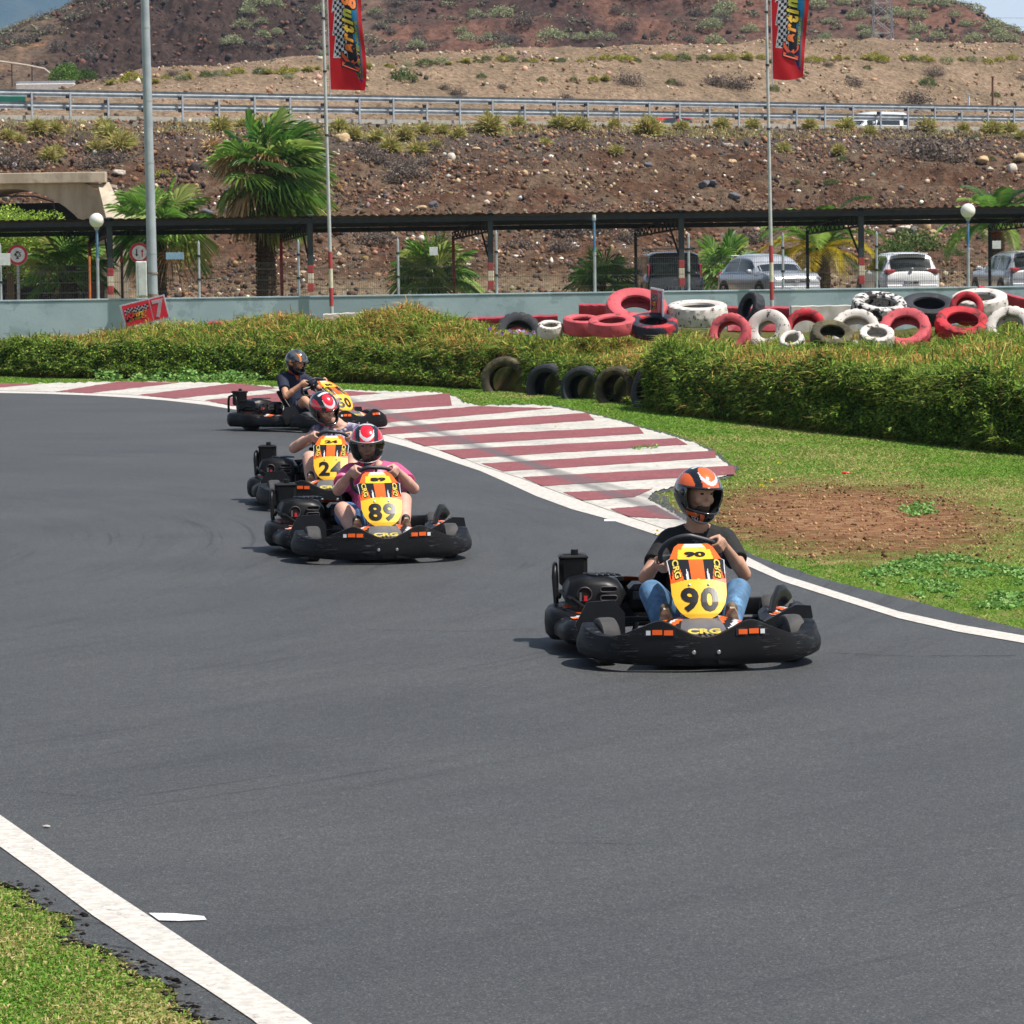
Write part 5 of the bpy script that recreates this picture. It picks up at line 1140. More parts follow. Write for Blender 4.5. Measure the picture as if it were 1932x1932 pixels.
# ---- palms
PALMG = [sRGB(94, 136, 50), sRGB(122, 162, 64), sRGB(72, 112, 44), sRGB(156, 184, 90)]
PALMM = MAttr('palm_leaf', transl=.48, rough=.45, spec=.5)
BARK = MAttr('palm_bark', rough=1, spec=.05)
def frame(d, up=np.array([0, 0, 1.])):
    d = d/np.linalg.norm(d); s = np.cross(d, up); n = np.linalg.norm(s); s = s/n if n > 1e-4 else np.array([1, 0, 0.]); return d, s, np.cross(s, d)
def fan_leaf(base, d, pet, r, rng, cols, dead=False, droop=.35, wind=0.):
    """petiole and a pleated fan of narrow fingers"""
    d, s, u = frame(np.array(d, float)); tilt = rng.uniform(-.5, .5); s, u = s*math.cos(tilt)+u*math.sin(tilt), u*math.cos(tilt)-s*math.sin(tilt)
    hub = base+d*pet+np.array([0, 0, -pet*.12]); V = []; T = []; K = []
    c0 = pick(cols, 1, rng)[0]
    w = .018; V += [base-s*w, base+s*w, hub-s*w, hub+s*w]; T += [(0, 1, 3), (0, 3, 2)]; K += [c0*1.1]*4
    n = 26; span = R(250); 
    for i in range(n):
        a = -span/2+span*(i+.5)/n; da = span/n*.62
        L = r*(1-.25*(abs(a)/(span/2))**2)*rng.uniform(.88, 1.05); dr = (d*math.cos(a)+s*math.sin(a))
        def pt(aa, t, zz):
            q = d*math.cos(aa)+s*math.sin(aa)
            return hub+q*L*t+u*(zz)+np.array([wind*t*t*r, 0, -droop*L*(max(0, t-.45))**1.5*1.6])
        pl = .03*r*(1 if i % 2 else -1)
        b = len(V); V += [hub, pt(a-da/2, .55, pl), pt(a+da/2, .55, -pl), pt(a-da*.18, .85, pl), pt(a+da*.18, .85, -pl), pt(a, 1.03, 0)]
        T += [(b, b+1, b+2), (b+1, b+3, b+4), (b+1, b+4, b+2), (b+3, b+5, b+4)]
        c = c0*rng.uniform(.8, 1.2); tipc = c*.6+np.array(sRGB(190, 176, 100))*.4
        K += [c, c, c, c, c, tipc]
    return np.array(V), np.array(T), np.array(K)
def trunk_mesh(h, r0, r1, seed, lean=0., rough=.25, col=(112, 92, 74)):
    rng = np.random.default_rng(seed); n = 30; m = max(int(h/.035), 10); V = []; K = []
    for j in range(m+1):
        z = h*j/m
        for i in range(n):
            a = 2*PI*i/n; r = r0+(r1-r0)*j/m; k = ((i+ (j//2 % 2)*1.5) % 3)/3; rr = r*(1-rough*k+rng.uniform(-.05, .05)+.10*(j % 3 == 0))
            V.append((rr*math.cos(a)+lean*z*z/h/h*h, rr*math.sin(a), z)); K.append(np.array(sRGB(*col))*(rng.uniform(.6, 1.25))*(1-.3*k))
    V = np.array(V); ids = np.arange((m+1)*n).reshape(m+1, n); q = np.stack([ids[:-1], np.roll(ids[:-1], -1, 1), np.roll(ids[1:], -1, 1), ids[1:]], -1).reshape(-1, 4)
    return fast_mesh('trunk', V, None, np.array(K), BARK, False, q)
def fan_palm(label, u, v_c, d, rad, trunk_h, tr, seed, nl=34, group=None, elev=(-50, 80), wind=0., dead=4, zc=None, lean=0., cols=PALMG):
    p = at(u, v_c, d); zb = .62; h = p.z-zb; rng = np.random.default_rng(seed); t = thing('fan_palm', label, 'palm tree', (p.x, d, zb), group=group)
    obj('trunk', trunk_mesh(max(h, .3), tr*1.05, tr*.9, seed, lean), t)
    parts = []
    for i in range(nl):
        f = (i+.5)/nl; el = R(elev[1]+(elev[0]-elev[1])*f**.8+rng.uniform(-8, 8)); az = i*2.39996+rng.uniform(-.3, .3)
        dr = np.array([math.cos(az)*math.cos(el)+wind*.5, math.sin(az)*math.cos(el), math.sin(el)])
        parts.append(fan_leaf(np.array([0, 0, h-.15+.1*(1-f)]), dr, rad*rng.uniform(.38, .5), rad*rng.uniform(.5, .62), rng, cols, droop=.30+.3*f, wind=wind*.35))
    V, T, K = merge(parts); obj('crown', fast_mesh('crown', V, T, K, PALMM), t)
    if dead:
        parts = []
        for i in range(dead):
            az = rng.uniform(0, 6.28); el = R(rng.uniform(-75, -35)) if i % 3 else R(25)
            dr = np.array([math.cos(az)*math.cos(el), math.sin(az)*math.cos(el), math.sin(el)]); parts.append(fan_leaf(np.array([0, 0, h-.3]), dr, rad*.4, rad*.45, rng, [sRGB(190, 154, 108), sRGB(206, 170, 126), sRGB(160, 126, 84)], droop=.9))
        V, T, K = merge(parts); obj('dead_fronds', fast_mesh('dead_fronds', V, T, K, PALMM), t)
    return t
PBR = [sRGB(118, 166, 66), sRGB(146, 190, 84), sRGB(96, 140, 56), sRGB(190, 206, 116)]
fan_palm('tall wind-blown fan palm with thick shaggy trunk beside the left flagpole', 498, 304, 113.5, 2.15, 0, .31, 201, nl=42, wind=.55, dead=26, elev=(-80, 90))
fan_palm('bushy fan palm behind the blue lamp pole at the left', 128, 500, 112, 1.65, 0, .28, 202, nl=22, elev=(-20, 80), dead=3, cols=PBR)
fan_palm('fan palm with broad leaves behind the tall grey pole', 298, 415, 113, 1.95, 0, .24, 203, nl=30, elev=(-35, 70), dead=2, cols=PBR)
fan_palm('low bushy fan palm with short trunk behind the square fence plate', 818, 514, 112.5, 1.65, 0, .22, 204, nl=34, elev=(-15, 80), dead=2, cols=PBR)
fan_palm('smallest fan palm, just left of the black van', 1136, 524, 111.5, 1.25, 0, .13, 205, nl=22, elev=(-15, 75), dead=5, cols=PBR)
fan_palm('fan palm sprouting between the black van and the silver car', 1366, 506, 120, 1.6, 0, .2, 206, nl=24, elev=(-30, 80), dead=2, cols=PBR)
def date_palm(label, u, v_c, d, L, tr, seed, nl=26, yellow=.3, elev=(-10, 80), fruit=False):
    p = at(u, v_c, d); h = p.z-.62; rng = np.random.default_rng(seed); t = thing('date_palm', label, 'palm tree', (p.x, d, .62))
    obj('trunk', trunk_mesh(h, tr*1.1, tr, seed, col=(96, 80, 60)), t); V = []; T = []; K = []
    for i in range(nl):
        f = (i+.5)/nl; el = R(elev[1]+(elev[0]-elev[1])*f); az = i*2.39996; ye = (f > .55) and rng.random() < yellow*2
        c0 = pick([sRGB(206, 180, 60), sRGB(190, 170, 80)] if ye else PALMG, 1, rng)[0]; ll = L*rng.uniform(.8, 1.05); n = 40
        hd = np.array([math.cos(az), math.sin(az), 0]); P = np.array([0, 0, h]); pts = []; e = el
        for k in range(n): pts.append(P.copy()); P = P+(hd*math.cos(e)+np.array([0, 0, math.sin(e)]))*ll/n; e -= R(88)/n*(.5+k/n)
        sd = np.cross(hd, [0, 0, 1.])
        for k in range(1, n-1):
            tg = pts[k+1]-pts[k-1]; tg /= np.linalg.norm(tg); up = np.cross(sd, tg); lf = ll*.20*math.sin(PI*min(.97, (k+3)/(n+3)))**.6
            for s_ in (-1, 1):
                dv = sd*s_*.8+tg*.55+up*rng.uniform(.1, .4); dv /= np.linalg.norm(dv); b = len(V); w = tg*.012*L/1.6
                V += [pts[k]-w, pts[k]+w, pts[k]+dv*lf*.6+w*.7-[0, 0, .02*L], pts[k]+dv*lf-[0, 0, .07*L]]; T += [(b, b+1, b+2), (b, b+2, b+3)]; c = c0*rng.uniform(.8, 1.2); K += [c]*4
        for k in range(n-1):
            b = len(V); w = sd*.018*(1-k/n); V += [pts[k]-w, pts[k]+w, pts[k+1]+w, pts[k+1]-w]; T += [(b, b+1, b+2), (b, b+2, b+3)]; K += [np.array(sRGB(170, 160, 84))]*4
    obj('crown', fast_mesh('crown', V, T, K, PALMM), t)
    if fruit:
        q = dome_mesh(seed, 260, [sRGB(176, 60, 44), sRGB(150, 50, 40)], .10); o = obj('fruit_cluster', q, t, (.1, -.25, h-.35)); o.scale = (.34, .3, .5)
date_palm('date palm with yellowing arched fronds behind the silver car', 1548, 468, 119, 2.5, .30, 211, nl=30, yellow=.4)
date_palm('date palm rising over the carport roof at the right edge', 1882, 428, 117, 2.25, .22, 212, nl=26, yellow=.05, elev=(0, 82), fruit=True)
# feathery light green tree in front of the tunnel mouth
def bushtree(name, label, u, vtop, d, w_, h_, seed, cols, n=9000, zb=.62, sz=.10):
    p = at(u, vtop, d); rng = np.random.default_rng(seed); t = thing(name, label, 'tree', (p.x, d, zb)); H = p.z-zb
    parts = []
    for i in range(26):
        c = np.array([rng.normal(0, w_*.28), rng.normal(0, w_*.22), H-h_*.30-abs(rng.normal(0, h_*.25))]); m = n//26; dd = rng.normal(0, 1, (m, 3)); dd /= np.linalg.norm(dd, axis=1, keepdims=True); rr = rng.uniform(.6, 1, m)[:, None]*w_*.20
        P = c+dd*rr; hang = rng.random(m) < .4; P[hang, 2] -= rng.random(hang.sum())*.45
        parts.append(leaves(P, rng.uniform(.5, 1.2, m)*sz, pick(cols, m, rng)*(1+.3*rng.normal()*.3), rng, .1, .45))
    V, T, K = merge(parts); V[:, 2] = np.minimum(V[:, 2], H+.1); obj('crown', fast_mesh('crown', V, T, K, FOL), t)
    mb = MB(); BK = M('tree_bark', sRGB(108, 88, 70), rough=.9, scale=12)
    mb.tube([(0, 0, 0), (.05, 0, H*.4), (0, 0, H*.7)], [.14, .1, .05], BK, 8)
    for k in range(6): a_ = k*1.1; mb.tube([(0.04, 0, H*.35), (math.cos(a_)*w_*.2, math.sin(a_)*w_*.2, H*.75)], [.05, .015], BK, 6)
    mb.build('trunk', t); return t
LG = [sRGB(150, 184, 66), sRGB(174, 204, 90), sRGB(128, 162, 58), sRGB(188, 210, 108)]
bushtree('feathery_tree', 'feathery light green tree growing before the concrete tunnel mouth', 14, 368, 116, 3.0, 2.6, 221, LG, 20000)
p = on('road_embankment', 160, 150)
def farbush(label, u, v, w_px, cols, d, seed):
    p = at(u, v, d); o = obj('tree', dome_mesh(seed, 1500, cols, .13, flat=1.1, lumps=.35, name='tree'), loc=p); r = w_px/2*d/F; o.scale = (r, r, r); tag(o, label, 'tree')
DG = [sRGB(74, 104, 50), sRGB(96, 128, 60), sRGB(60, 88, 44)]
farbush('round dark green tree far behind the road at the left', 161, 150, 40, DG, 255, 231)
farbush('wide light green tree left of the round dark one beyond the road', 122, 152, 56, [sRGB(96, 134, 60), sRGB(120, 156, 74)], 252, 232)
farbush('small bright green bush by the white road barrier', 100, 166, 18, LG, 240, 233)
# ---- tunnel portal
CO = M('portal_concrete', sRGB(206, 192, 170), sRGB(180, 166, 144), scale=.8, rough=.9, c3=sRGB(140, 128, 112), s3=1.5, lo3=.55, hi3=.75, bump=.2, bscale=10, ms=(2.5, 1, .4))
TD = 127.0; zt = at(80, 345, TD).z; x1 = at(186, 400, TD).x; x0 = x1-14; xc = at(18, 400, TD).x; rc = 3.14; zc_ = 1.55
t = thing('tunnel_portal', 'concrete tunnel portal with arched mouth and wing wall at the left', 'tunnel', (x1, TD, .6))
mb = MB(); arc = [(xc+rc*math.cos(a), zc_+rc*math.sin(a)) for a in [PI*k/24 for k in range(25)]]
arc = [(xc+rc, .4)]+arc+[(xc-rc, .4)]; n = len(arc)
outr = []
for (x, z) in arc:   # match each arch point to the outline
    if z <= zc_: outr.append((x1 if x > xc else x0, z))
    else:
        dx, dz = x-xc, z-zc_; k = min(((x1-xc) if dx > 0 else (xc-x0))/max(abs(dx), 1e-6), (zt-zc_)/max(dz, 1e-6)); outr.append((xc+dx*k, zc_+dz*k))
outr[1] = (x1, zc_)
vs = [(x-x1, 0, z-.6) for x, z in arc]+[(x-x1, 0, z-.6) for x, z in outr]+[(x-x1, 6, z-.6) for x, z in arc]
mb.add(vs, [(i, i+1, n+i+1, n+i) for i in range(n-1)]+[(i+1, i, 2*n+i, 2*n+i+1) for i in range(n-1)], CO)
kc = max(range(n), key=lambda i: outr[i][0]+outr[i][1]); 
mb.add([(0, 0, outr[kc][1]-.6), (0, 0, zt-.6), (outr[kc][0]-x1, 0, zt-.6), (0, .8, zt-.6), (0, .8, 0), (0, 0, 0)], [(0, 1, 2)], CO)
mb.box((-7, 3.2, zt-.6-.05), (14, 6, .1), CO); mb.build('headwall', t, 0)
mb = MB(); mb.box((-6.9, -.10, zt-.6+.16), (14.4, .55, .36), CO, bev=.02); mb.build('parapet', t)
xe = at(240, 415, TD-3).x-x1; ze = at(240, 415, TD-3).z-.6
mb = MB(); mb.add([(0, -.02, -.2), (0, -.02, zt-.65), (xe*.45, -3, ze+.1), (xe*.45, -3, -.2), (.35, .3, -.2), (.35, .3, zt-.60), (xe, -2.9, ze), (xe, -2.9, -.2)], [(0, 3, 2, 1), (1, 2, 6, 5), (3, 7, 6, 2), (4, 5, 6, 7)], CO); mb.build('wing_wall', t, 0)
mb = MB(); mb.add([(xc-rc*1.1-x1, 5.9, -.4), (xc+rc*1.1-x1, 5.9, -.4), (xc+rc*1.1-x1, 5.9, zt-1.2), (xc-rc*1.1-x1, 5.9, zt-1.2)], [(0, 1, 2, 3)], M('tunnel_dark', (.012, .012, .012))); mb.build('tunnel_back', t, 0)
mb = MB(); mb.tube([(xc-x1-1, -.05, zt-1.0), (xc-x1+.9, -.05, zt-1.06), (xc-x1+1.5, -.05, zt-1.25), (xc-x1+1.62, -.05, zt-1.8)], .03, DK, 6); mb.build('cable', t)
# ---- pylon, wires, small posts
pp_ = at(1665, 105, 500); t = thing('power_pylon', 'grey lattice power pylon standing before the hill at the right', 'pylon', (pp_.x, 500, pp_.z-3))
PY = M('pylon_steel', sRGB(170, 168, 170), rough=.6, metal=.2); mb = MB(); Hh = 34
def leg(z): return 1.45-1.0*z/Hh
lv = [i*2.0 for i in range(18)]
for sx_, sy_ in ((1, 1), (1, -1), (-1, 1), (-1, -1)): mb.tube([(sx_*leg(0), sy_*leg(0), 0), (sx_*leg(Hh), sy_*leg(Hh), Hh)], .055, PY, 5)
for za, zb_ in zip(lv[:-1], lv[1:]):
    a_, b_ = leg(za), leg(zb_); ca = [(a_, a_), (a_, -a_), (-a_, -a_), (-a_, a_)]; cb_ = [(b_, b_), (b_, -b_), (-b_, -b_), (-b_, b_)]
    for i in range(4):
        j = (i+1) % 4; mb.tube([(*ca[i], za), (*cb_[j], zb_)], .03, PY, 4); mb.tube([(*ca[j], za), (*cb_[i], zb_)], .03, PY, 4); mb.tube([(*ca[i], za), (*ca[j], za)], .03, PY, 4)
for z in (26, 30): mb.box((0, 0, z), (9, .3, .3), PY)
mb.build('lattice_tower', t, 0)
WR = M('power_wire', sRGB(150, 150, 155), rough=.6)
for (u0, v0, u1, v1, d, lab) in ((1790, 26, 2100, 34, 700, 'upper thin power wire against the sky'), (1790, 40, 2100, 52, 700, 'lower thin power wire against the sky')):
    a_, b_ = at(u0-250, v0-8, d), at(u1, v1, d); mb = MB(); mb.tube([tuple(a_.lerp(b_, k/8)-Vector((0, 0, .6*math.sin(PI*k/8)))) for k in range(9)], .035, WR, 5); tag(mb.build('power_wire'), lab, 'wire')
def post(u, vt, vb, d, r, mat, lab, lk='road_embankment'):
    b_ = at(u, vb, d); h = at(u, vt, d).z-b_.z; mb = MB(); mb.tube([(0, 0, 0), (0, 0, h)], [r, r*.8], mat, 8); mb.box((0, 0, h), (r*2.6, r*2.6, .05), mat); tag(mb.build('post', loc=(b_.x, b_.y, b_.z)), lab, 'post')
post(1873, 145, 215, 222, .075, M('rust_post', sRGB(128, 86, 62), rough=.9), 'tall thin rusty post beyond the guardrail at the right')
post(1828, 178, 205, 214, .06, SW, 'short white roadside marker post with black band at the right')
p0 = at(30, 163, 236); p1 = at(142, 167, 236); mb = MB(); cxm = (p0+p1)/2; mb.box((0, 0, 0), ((p1-p0).length, .4, .5), M('barrier_white', sRGB(226, 218, 212), rough=.8), bev=.05); mb.box((0, 0, .34), ((p1-p0).length, .08, .14), ST); tag(mb.build('road_barrier', loc=cxm), 'short pale road barrier beyond the guardrail at the far left', 'barrier')
# ================================================================= go-karts
m, nt, b, out = newmat('kart_black_plastic'); b.inputs['Roughness'].default_value = .42; b.inputs['Specular IOR Level'].default_value = .16
n1 = noise_node(nt, 9, 6, .7, map_scale=(1.2, 1.2, 14)); n2 = noise_node(nt, 5, 5, .6); n3 = noise_node(nt, 60, 3, .6)
col = ramp(nt, n1.outputs[0], [(.0, (.004, .004, .005)), (.54, (.005, .005, .006)), (.60, (.035, .035, .038)), (.70, (.15, .15, .16))]).outputs[0]
g = ramp(nt, n2.outputs[0], [(.48, (0, 0, 0)), (.58, (1, 1, 1))]).outputs[0]; col = mixc(nt, g, (.008, .008, .009), col)
nt.links.new(col, b.inputs['Base Color']); rr_ = ramp(nt, n2.outputs[0], [(.3, (.32,)*3), (.7, (.6,)*3)]); nt.links.new(rr_.outputs[0], b.inputs['Roughness']); bumpn(nt, b, n3.outputs[0], .12, .003); KB = m
KP = M('kart_plastic_dark', (.005, .005, .006), (.009, .009, .010), rough=.38, scale=7, spec=.2)
KG = M('kart_engine_grey', sRGB(96, 98, 102), sRGB(60, 62, 66), rough=.45, metal=.4, scale=14)
KT = M('kart_tyre', sRGB(78, 76, 76), sRGB(60, 60, 62), rough=.8, scale=10)
KR2 = M('kart_rim', sRGB(150, 152, 156), rough=.35, metal=.8)
KO = M('kart_orange', (.78, .12, .015), (.72, .10, .012), rough=.45, spec=.3); KY = M('kart_yellow', (.84, .47, .03), (.80, .44, .03), rough=.45, spec=.3)
KY2 = M('kart_yellow_mark', (.62, .48, .08), rough=.4); KW2 = M('kart_white', (.62, .62, .64), rough=.35, coat=.3); KK = M('kart_print_black', (.010, .010, .012), rough=.4, spec=.35)
KGr = M('kart_grey', (.12, .12, .13), (.09, .09, .10), rough=.4); KRD = M('kart_red_part', (.55, .02, .03), rough=.4); CHR = M('bolt_steel', (.6, .6, .6), rough=.3, metal=.9)
def smoothpath(pts, n):
    """Catmull-Rom through rows of numbers"""
    P = np.array(pts, float); P = np.vstack([2*P[0]-P[1], P, 2*P[-1]-P[-2]]); m = len(P)-3; out = []
    for i in range(n+1):
        t = i/n*m; k = min(int(t), m-1); t -= k; a, b_, c, d = P[k:k+4]
        out.append(.5*((2*b_)+(-a+c)*t+(2*a-5*b_+4*c-d)*t*t+(-a+3*b_-3*c+d)*t**3))
    return np.array(out)
FBP = [(.575, .27, .19, .08, .045), (.64, .36, .225, .07, .06), (.672, .52, .24, .065, .06), (.662, .66, .22, .06, .055), (.61, .79, .198, .055, .045), (.52, .90, .205, .045, .035), (.40, .96, .25, .04, .03), (.27, .99, .292, .038, .028), (.15, 1.01, .245, .036, .028), (.06, 1.02, .208, .035, .028), (0, 1.022, .20, .035, .028)]
def path_frames(Q):
    out = []
    for i in range(len(Q)):
        d = Q[min(i+1, len(Q)-1), :2]-Q[max(i-1, 0), :2]; d /= np.linalg.norm(d); nrm = np.array([-d[1], d[0]])
        if nrm @ (Q[i, :2]-np.array([0, 0.3])) < 0: nrm = -nrm
        out.append(nrm)
    return out
def bumper_front():
    full = FBP+[(-x, y, zt, zb, th) for x, y, zt, zb, th in FBP[:-1][::-1]]; Q = smoothpath(full, 120); N = path_frames(Q); secs = []
    prof = [(-1, .05), (-.2, 0), (.65, .01), (1.10, .10), (1.25, .26), (1.22, .45), (.95, .70), (.75, .93), (.60, .985), (-.45, 1.0), (-.75, .95), (-.85, .5)]
    for q, n in zip(Q, N):
        x, y, zt, zb, th = q; secs.append([(x+n[0]*o*th, y+n[1]*o*th, zb+(zt-zb)*h) for o, h in prof])
    return secs, Q, N
def bump_surf(x, z):
    """point just in front of the bumper face for decals; x, z local"""
    Q = BQ; i = np.argmin(abs(Q[:, 0]-x)+(Q[:, 1] < .6)*5); q = Q[i]; h = (z-q[3])/(q[2]-q[3]); o = np.interp(h, [0, .01, .10, .26, .45, .70, .93, 1], [.2, .65, 1.10, 1.25, 1.22, .95, .75, .5]); n = BN[i]
    return (x, q[1]+abs(n[1])*o*q[4]+.006, z)
FBP = [(a*.935, b_, c, d, e) for a, b_, c, d, e in FBP]
BSEC, BQ, BN = bumper_front()
def npz(z): return np.interp(z, [.262, .30, .36, .485, .58, .63, .66], [.735, .725, .69, .59, .41, .30, .22])
def npw(z): return np.interp(z, [.262, .27, .285, .31, .35, .40, .47, .54, .577, .584, .62, .645, .66], [.02, .055, .088, .118, .145, .158, .160, .163, .168, .150, .128, .112, .085])
def nps(x, z, off=0.): return (x, npz(z)-.9*x*x*1.5+off*.8, z+off*.6)
def npcol(a, b_):
    z = .262+(.66-.262)*b_; x = (a*2-1)*npw(z); ax = abs(x); r = ax/npw(z)
    if z < .487-1.1*x*x: return KY
    if z > .632: return KW2 if (z > .646 and r < .55) else (KY2 if r < .6 else KO)
    if z > .584:
        return KY if ax < .105-(z-.584)*.25 else KO
    if ax < .040+(z-.487)*.02: return KO
    if .055 < ax < .066 and z < .545-abs(ax-.060)*6: return KW2
    k = (ax-.080) % .036/.036; t = 1-abs(k*2-1)
    if ax > .078 and z < .475+.065*t*(1 if ax < .114 else 1.2): return KO
    if r > .965: return KW2
    return KK
def make_kart(num, topnum=None, label='', loc=(0, 0, 0), th=0., steer=0.):
    t = thing('go_kart', label, 'go-kart', loc, PI+th, 'hire go-karts on the track')
    mb = MB(); mb.loft(BSEC, KB); bp = mb.build('front_bumper', t, 38)
    for s_ in (1, -1):
        mb = MB()
        def dq(x0, x1, z0, z1, mt, o=0.): 
            pts = [bump_surf(x0, z0), bump_surf(x1, z0), bump_surf(x1, z1), bump_surf(x0, z1)]; mb.add([(p[0], p[1]+o, p[2]) for p in pts], [(0, 1, 2, 3)] if s_ < 0 else [(3, 2, 1, 0)], mt)
        dq(s_*.17, s_*.345, .205, .248, KK); dq(s_*.185, s_*.235, .212, .240, KO, .003); dq(s_*.245, s_*.30, .214, .242, KO, .003); dq(s_*.31, s_*.335, .212, .238, KW2, .003)
        mb.build('bumper_sticker', bp, 0)
        for x, z in ((.07, .115), (.50, .125), (.585, .13)):
            p = bump_surf(s_*x, z); mb = MB(); mb.lathe([(0, .004), (.009, .004), (.012, 0), (.012, -.012)], CHR, 12, T=Matrix.Translation(p) @ Matrix.Rotation(-PI/2, 4, 'X')); mb.build('bolt', bp, 30)
    mb = MB()
    for x0, x1 in ((-.17, -.07), (-.045, .045), (.07, .17)):
        mb.add([bump_surf(x0, .05), bump_surf(x1, .05), bump_surf(x1*.92, .075), bump_surf(x0*.92, .075)], [(0, 1, 2, 3)], M('bumper_opening', (.003, .003, .003), rough=.9))
    mb.build('air_openings', bp, 0)
    # nose behind the bumper
    def nose(a, b_):
        x = (a*2-1)*(.36-.15*b_); y = .965-.36*b_-.05*abs(a*2-1); z = .185+.10*b_-.035*abs(a*2-1)**2*(1)+.03*math.sin(b_*PI)
        return (x, y, z)
    mb = MB(); mb.grid(nose, 40, 20, lambda a, b_: (KGr if abs(a-.5) < .20 else (KO if (a*9+b_*3) % 2 < .8 else (KW2 if (a*9+b_*3) % 2 < 1.2 else KK)))); ns_ = mb.build('nose_cone', t)
    mb = MB(); put_text(mb, 'CRG', lambda x, y: (-x*1.4, .925-y*1.1, .222+y*.45), KY2, size=.066, offset=.003); mb.build('lettering', ns_, 0)
    # front fairing with number
    mb = MB(); mb.grid(lambda a, b_: nps((a*2-1)*npw(.262+.398*b_), .262+.398*b_), 72, 100, npcol)
    mb.grid(lambda a, b_: nps((1-a*2)*npw(.262+.398*b_), .262+.398*b_, -.006), 12, 30, KP); fp = mb.build('front_fairing', t, 60)
    mb = MB(); put_text(mb, num, lambda x, y: nps(-x*1.22, .375+y*1.0, .004), KK, size=.165, offset=.0065, space=1.12, step=.014); put_text(mb, topnum or num, lambda x, y: nps(-x*1.35, .608+y*.36, .004), KK, size=.088, offset=.0045, step=.012); mb.build('number', fp, 0)
    for s_ in (1, -1):
        mb = MB(); ca, sa = math.cos(R(62)), math.sin(R(62))
        def f_(x, y, o):
            X = x*ca*.55+y*sa*.9; Zd = x*sa*.85-y*ca*.5
            return nps(s_*(.118-X*.3-y*.55), .535-Zd, o)
        for o2, mt, o in ((.0055, KK, .003), (.002, KY2, .0055)):
            vs, fs = text2d('CRG', .060, o2); vs, fs = fine2d(vs, fs, .012); mb.add([f_(-x*s_ if s_ < 0 else x, y, o) for x, y in vs], fs, mt)
        mb.build('lettering', fp, 0)
        mb = MB(); mb.lathe([(0, .004), (.006, .003), (.008, 0)], CHR, 10, T=Matrix.Translation(nps(s_*.055, .455, .004)) @ Matrix.Rotation(-PI/3, 4, 'X')); mb.build('screw', fp)
    # side pods with raised deflectors
    for s_ in (1, -1):
        Wd = .80 if s_ > 0 else .70
        rows = [(.24, .47, .60, .07, .17), (.18, .44, .66, .06, .20), (.10, .43, .70, .06, .21), (0, .43, Wd-.04, .06, .21), (-.2, .43, Wd-.02, .06, .205), (-.4, .44, Wd, .06, .22), (-.55, .46, Wd-.02, .07, .22)]
        Q = smoothpath(rows, 24); secs = []
        for y, xi, xo, zb, zt in Q:
            d = .03; pr = [(xi, zb), (xo-.05, zb), (xo-.005, zb+.03), (xo, (zb+zt)/2), (xo-.015, zt-.04), (xo-.06, zt-.008), (xi+.04, zt), (xi, zt-.03)]
            secs.append([(s_*x, y, z) for x, z in (pr if s_ < 0 else pr[::-1])])
        mb = MB(); mb.loft(secs, KB); pd = mb.build('side_pod', t, 45)
        mb = MB()
        def st(a, b_):
            y = -.02-.42*b_; q = Q[np.argmin(abs(Q[:, 0]-y))]; return (s_*(q[1]+.05+(q[2]-q[1]-.13)*a), y, q[4]+.004-.006*a)
        mb.grid(st, 16, 24, lambda a, b_: KO if (a+b_*2.2) % 1.1 < .5 else (KW2 if (a+b_*2.2) % 1.1 < .75 else KK)); mb.build('sticker', pd, 0)
        # deflector standing behind the front wheel
        mb = MB(); pl = [(.40, .10), (.66, .10), (.69, .20), (.62, .325), (.46, .335), (.40, .26)] if s_ > 0 else [(.40, .10), (.64, .10), (.70, .22), (.69, .285), (.60, .29), (.42, .20)]; y0 = .24
        vs = [(s_*x, y0-(z-.1)*.25, z) for x, z in pl]+[(s_*x, y0-.025-(z-.1)*.25, z) for x, z in pl]; n = len(pl)
        mb.add(vs, [tuple(range(n))[::s_], tuple(range(n, 2*n))[::-s_]]+[(i, (i+1) % n, n+(i+1) % n, n+i) for i in range(n)], KP); mb.build('wheel_deflector', t, 20)
    # rear bumper
    rows = [(.60, -.20, .20, .07, .05), (.80, -.36, .235, .05, .06), (.815, -.58, .235, .05, .065), (.78, -.82, .235, .05, .065), (.62, -.96, .235, .05, .06), (.3, -1.0, .22, .06, .05), (0, -1.01, .20, .07, .045), (-.3, -1.0, .22, .06, .05), (-.58, -.94, .235, .05, .06), (-.70, -.80, .235, .05, .065), (-.725, -.58, .235, .05, .065), (-.71, -.36, .235, .05, .06), (-.56, -.20, .20, .07, .05)]
    rows = [(a*.94, b_, c, d, e*.9) for a, b_, c, d, e in rows]
    Q = smoothpath(rows, 110); secs = []
    prof = [(-1, .1), (-.5, 0), (.6, .02), (1.1, .2), (1.2, .5), (1.12, .78), (.8, .93), (0, 1.0), (-.7, .97), (-1.05, .8), (-1.1, .4)]
    for i, q in enumerate(Q):
        d = Q[min(i+1, len(Q)-1), :2]-Q[max(i-1, 0), :2]; d /= np.linalg.norm(d); n = np.array([-d[1], d[0]])
        if n @ (q[:2]-np.array([0, -.45])) < 0: n = -n
        secs.append([(q[0]+n[0]*o*q[4], q[1]+n[1]*o*q[4], q[3]+(q[2]-q[3])*h) for o, h in prof])
    mb = MB(); mb.loft(secs, KB); rb = mb.build('rear_bumper', t, 50)
    mb = MB(); mb.box((.70, -.50, .239), (.05, .13, .006), KO, rot=(0, 0, .1)); mb.build('sticker', rb)
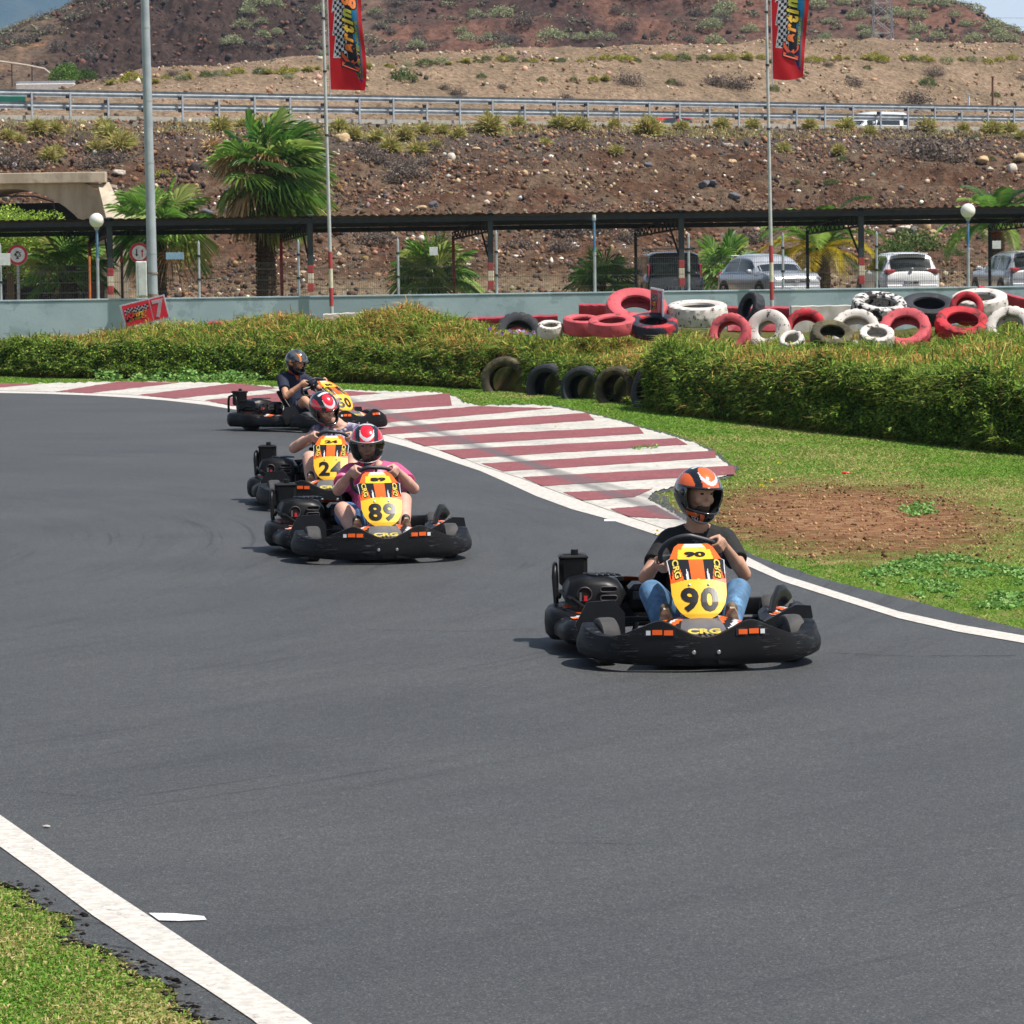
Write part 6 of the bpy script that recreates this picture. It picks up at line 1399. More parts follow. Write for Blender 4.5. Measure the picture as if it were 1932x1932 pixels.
    mb = MB(); mb.grid(lambda a, b_: (.50-a*.34, -.88-.10*b_, .36-.05*b_+.02*math.sin(a*PI)), 14, 4, lambda a, b_: KW2 if .35 < a < .5 else KO); mb.grid(lambda a, b_: (.16+a*.34, -.885-.10*b_, .352-.05*b_), 8, 4, KP)
    mb.box((.33, -.99, .27), (.36, .03, .12), KP, bev=.01); mb.build('rear_cover', t)
    mb = MB(); mb.tube([(-.50, -.22, .19), (-.52, -.27, .26), (-.555, -.36, .31), (-.60, -.46, .305), (-.64, -.56, .26), (-.67, -.64, .19)], .018, KP, 10, flat=2.6); mb.build('wheel_arch', t)
    # floor, frame, wheels
    mb = MB(); mb.box((0, .28, .055), (.56, 1.25, .012), KG); mb.build('floor_pan', t)
    mb = MB()
    for s_ in (1, -1):
        mb.tube([(s_*.12, .92, .10), (s_*.26, .70, .08), (s_*.32, .1, .075), (s_*.30, -.5, .08), (s_*.25, -.9, .12)], .016, KP, 8)
        mb.tube([(s_*.28, .50, .09), (s_*.48, .52, .13)], .014, KP, 8)
    mb.tube([(.70, -.62, .14), (-.66, -.62, .14)], .018, KG, 10); mb.build('frame', t)
    for s_ in (1, -1):
        for y, r, w, x in ((.53, .135, .115, .535), (-.62, .14, .19, .575)):
            T = Matrix.Translation((s_*x, y, r)) @ Matrix.Rotation(steer if y > 0 else 0, 4, 'Z') @ Matrix.Rotation(PI/2, 4, 'Y'); h = w/2
            mb = MB(); mb.lathe([(r*.52, -h*.8), (r*.6, -h*.98), (r*.86, -h), (r*.97, -h*.8), (r, -h*.4), (r, h*.4), (r*.97, h*.8), (r*.86, h), (r*.6, h*.98), (r*.52, h*.8)], KT, 36, T=T); wh = mb.build('tyre', t, 40)
            mb = MB(); mb.lathe([(0, -h*.3), (r*.2, -h*.3), (r*.45, -h*.55), (r*.53, -h*.85), (r*.53, h*.85), (r*.45, h*.55), (r*.2, h*.3), (0, h*.3)], KR2, 24, T=T); mb.build('rim', wh, 40)
    # seat
    mb = MB()
    def seat(a, b_):
        ph = (a-.5)*PI*1.12; w = .19+.035*b_; yb = -.20-.30*b_; z = .09+.50*max(0, b_-.15)**1.1
        return (w*math.sin(ph)*1.02, yb-.13*math.cos(ph)*(.35+.75*b_)+.06, z+.16*(1-math.cos(ph))*(1-b_)*1.0)
    mb.grid(seat, 30, 24, KP); mb.grid(lambda a, b_: tuple(np.array(seat(1-a, b_))*[1.05, 1, 1]-np.array([0, .012, .008])), 30, 24, KP)
    e = [seat(k/40, 1.0) for k in range(41)]; mb.tube(e, .012, KP, 6); e = [seat(1, k/20) for k in range(21)]; mb.tube(e, .012, KP, 6); e = [seat(0, k/20) for k in range(21)]; mb.tube(e, .012, KP, 6); mb.build('seat', t, 60)
    # steering
    T = Matrix.Translation((0, .0, .57)) @ Matrix.Rotation(R(-42), 4, 'X')     # local z: column axis towards driver... wheel plane normal
    Wm = Matrix.Translation((0, .01, .575)) @ Matrix.Rotation(R(48), 4, 'X')   # wheel plane: local x, local y(up/forward)
    ring = [Wm @ Matrix.Rotation(steer*1.5, 4, 'Z') @ Vector((.178*math.cos(a), (.165 if abs(math.sin(a)) < .93 or math.sin(a) < 0 else .165)*max(-1, min(.93, math.sin(a))), 0)) for a in [2*PI*k/48 for k in range(48)]]
    mb = MB(); mb.tube(ring, .0155, M('wheel_grip', (.02, .02, .022), (.035, .035, .04), rough=.45), 10, ring=True); sw = mb.build('steering_wheel', t, 60)
    mb = MB()
    for a in (R(90), R(210), R(330)): mb.tube([Wm @ Vector((0, 0, 0)), Wm @ Matrix.Rotation(steer*1.5, 4, 'Z') @ Vector((.165*math.cos(a), .155*math.sin(a), 0))], .010, KG, 6, flat=2)
    mb.lathe([(0, .01), (.045, .01), (.05, 0), (.045, -.02), (0, -.02)], KP, 20, T=Wm); mb.build('spokes', sw)
    mb = MB(); mb.tube([Wm @ Vector((0, 0, 0)), (0, .50, .12)], .012, KG, 8); mb.build('steering_column', t)
    for s_ in (1, -1):
        mb = MB(); mb.tube([(s_*.14, .58, .08), (s_*.14, .60, .20), (s_*.20, .60, .21)], .010, KRD if s_ < 0 else KG, 6); mb.build('pedal', t)
    # engine side (right of driver)
    mb = MB(); mb.box((.53, -.56, .24), (.30, .34, .20), KG, bev=.03)
    for k in range(6): mb.box((.53, -.375-.002*k, .17+.022*k), (.22, .02, .010), KG)
    eng = mb.build('engine', t)
    mb = MB(); secs = []
    for x, z0, z1, y1 in ((.72, .28, .36, -.36), (.69, .26, .405, -.34), (.60, .25, .425, -.33), (.48, .25, .42, -.33), (.40, .25, .40, -.34), (.35, .27, .33, -.36)):
        secs.append([(x, y1, z0), (x, y1-.01, z1-.05), (x, y1-.05, z1-.01), (x, y1-.20, z1), (x, -.70, z1-.01), (x, -.74, z1-.05), (x, -.74, z0)])
    mb.loft(secs, KP); ec = mb.build('engine_cover', t, 40)
    DKH = M('vent_dark', (.002, .002, .002), rough=.95)
    def slot(x, z, w, h, y=-.327):
        n = 20; pts = []
        for k in range(n):
            a = 2*PI*k/n; cx = (w/2-h/2)*(1 if math.cos(a) > 0 else -1); pts.append((x+cx+h/2*math.cos(a), y, z+h/2*math.sin(a)))
        mb = MB(); mb.add(pts, [tuple(range(n))], DKH); mb.build('vent', ec, 0)
        q = MB(); q.tube([(a_, b_+.002, c_) for a_, b_, c_ in pts], .004, KG, 5, ring=True); q.build('vent_rim', ec)
    slot(.46, .352, .10, .030); slot(.46, .300, .10, .030); slot(.605, .325, .085, .082)
    mb = MB(); mb.box((.60, -.322, .300), (.02, .02, .03), KRD); mb.box((.63, -.322, .31), (.012, .02, .05), KR2); mb.build('engine_detail', ec)
    for k in range(5): MB().box((.56-.035*k, -.50, .428), (.012, .16, .014), KG, bev=.004, rot=(0, 0, .5)).build('cooling_rib', ec)
    mb = MB(); mb.box((.27, -.50, .29), (.13, .28, .17), KP, bev=.03); mb.box((.27, -.352, .31), (.09, .012, .05), KG, bev=.004); mb.build('silencer', t)
    mb = MB(); mb.box((.65, -.76, .43), (.17, .15, .20), KP, bev=.025); mb.box((.65, -.76, .515), (.18, .16, .03), KP, bev=.012); ft = mb.build('fuel_tank', t)
    mb = MB(); mb.lathe([(0, .03), (.022, .03), (.024, 0), (.024, -.01)], KP, 14, T=Matrix.Translation((.64, -.76, .53))); mb.build('filler_cap', ft)
    mb = MB(); mb.tube([(.76, -.66, .24), (.77, -.68, .40), (.765, -.70, .455), (.76, -.78, .47), (.755, -.86, .45), (.75, -.88, .38), (.75, -.88, .24)], .016, KP, 10); mb.build('roll_hoop', t, 60)
    mb = MB(); mb.tube([(.60, -.30, .24), (.68, -.30, .30), (.74, -.5, .33), (.74, -.66, .28)], .012, KP, 8); mb.build('engine_guard', t)
    return t
def place(u, v, th):
    p = gnd(u, v, .03); fw = Vector((math.sin(th), -math.cos(th), 0)); o = p-fw*1.05; return (o.x, o.y, .012)
KARTS = {}
for num, top, u, v, deg, steer, lab in (('90', '90', 1333, 1263, 2.0, .25, 'go-kart with yellow number 90, nearest of the four, alone at the right'), ('89', '89', 732, 1061, 7.4, .05, 'go-kart with yellow number 89, ridden by the person in a pink shirt'),
                                        ('24', '24', 622.6, 962, 1.0, .1, 'go-kart with yellow number 24, between the karts 50 and 89'), ('50', '50', 655, 813, 42, .1, 'go-kart with yellow number 50, farthest and turned towards the right')):
    th = R(deg)
    if num == '50':
        c = gnd(591, 812, .0); L_ = (c.x, c.y, .012)
    else: L_ = place(u, v, th)
    KARTS[num] = (L_, th, steer); make_kart(num, top, lab, L_, th, steer)
# ================================================================= drivers
def remeshed(mb, name, mat, parent, voxel=.006, smooth=5):
    me = mb.mesh('tmp', 0); o = bpy.data.objects.new('tmp', me); C.objects.link(o)
    r = o.modifiers.new('r', 'REMESH'); r.mode = 'VOXEL'; r.voxel_size = voxel
    if smooth: s_ = o.modifiers.new('s', 'SMOOTH'); s_.factor = .5; s_.iterations = smooth
    dg = bpy.context.evaluated_depsgraph_get(); dg.update(); m2 = bpy.data.meshes.new_from_object(o.evaluated_get(dg)); m2.name = name
    bpy.data.objects.remove(o); bpy.data.meshes.remove(me); m2.materials.clear(); m2.materials.append(mat)
    m2.polygons.foreach_set('use_smooth', np.ones(len(m2.polygons), bool)); m2.update(); return obj(name, m2, parent)
def cap(mb, p, q, r0, r1, mat, n=14, k=5):
    """closed tapered capsule"""
    p, q = Vector(p), Vector(q); d = (q-p).normalized(); pts = []; rs = []
    for i in range(k+1): a = PI/2*i/k; pts.append(p-d*r0*math.cos(a)); rs.append(max(r0*math.sin(a), .0008))
    for i in range(1, k+1): a = PI/2*i/k; pts.append(q+d*r1*math.sin(a)); rs.append(max(r1*math.cos(a), .0008))
    mb.tube(pts, rs, mat, n)
def chain(mb, pts, rs, mat):
    for a, b_, r0, r1 in zip(pts[:-1], pts[1:], rs[:-1], rs[1:]): cap(mb, a, b_, r0, r1, mat)
GL = newmat('visor_clear'); gm, gnt, gb, gout = GL; gnt.nodes.remove(gb)
tr = gnt.nodes.new('ShaderNodeBsdfTransparent'); tr.inputs[0].default_value = (.72, .74, .74, 1); gl = gnt.nodes.new('ShaderNodeBsdfGlossy'); gl.inputs['Roughness'].default_value = .06
lw = gnt.nodes.new('ShaderNodeLayerWeight'); lw.inputs[0].default_value = .35; mx = gnt.nodes.new('ShaderNodeMixShader'); gnt.links.new(lw.outputs['Fresnel'], mx.inputs[0]); gnt.links.new(tr.outputs[0], mx.inputs[1]); gnt.links.new(gl.outputs[0], mx.inputs[2]); gnt.links.new(mx.outputs[0], gout.inputs[0]); VIS = gm
def hp(az, el, k=1.0):
    """helmet outer surface; az 0 = straight ahead (local +y)"""
    ce, se = math.cos(el), math.sin(el); f = math.cos(az)
    rx, ry, rz = .139, .168, .162
    x = rx*ce*math.sin(az)*-1; y = ry*ce*f; z = rz*se
    if el < -.1:
        c = min(1, (-.1-el)/.6); fr = max(0, f); y += .024*c*fr; z -= .026*c*fr; x *= 1-.10*c; y *= 1+.03*c*fr
        if f < 0: y *= 1-.18*c
    return Vector((x*k, y*k, z*k))
def helmet(parent, pos, yaw, pitch, roll, main, kind, visor, hk=1.0):
    mb = MB(); MK = M('helmet_black', (.010, .011, .014), rough=.12, coat=1); MA_ = M('helmet_'+kind, main, tuple(c*.9 for c in main), rough=.15, coat=1); MW_ = M('helmet_white', (.72, .73, .75), rough=.15, coat=1); MD_ = M('helmet_lining', (.01, .01, .01), rough=.95)
    MG_ = M('helmet_marble', (.09, .10, .11), (.012, .013, .015), rough=.15, coat=1, scale=14)
    el0, el1, azo = R(-27), R(17), R(66)
    def op(az, el):
        e0 = el0-R(7)*(math.cos(az)-.4); e1 = el1; return abs(az) < azo and e0 < el < e1
    def colf(a, b_):
        az = -PI+2*PI*a; el = R(-62)+(R(90)-R(-62))*b_
        if op(az, el): return None
        X = math.cos(el)*math.sin(az); Fw = math.cos(el)*math.cos(az); Z = math.sin(el); ax = abs(X)
        if kind == 'carbon':
            if el > R(20): return MA_ if (X < -.45 and X > -.62 and Fw > .1 and el < R(52)) else MG_
            return MA_ if abs(az) < R(95) and abs(az) > R(72) and el > R(-15) and el < R(8) else MK
        if el > el1+R(3):
            e = (X/.37)**2+((Fw-.47)/.36)**2
            if ax < .41:
                if e < 1: return MA_
                if e < 1.55 and Fw > .40: return MW_
                if Fw > .5: return MA_
                return MW_ if (Fw < .08 and Fw > -.1) else MK
            if ax < .66: return MK
            if Fw > -.25 and ax < .95: return MA_
            return MK
        if el > el0-R(6): return MK if abs(az) < R(100) else (MA_ if abs(az) > R(128) else MK)
        if abs(az) > R(30) and abs(az) < R(75) and el > R(-44) and int((abs(az)-R(30))/R(6)) % 2 < 1.5 and abs(az) > R(44): return MA_
        if abs(az) < R(32) and abs(az) > R(20) and el > R(-54): return MA_
        if el < R(-54) and abs(az) < R(55): return MW_
        return MK
    mb.grid(lambda a, b_: hp(-PI+2*PI*a, R(-62)+R(152)*b_), 110, 80, colf)
    mb.grid(lambda a, b_: hp(PI-2*PI*a, R(-62)+R(152)*b_, .93), 60, 44, lambda a, b_: None if op(PI-2*PI*a, R(-62)+R(152)*b_) else MD_)
    o = mb.build('helmet', parent, 60); o.location = pos; o.rotation_euler = (Matrix.Rotation(yaw, 3, 'Z') @ Matrix.Rotation(roll, 3, 'Y') @ Matrix.Rotation(pitch, 3, 'X')).to_euler(); o.scale = (hk,)*3
    rim = []
    for k in range(25): az = -azo+2*azo*k/24; rim.append(hp(az, el1, 1.0))
    for k in range(1, 8): az = azo; rim.append(hp(az, el1+(el0-R(0)-el1)*k/8, 1.0))
    for k in range(25): az = azo-2*azo*k/24; rim.append(hp(az, el0-R(7)*(math.cos(az)-.4), 1.0))
    for k in range(1, 8): az = -azo; rim.append(hp(az, el0+(el1-el0)*k/8, 1.0))
    q = MB(); q.tube(rim, .0075, MK, 8, ring=True); q.build('port_trim', o, 60)
    q = MB(); q.tube([hp(R(-62)+R(124)*k/20, R(-64), .97) for k in range(21)], .007, MK, 6); q.build('chin_edge', o, 60)
    if visor:
        q = MB(); lo, hi = (el0-R(4), el1+R(2)) if visor == 'down' else (R(14), R(50))
        q.grid(lambda a, b_: hp(-azo*1.12+2.24*azo*a, lo+(hi-lo)*b_, 1.045), 40, 14, VIS); vz = q.build('visor', o, 80)
        q = MB(); e = [hp(-azo*1.12+2.24*azo*k/40, hi, 1.05) for k in range(41)]; q.tube(e, .004, M('visor_edge', (.45, .46, .46), rough=.2), 6)
        q.tube([hp(-azo*1.12+2.24*azo*k/40, lo, 1.05) for k in range(41)], .004, M('visor_edge', (.45, .46, .46)), 6); q.build('visor_edge', vz, 60)
    for s_ in (1, -1):
        q = MB(); q.lathe([(0, .008), (.016, .007), (.022, 0)], MK, 16, T=Matrix.Translation(hp(s_*R(78), R(4), 1.0)) @ Matrix.Rotation(s_*-PI/2, 4, 'Y')); q.build('visor_pivot', o)
    if kind != 'carbon':
        q = MB()
        def tx(x, y, az0, el0_, s_): return hp(az0-x*s_/.14, el0_+y/.15, 1.012)
        put_text(q, 'LS2', lambda x, y: tx(x, y, R(-50), R(-48), 1), MW_, size=.040, offset=.001, step=.01); put_text(q, 'LS2', lambda x, y: tx(x, y, R(50), R(-48), 1), MW_, size=.040, offset=.001, step=.01)
        q.build('lettering', o, 0)
    return o
def person(num, label, skin, head, lean, yaw, pitch, roll, hands, elbows, knees, shirt, sleeve, legs, hel, visor, build_=1.0, sh_z=.66, shoes=(90, 78, 62), collar=None):
    L_, th, steer = KARTS[num]; t = thing('person', label, 'person', L_, PI+th)
    SK_ = M('skin_%s' % num, sRGB(*skin), sRGB(*[int(c*.93) for c in skin]), scale=9, rough=.55, c3=sRGB(skin[0], int(skin[1]*.95), int(skin[2]*.93)), s3=9, bump=.1, bscale=60)
    B = build_; hd = Vector(head); nb = Vector((lean, -.44, sh_z+.03)); hip = Vector((0, -.36, .17))
    mb = MB()
    ch = hip.lerp(Vector((lean, -.45, sh_z)), .6)
    sh = {s_: Vector((lean+s_*.168*min(B, 1.12), -.43, sh_z-.035)) for s_ in (1, -1)}
    cap(mb, hip, ch, .13*B, .125*B, SK_, 18); cap(mb, sh[1]-Vector((.03, 0, 0)), sh[-1]+Vector((.03, 0, 0)), .065*B, .065*B, SK_); mb.ell(tuple(ch+Vector((0, -.02, .07))), (.165*B, .11*B, .16), SK_)
    Rm = (Matrix.Rotation(yaw, 3, 'Z') @ Matrix.Rotation(roll, 3, 'Y') @ Matrix.Rotation(pitch, 3, 'X'))
    def H(x, y, z): return hd+Rm @ Vector((x, y, z))
    cap(mb, nb, H(0, -.02, -.07), .062*B, .056, SK_)
    for s_ in (1, -1): cap(mb, nb, sh[s_], .060, .055, SK_)
    HT = Matrix.Translation(hd) @ Rm.to_4x4()
    mb.ell((0, .012, -.005), (.076, .098, .115), SK_, 20, 14, T=HT); mb.ell((0, .052, -.075), (.045, .045, .042), SK_, T=HT)      # skull, jaw
    cap(mb, H(0, .106, .014), H(0, .126, -.024), .008, .012, SK_, 10, 3)                                # nose
    for s_ in (1, -1):
        mb.ell((s_*.038, .072, -.030), (.028, .026, .030), SK_, T=HT); cap(mb, H(s_*.015, .104, .030), H(s_*.052, .088, .032), .010, .009, SK_, 8, 3)
    cap(mb, H(-.02, .105, -.060), H(.02, .105, -.060), .008, .008, SK_, 8, 3)
    Wm = Matrix.Translation((0, .01, .575)) @ Matrix.Rotation(R(48), 4, 'X')
    for s_, ang in hands.items():
        g = Wm @ Vector((.178*math.cos(ang), .165*math.sin(ang), 0)); o_ = (g-(Wm @ Vector((0, 0, 0)))).normalized(); n_ = (Wm.to_3x3() @ Vector((0, 0, 1))).normalized()
        if n_.y > 0: n_ = -n_
        tg = o_.cross(n_).normalized(); el = Vector(elbows[s_]); palm = g+o_*.030+n_*.018; wrist = palm+(el-palm).normalized()*.065
        mb.ell((0, 0, 0), (.042, .017, .040), SK_, 14, 10, T=Matrix((tuple(tg)+(0,), tuple(o_)+(0,), tuple(n_)+(0,), (0, 0, 0, 1))).transposed().copy() if False else Matrix.Translation(palm) @ Matrix((tg, o_, n_)).transposed().to_4x4())
        for k, ln_ in zip((-.030, -.010, .010, .030), (.92, 1.02, 1.0, .84)):
            f0 = palm+tg*k-n_*.022; f1 = g+tg*k*1.05+o_*.021*ln_-n_*.026*ln_; f2 = g+tg*k*1.05-o_*.010*ln_-n_*.029; f3 = g+tg*k-o_*.027-n_*.006
            chain(mb, [palm+tg*k+n_*.006, f0, f1, f2, f3], [.011, .0108, .0100, .0092, .0082], SK_)
        ts = -1 if (tg.z*1 > 0) == (True) else 1
        ts = 1 if tg.z > 0 else -1
        chain(mb, [palm+tg*ts*.028+n_*.02, g+tg*ts*.048+n_*.022-o_*.002, g+tg*ts*.060+n_*.010-o_*.018], [.013, .011, .0095], SK_)
        cap(mb, palm, wrist, .028, .026*B, SK_); cap(mb, wrist, wrist.lerp(el, .55), .027*B, .041*B, SK_); cap(mb, wrist.lerp(el, .55), el, .041*B, .040*B, SK_)
        cap(mb, el, sh[s_], .042*B, .052*B, SK_)
    legpts = {}
    for s_ in (1, -1):
        k_ = Vector(knees[s_]); hp_ = Vector((s_*.095, -.30, .19)); an = Vector((s_*.18, .47, .16)); legpts[s_] = (hp_, k_, an)
        cap(mb, hp_, k_, .085*B, .062*B, SK_, 16); cap(mb, k_, k_.lerp(an, .4), .060*B, .056*B, SK_, 16); cap(mb, k_.lerp(an, .4), an, .056*B, .036, SK_, 16)
    remeshed(mb, 'body', SK_, t, .0062, 3)
    # clothing
    q = MB(); SM = shirt if not isinstance(shirt, tuple) else M('shirt_%s' % num, sRGB(*shirt), sRGB(*[int(c*.85) for c in shirt]), scale=7, rough=.85, bump=.8, bscale=6, bdist=.03)
    cap(q, hip+Vector((0, 0, .02)), ch, .150*B, .145*B, SM, 18); q.ell(tuple(ch+Vector((0, -.02, .07))), (.185*B, .128*B, .17), SM, 20, 14)
    if sleeve != 'none': cap(q, sh[1]-Vector((.02, 0, 0)), sh[-1]+Vector((.02, 0, 0)), .082*B, .082*B, SM, 16)
    else: cap(q, sh[1]-Vector((.06, 0, 0)), sh[-1]+Vector((.06, 0, 0)), .078*B, .078*B, SM, 16)
    for s_ in (1, -1): cap(q, nb-Vector((0, 0, .012)), sh[s_], .070, .072*B, SM, 14)
    if sleeve != 'none':
        for s_ in (1, -1):
            el = Vector(elbows[s_]); e = sh[s_].lerp(el, .62); q.tube([sh[s_], sh[s_].lerp(el, .3), e], [.072*B, .073*B, .070*B], SM, 18)
    so_ = remeshed(q, 'shirt', SM, t, .007, 4)
    # open the collar: cut vertices inside a sphere round the neck
    bm = bmesh.new(); bm.from_mesh(so_.data); nc = nb+Vector((0, .035, .055)); bmesh.ops.delete(bm, geom=[v for v in bm.verts if ((v.co-nc)*Vector((1, 1, 1))).length < (.082 if sleeve != 'none' else .10)], context='VERTS'); bm.to_mesh(so_.data); bm.free()
    if collar:
        c_ = MB(); cm = M('collar_%s' % num, sRGB(*collar), rough=.8); c_.tube([nb+Vector((.072*math.cos(a), .03+.072*math.sin(a), .03-.02*math.sin(a))) for a in [2*PI*k/24 for k in range(24)]], .014, cm, 8, ring=True); c_.add([tuple(nb+Vector(p)) for p in ((-.05, .095, .02), (.05, .095, .02), (.012, .125, -.09), (-.012, .125, -.09))], [(0, 1, 2, 3)], cm); c_.build('collar', t)
    kind, lc = legs; LM = M('%s_%s' % (kind, num), sRGB(*lc), sRGB(*[int(c*.8) for c in lc]), scale=16, rough=.85, c3=sRGB(*[min(255, int(c*1.35)) for c in lc]), s3=6, bump=.5, bscale=14, bdist=.01)
    q = MB(); cap(q, hip-Vector((.05, 0, .02)), hip+Vector((.05, 0, -.02)), .13*B, .13*B, LM)
    for s_ in (1, -1):
        a_, k_, an = legpts[s_]
        if kind == 'jeans': cap(q, a_, k_, .100*B, .078*B, LM, 18); cap(q, k_, k_.lerp(an, .5), .076*B, .068*B, LM, 18); q.tube([k_.lerp(an, .4), k_.lerp(an, .93)], [.068*B, .058], LM, 18)
        else: q.tube([a_, a_.lerp(k_, .4), a_.lerp(k_, .78)], [.100*B, .098*B, .092*B], LM, 18)
    remeshed(q, kind, LM, t, .007, 3)
    SH_ = M('shoe_%s' % num, sRGB(*shoes), sRGB(*[int(c*.8) for c in shoes]), rough=.7, scale=30); SO_ = M('shoe_sole', sRGB(206, 188, 160), sRGB(150, 130, 104), rough=.8, scale=30)
    for s_ in (1, -1):
        an = legpts[s_][2]; heel = an+Vector((0, .02, -.055)); toe = an+Vector((s_*.01, .10, .155)); q = MB()
        chain(q, [heel, heel.lerp(toe, .5), toe], [.036, .042, .036], SH_); cap(q, an, heel.lerp(toe, .3), .042, .045, SH_); s2 = remeshed(q, 'shoe', SH_, t, .006, 3)
        q = MB(); dd = (toe-heel).normalized(); nn = Vector((0, .84, -.54)); rows = []
        for k in range(9):
            f = -.15+1.28*k/8; w = .040*(1-abs(f-.5)**3*3.0)+.004; c_ = heel.lerp(toe, f)+nn*.036; rows.append([c_+Vector((-w, 0, 0))-nn*.006, c_+Vector((w, 0, 0))-nn*.006, c_+Vector((w, 0, 0))+nn*.010, c_+Vector((-w, 0, 0))+nn*.010])
        q.loft(rows, SO_); q.build('sole', s2)
    h_ = helmet(t, head, yaw, pitch, roll, *hel, visor)
    # eyes and brows
    ey = M('eye_dark', (.02, .014, .012), rough=.3); br_ = M('brow', (.05, .03, .02), rough=.9)
    for s_ in (1, -1):
        q = MB(); q.ell((s_*.032, .101, .010), (.013, .006, .006), ey, 10, 6, T=HT); q.build('eye', t, 60)
        q = MB(); cap(q, H(s_*.014, .116, .036), H(s_*.052, .099, .040), .0045, .0035, br_, 6, 2); q.build('eyebrow', t, 60)
    if num in ('90', '50', '24'):
        q = MB(); q.ell((0, .060, -.080), (.046, .046, .040), M('beard', (.06, .04, .03), rough=1), 14, 10, T=HT) if num != '24' else None
        if q.v: q.build('beard', t, 60)
    return t
PINK = M('pink_tshirt', sRGB(232, 96, 150), sRGB(200, 70, 128), scale=2.2, rough=.85, c3=sRGB(250, 190, 206), s3=3.5, lo3=.56, hi3=.64, bump=.8, bscale=6, bdist=.03)
TANK = M('marbled_top', sRGB(150, 142, 168), sRGB(74, 66, 92), scale=16, rough=.85, lo=.42, hi=.55, c3=sRGB(206, 204, 216), s3=18, lo3=.54, hi3=.60, bump=.4, bscale=9, bdist=.015)
person('90', 'person in black T-shirt and jeans in the nearest go-kart, looking sideways, black and orange helmet', (206, 158, 132), (-.085, -.38, .915), -.075, R(-24), R(-4), R(4),
       {1: R(200), -1: R(12)}, {1: (.22, -.22, .44), -1: (-.33, -.20, .45)}, {1: (.235, .12, .37), -1: (-.27, .12, .37)}, (26, 26, 28), 'short', ('jeans', (96, 138, 178)), ((.80, .13, .02), 'orange'), None, 1.0, .665, (150, 132, 104)) if False else None
def hands_xy(a, b_): return {1: a, -1: b_}
person('90', 'person in black T-shirt and blue jeans driving the nearest kart, orange-black helmet turned sideways', (204, 156, 130), (-.085, -.38, .915), -.08, R(26), R(-5), R(-3),
       hands_xy(R(-28), R(150)), {1: (.25, -.20, .43), -1: (-.34, -.20, .44)}, {1: (.235, .12, .37), -1: (-.27, .12, .37)}, (24, 24, 27), 'short', ('jeans', (96, 138, 178)), ((.80, .13, .02), 'orange'), None, 1.0, .665, (120, 104, 84))
person('89', 'person in pink T-shirt and denim shorts, red helmet with clear visor down', (226, 176, 156), (0.02, -.36, .855), -0.03, R(-4), R(-14), 0,
       hands_xy(R(36), R(142)), {1: (.27, -.16, .50), -1: (-.33, -.16, .50)}, {1: (.26, .12, .36), -1: (-.22, .10, .42)}, PINK, 'short', ('shorts', (84, 124, 176)), ((.72, .012, .03), 'red'), 'down', 1.12, .645, (52, 46, 46))
person('24', 'person in marbled grey sleeveless top, red helmet tilted down to one side', (228, 178, 156), (.085, -.34, .90), -.04, R(30), R(-24), R(16),
       hands_xy(R(30), R(155)), {1: (.37, -.14, .53), -1: (-.38, -.20, .52)}, {1: (.21, .10, .44), -1: (-.20, .10, .42)}, TANK, 'none', ('shorts', (70, 62, 88)), ((.72, .012, .03), 'red'), None, 1.22, .69, (60, 54, 56))
person('50', 'person in dark navy T-shirt with orange collar driving the farthest kart, black helmet', (214, 160, 128), (.03, -.30, .915), 0.0, R(12), R(-20), R(0),
       hands_xy(R(20), R(150)), {1: (.36, -.12, .46), -1: (-.34, -.12, .48)}, {1: (.22, .10, .40), -1: (-.20, .10, .38)}, (30, 38, 66), 'short', ('shorts', (44, 60, 92)), ((.72, .22, .03), 'carbon'), None, 1.05, .72, (60, 54, 56), (230, 96, 40))
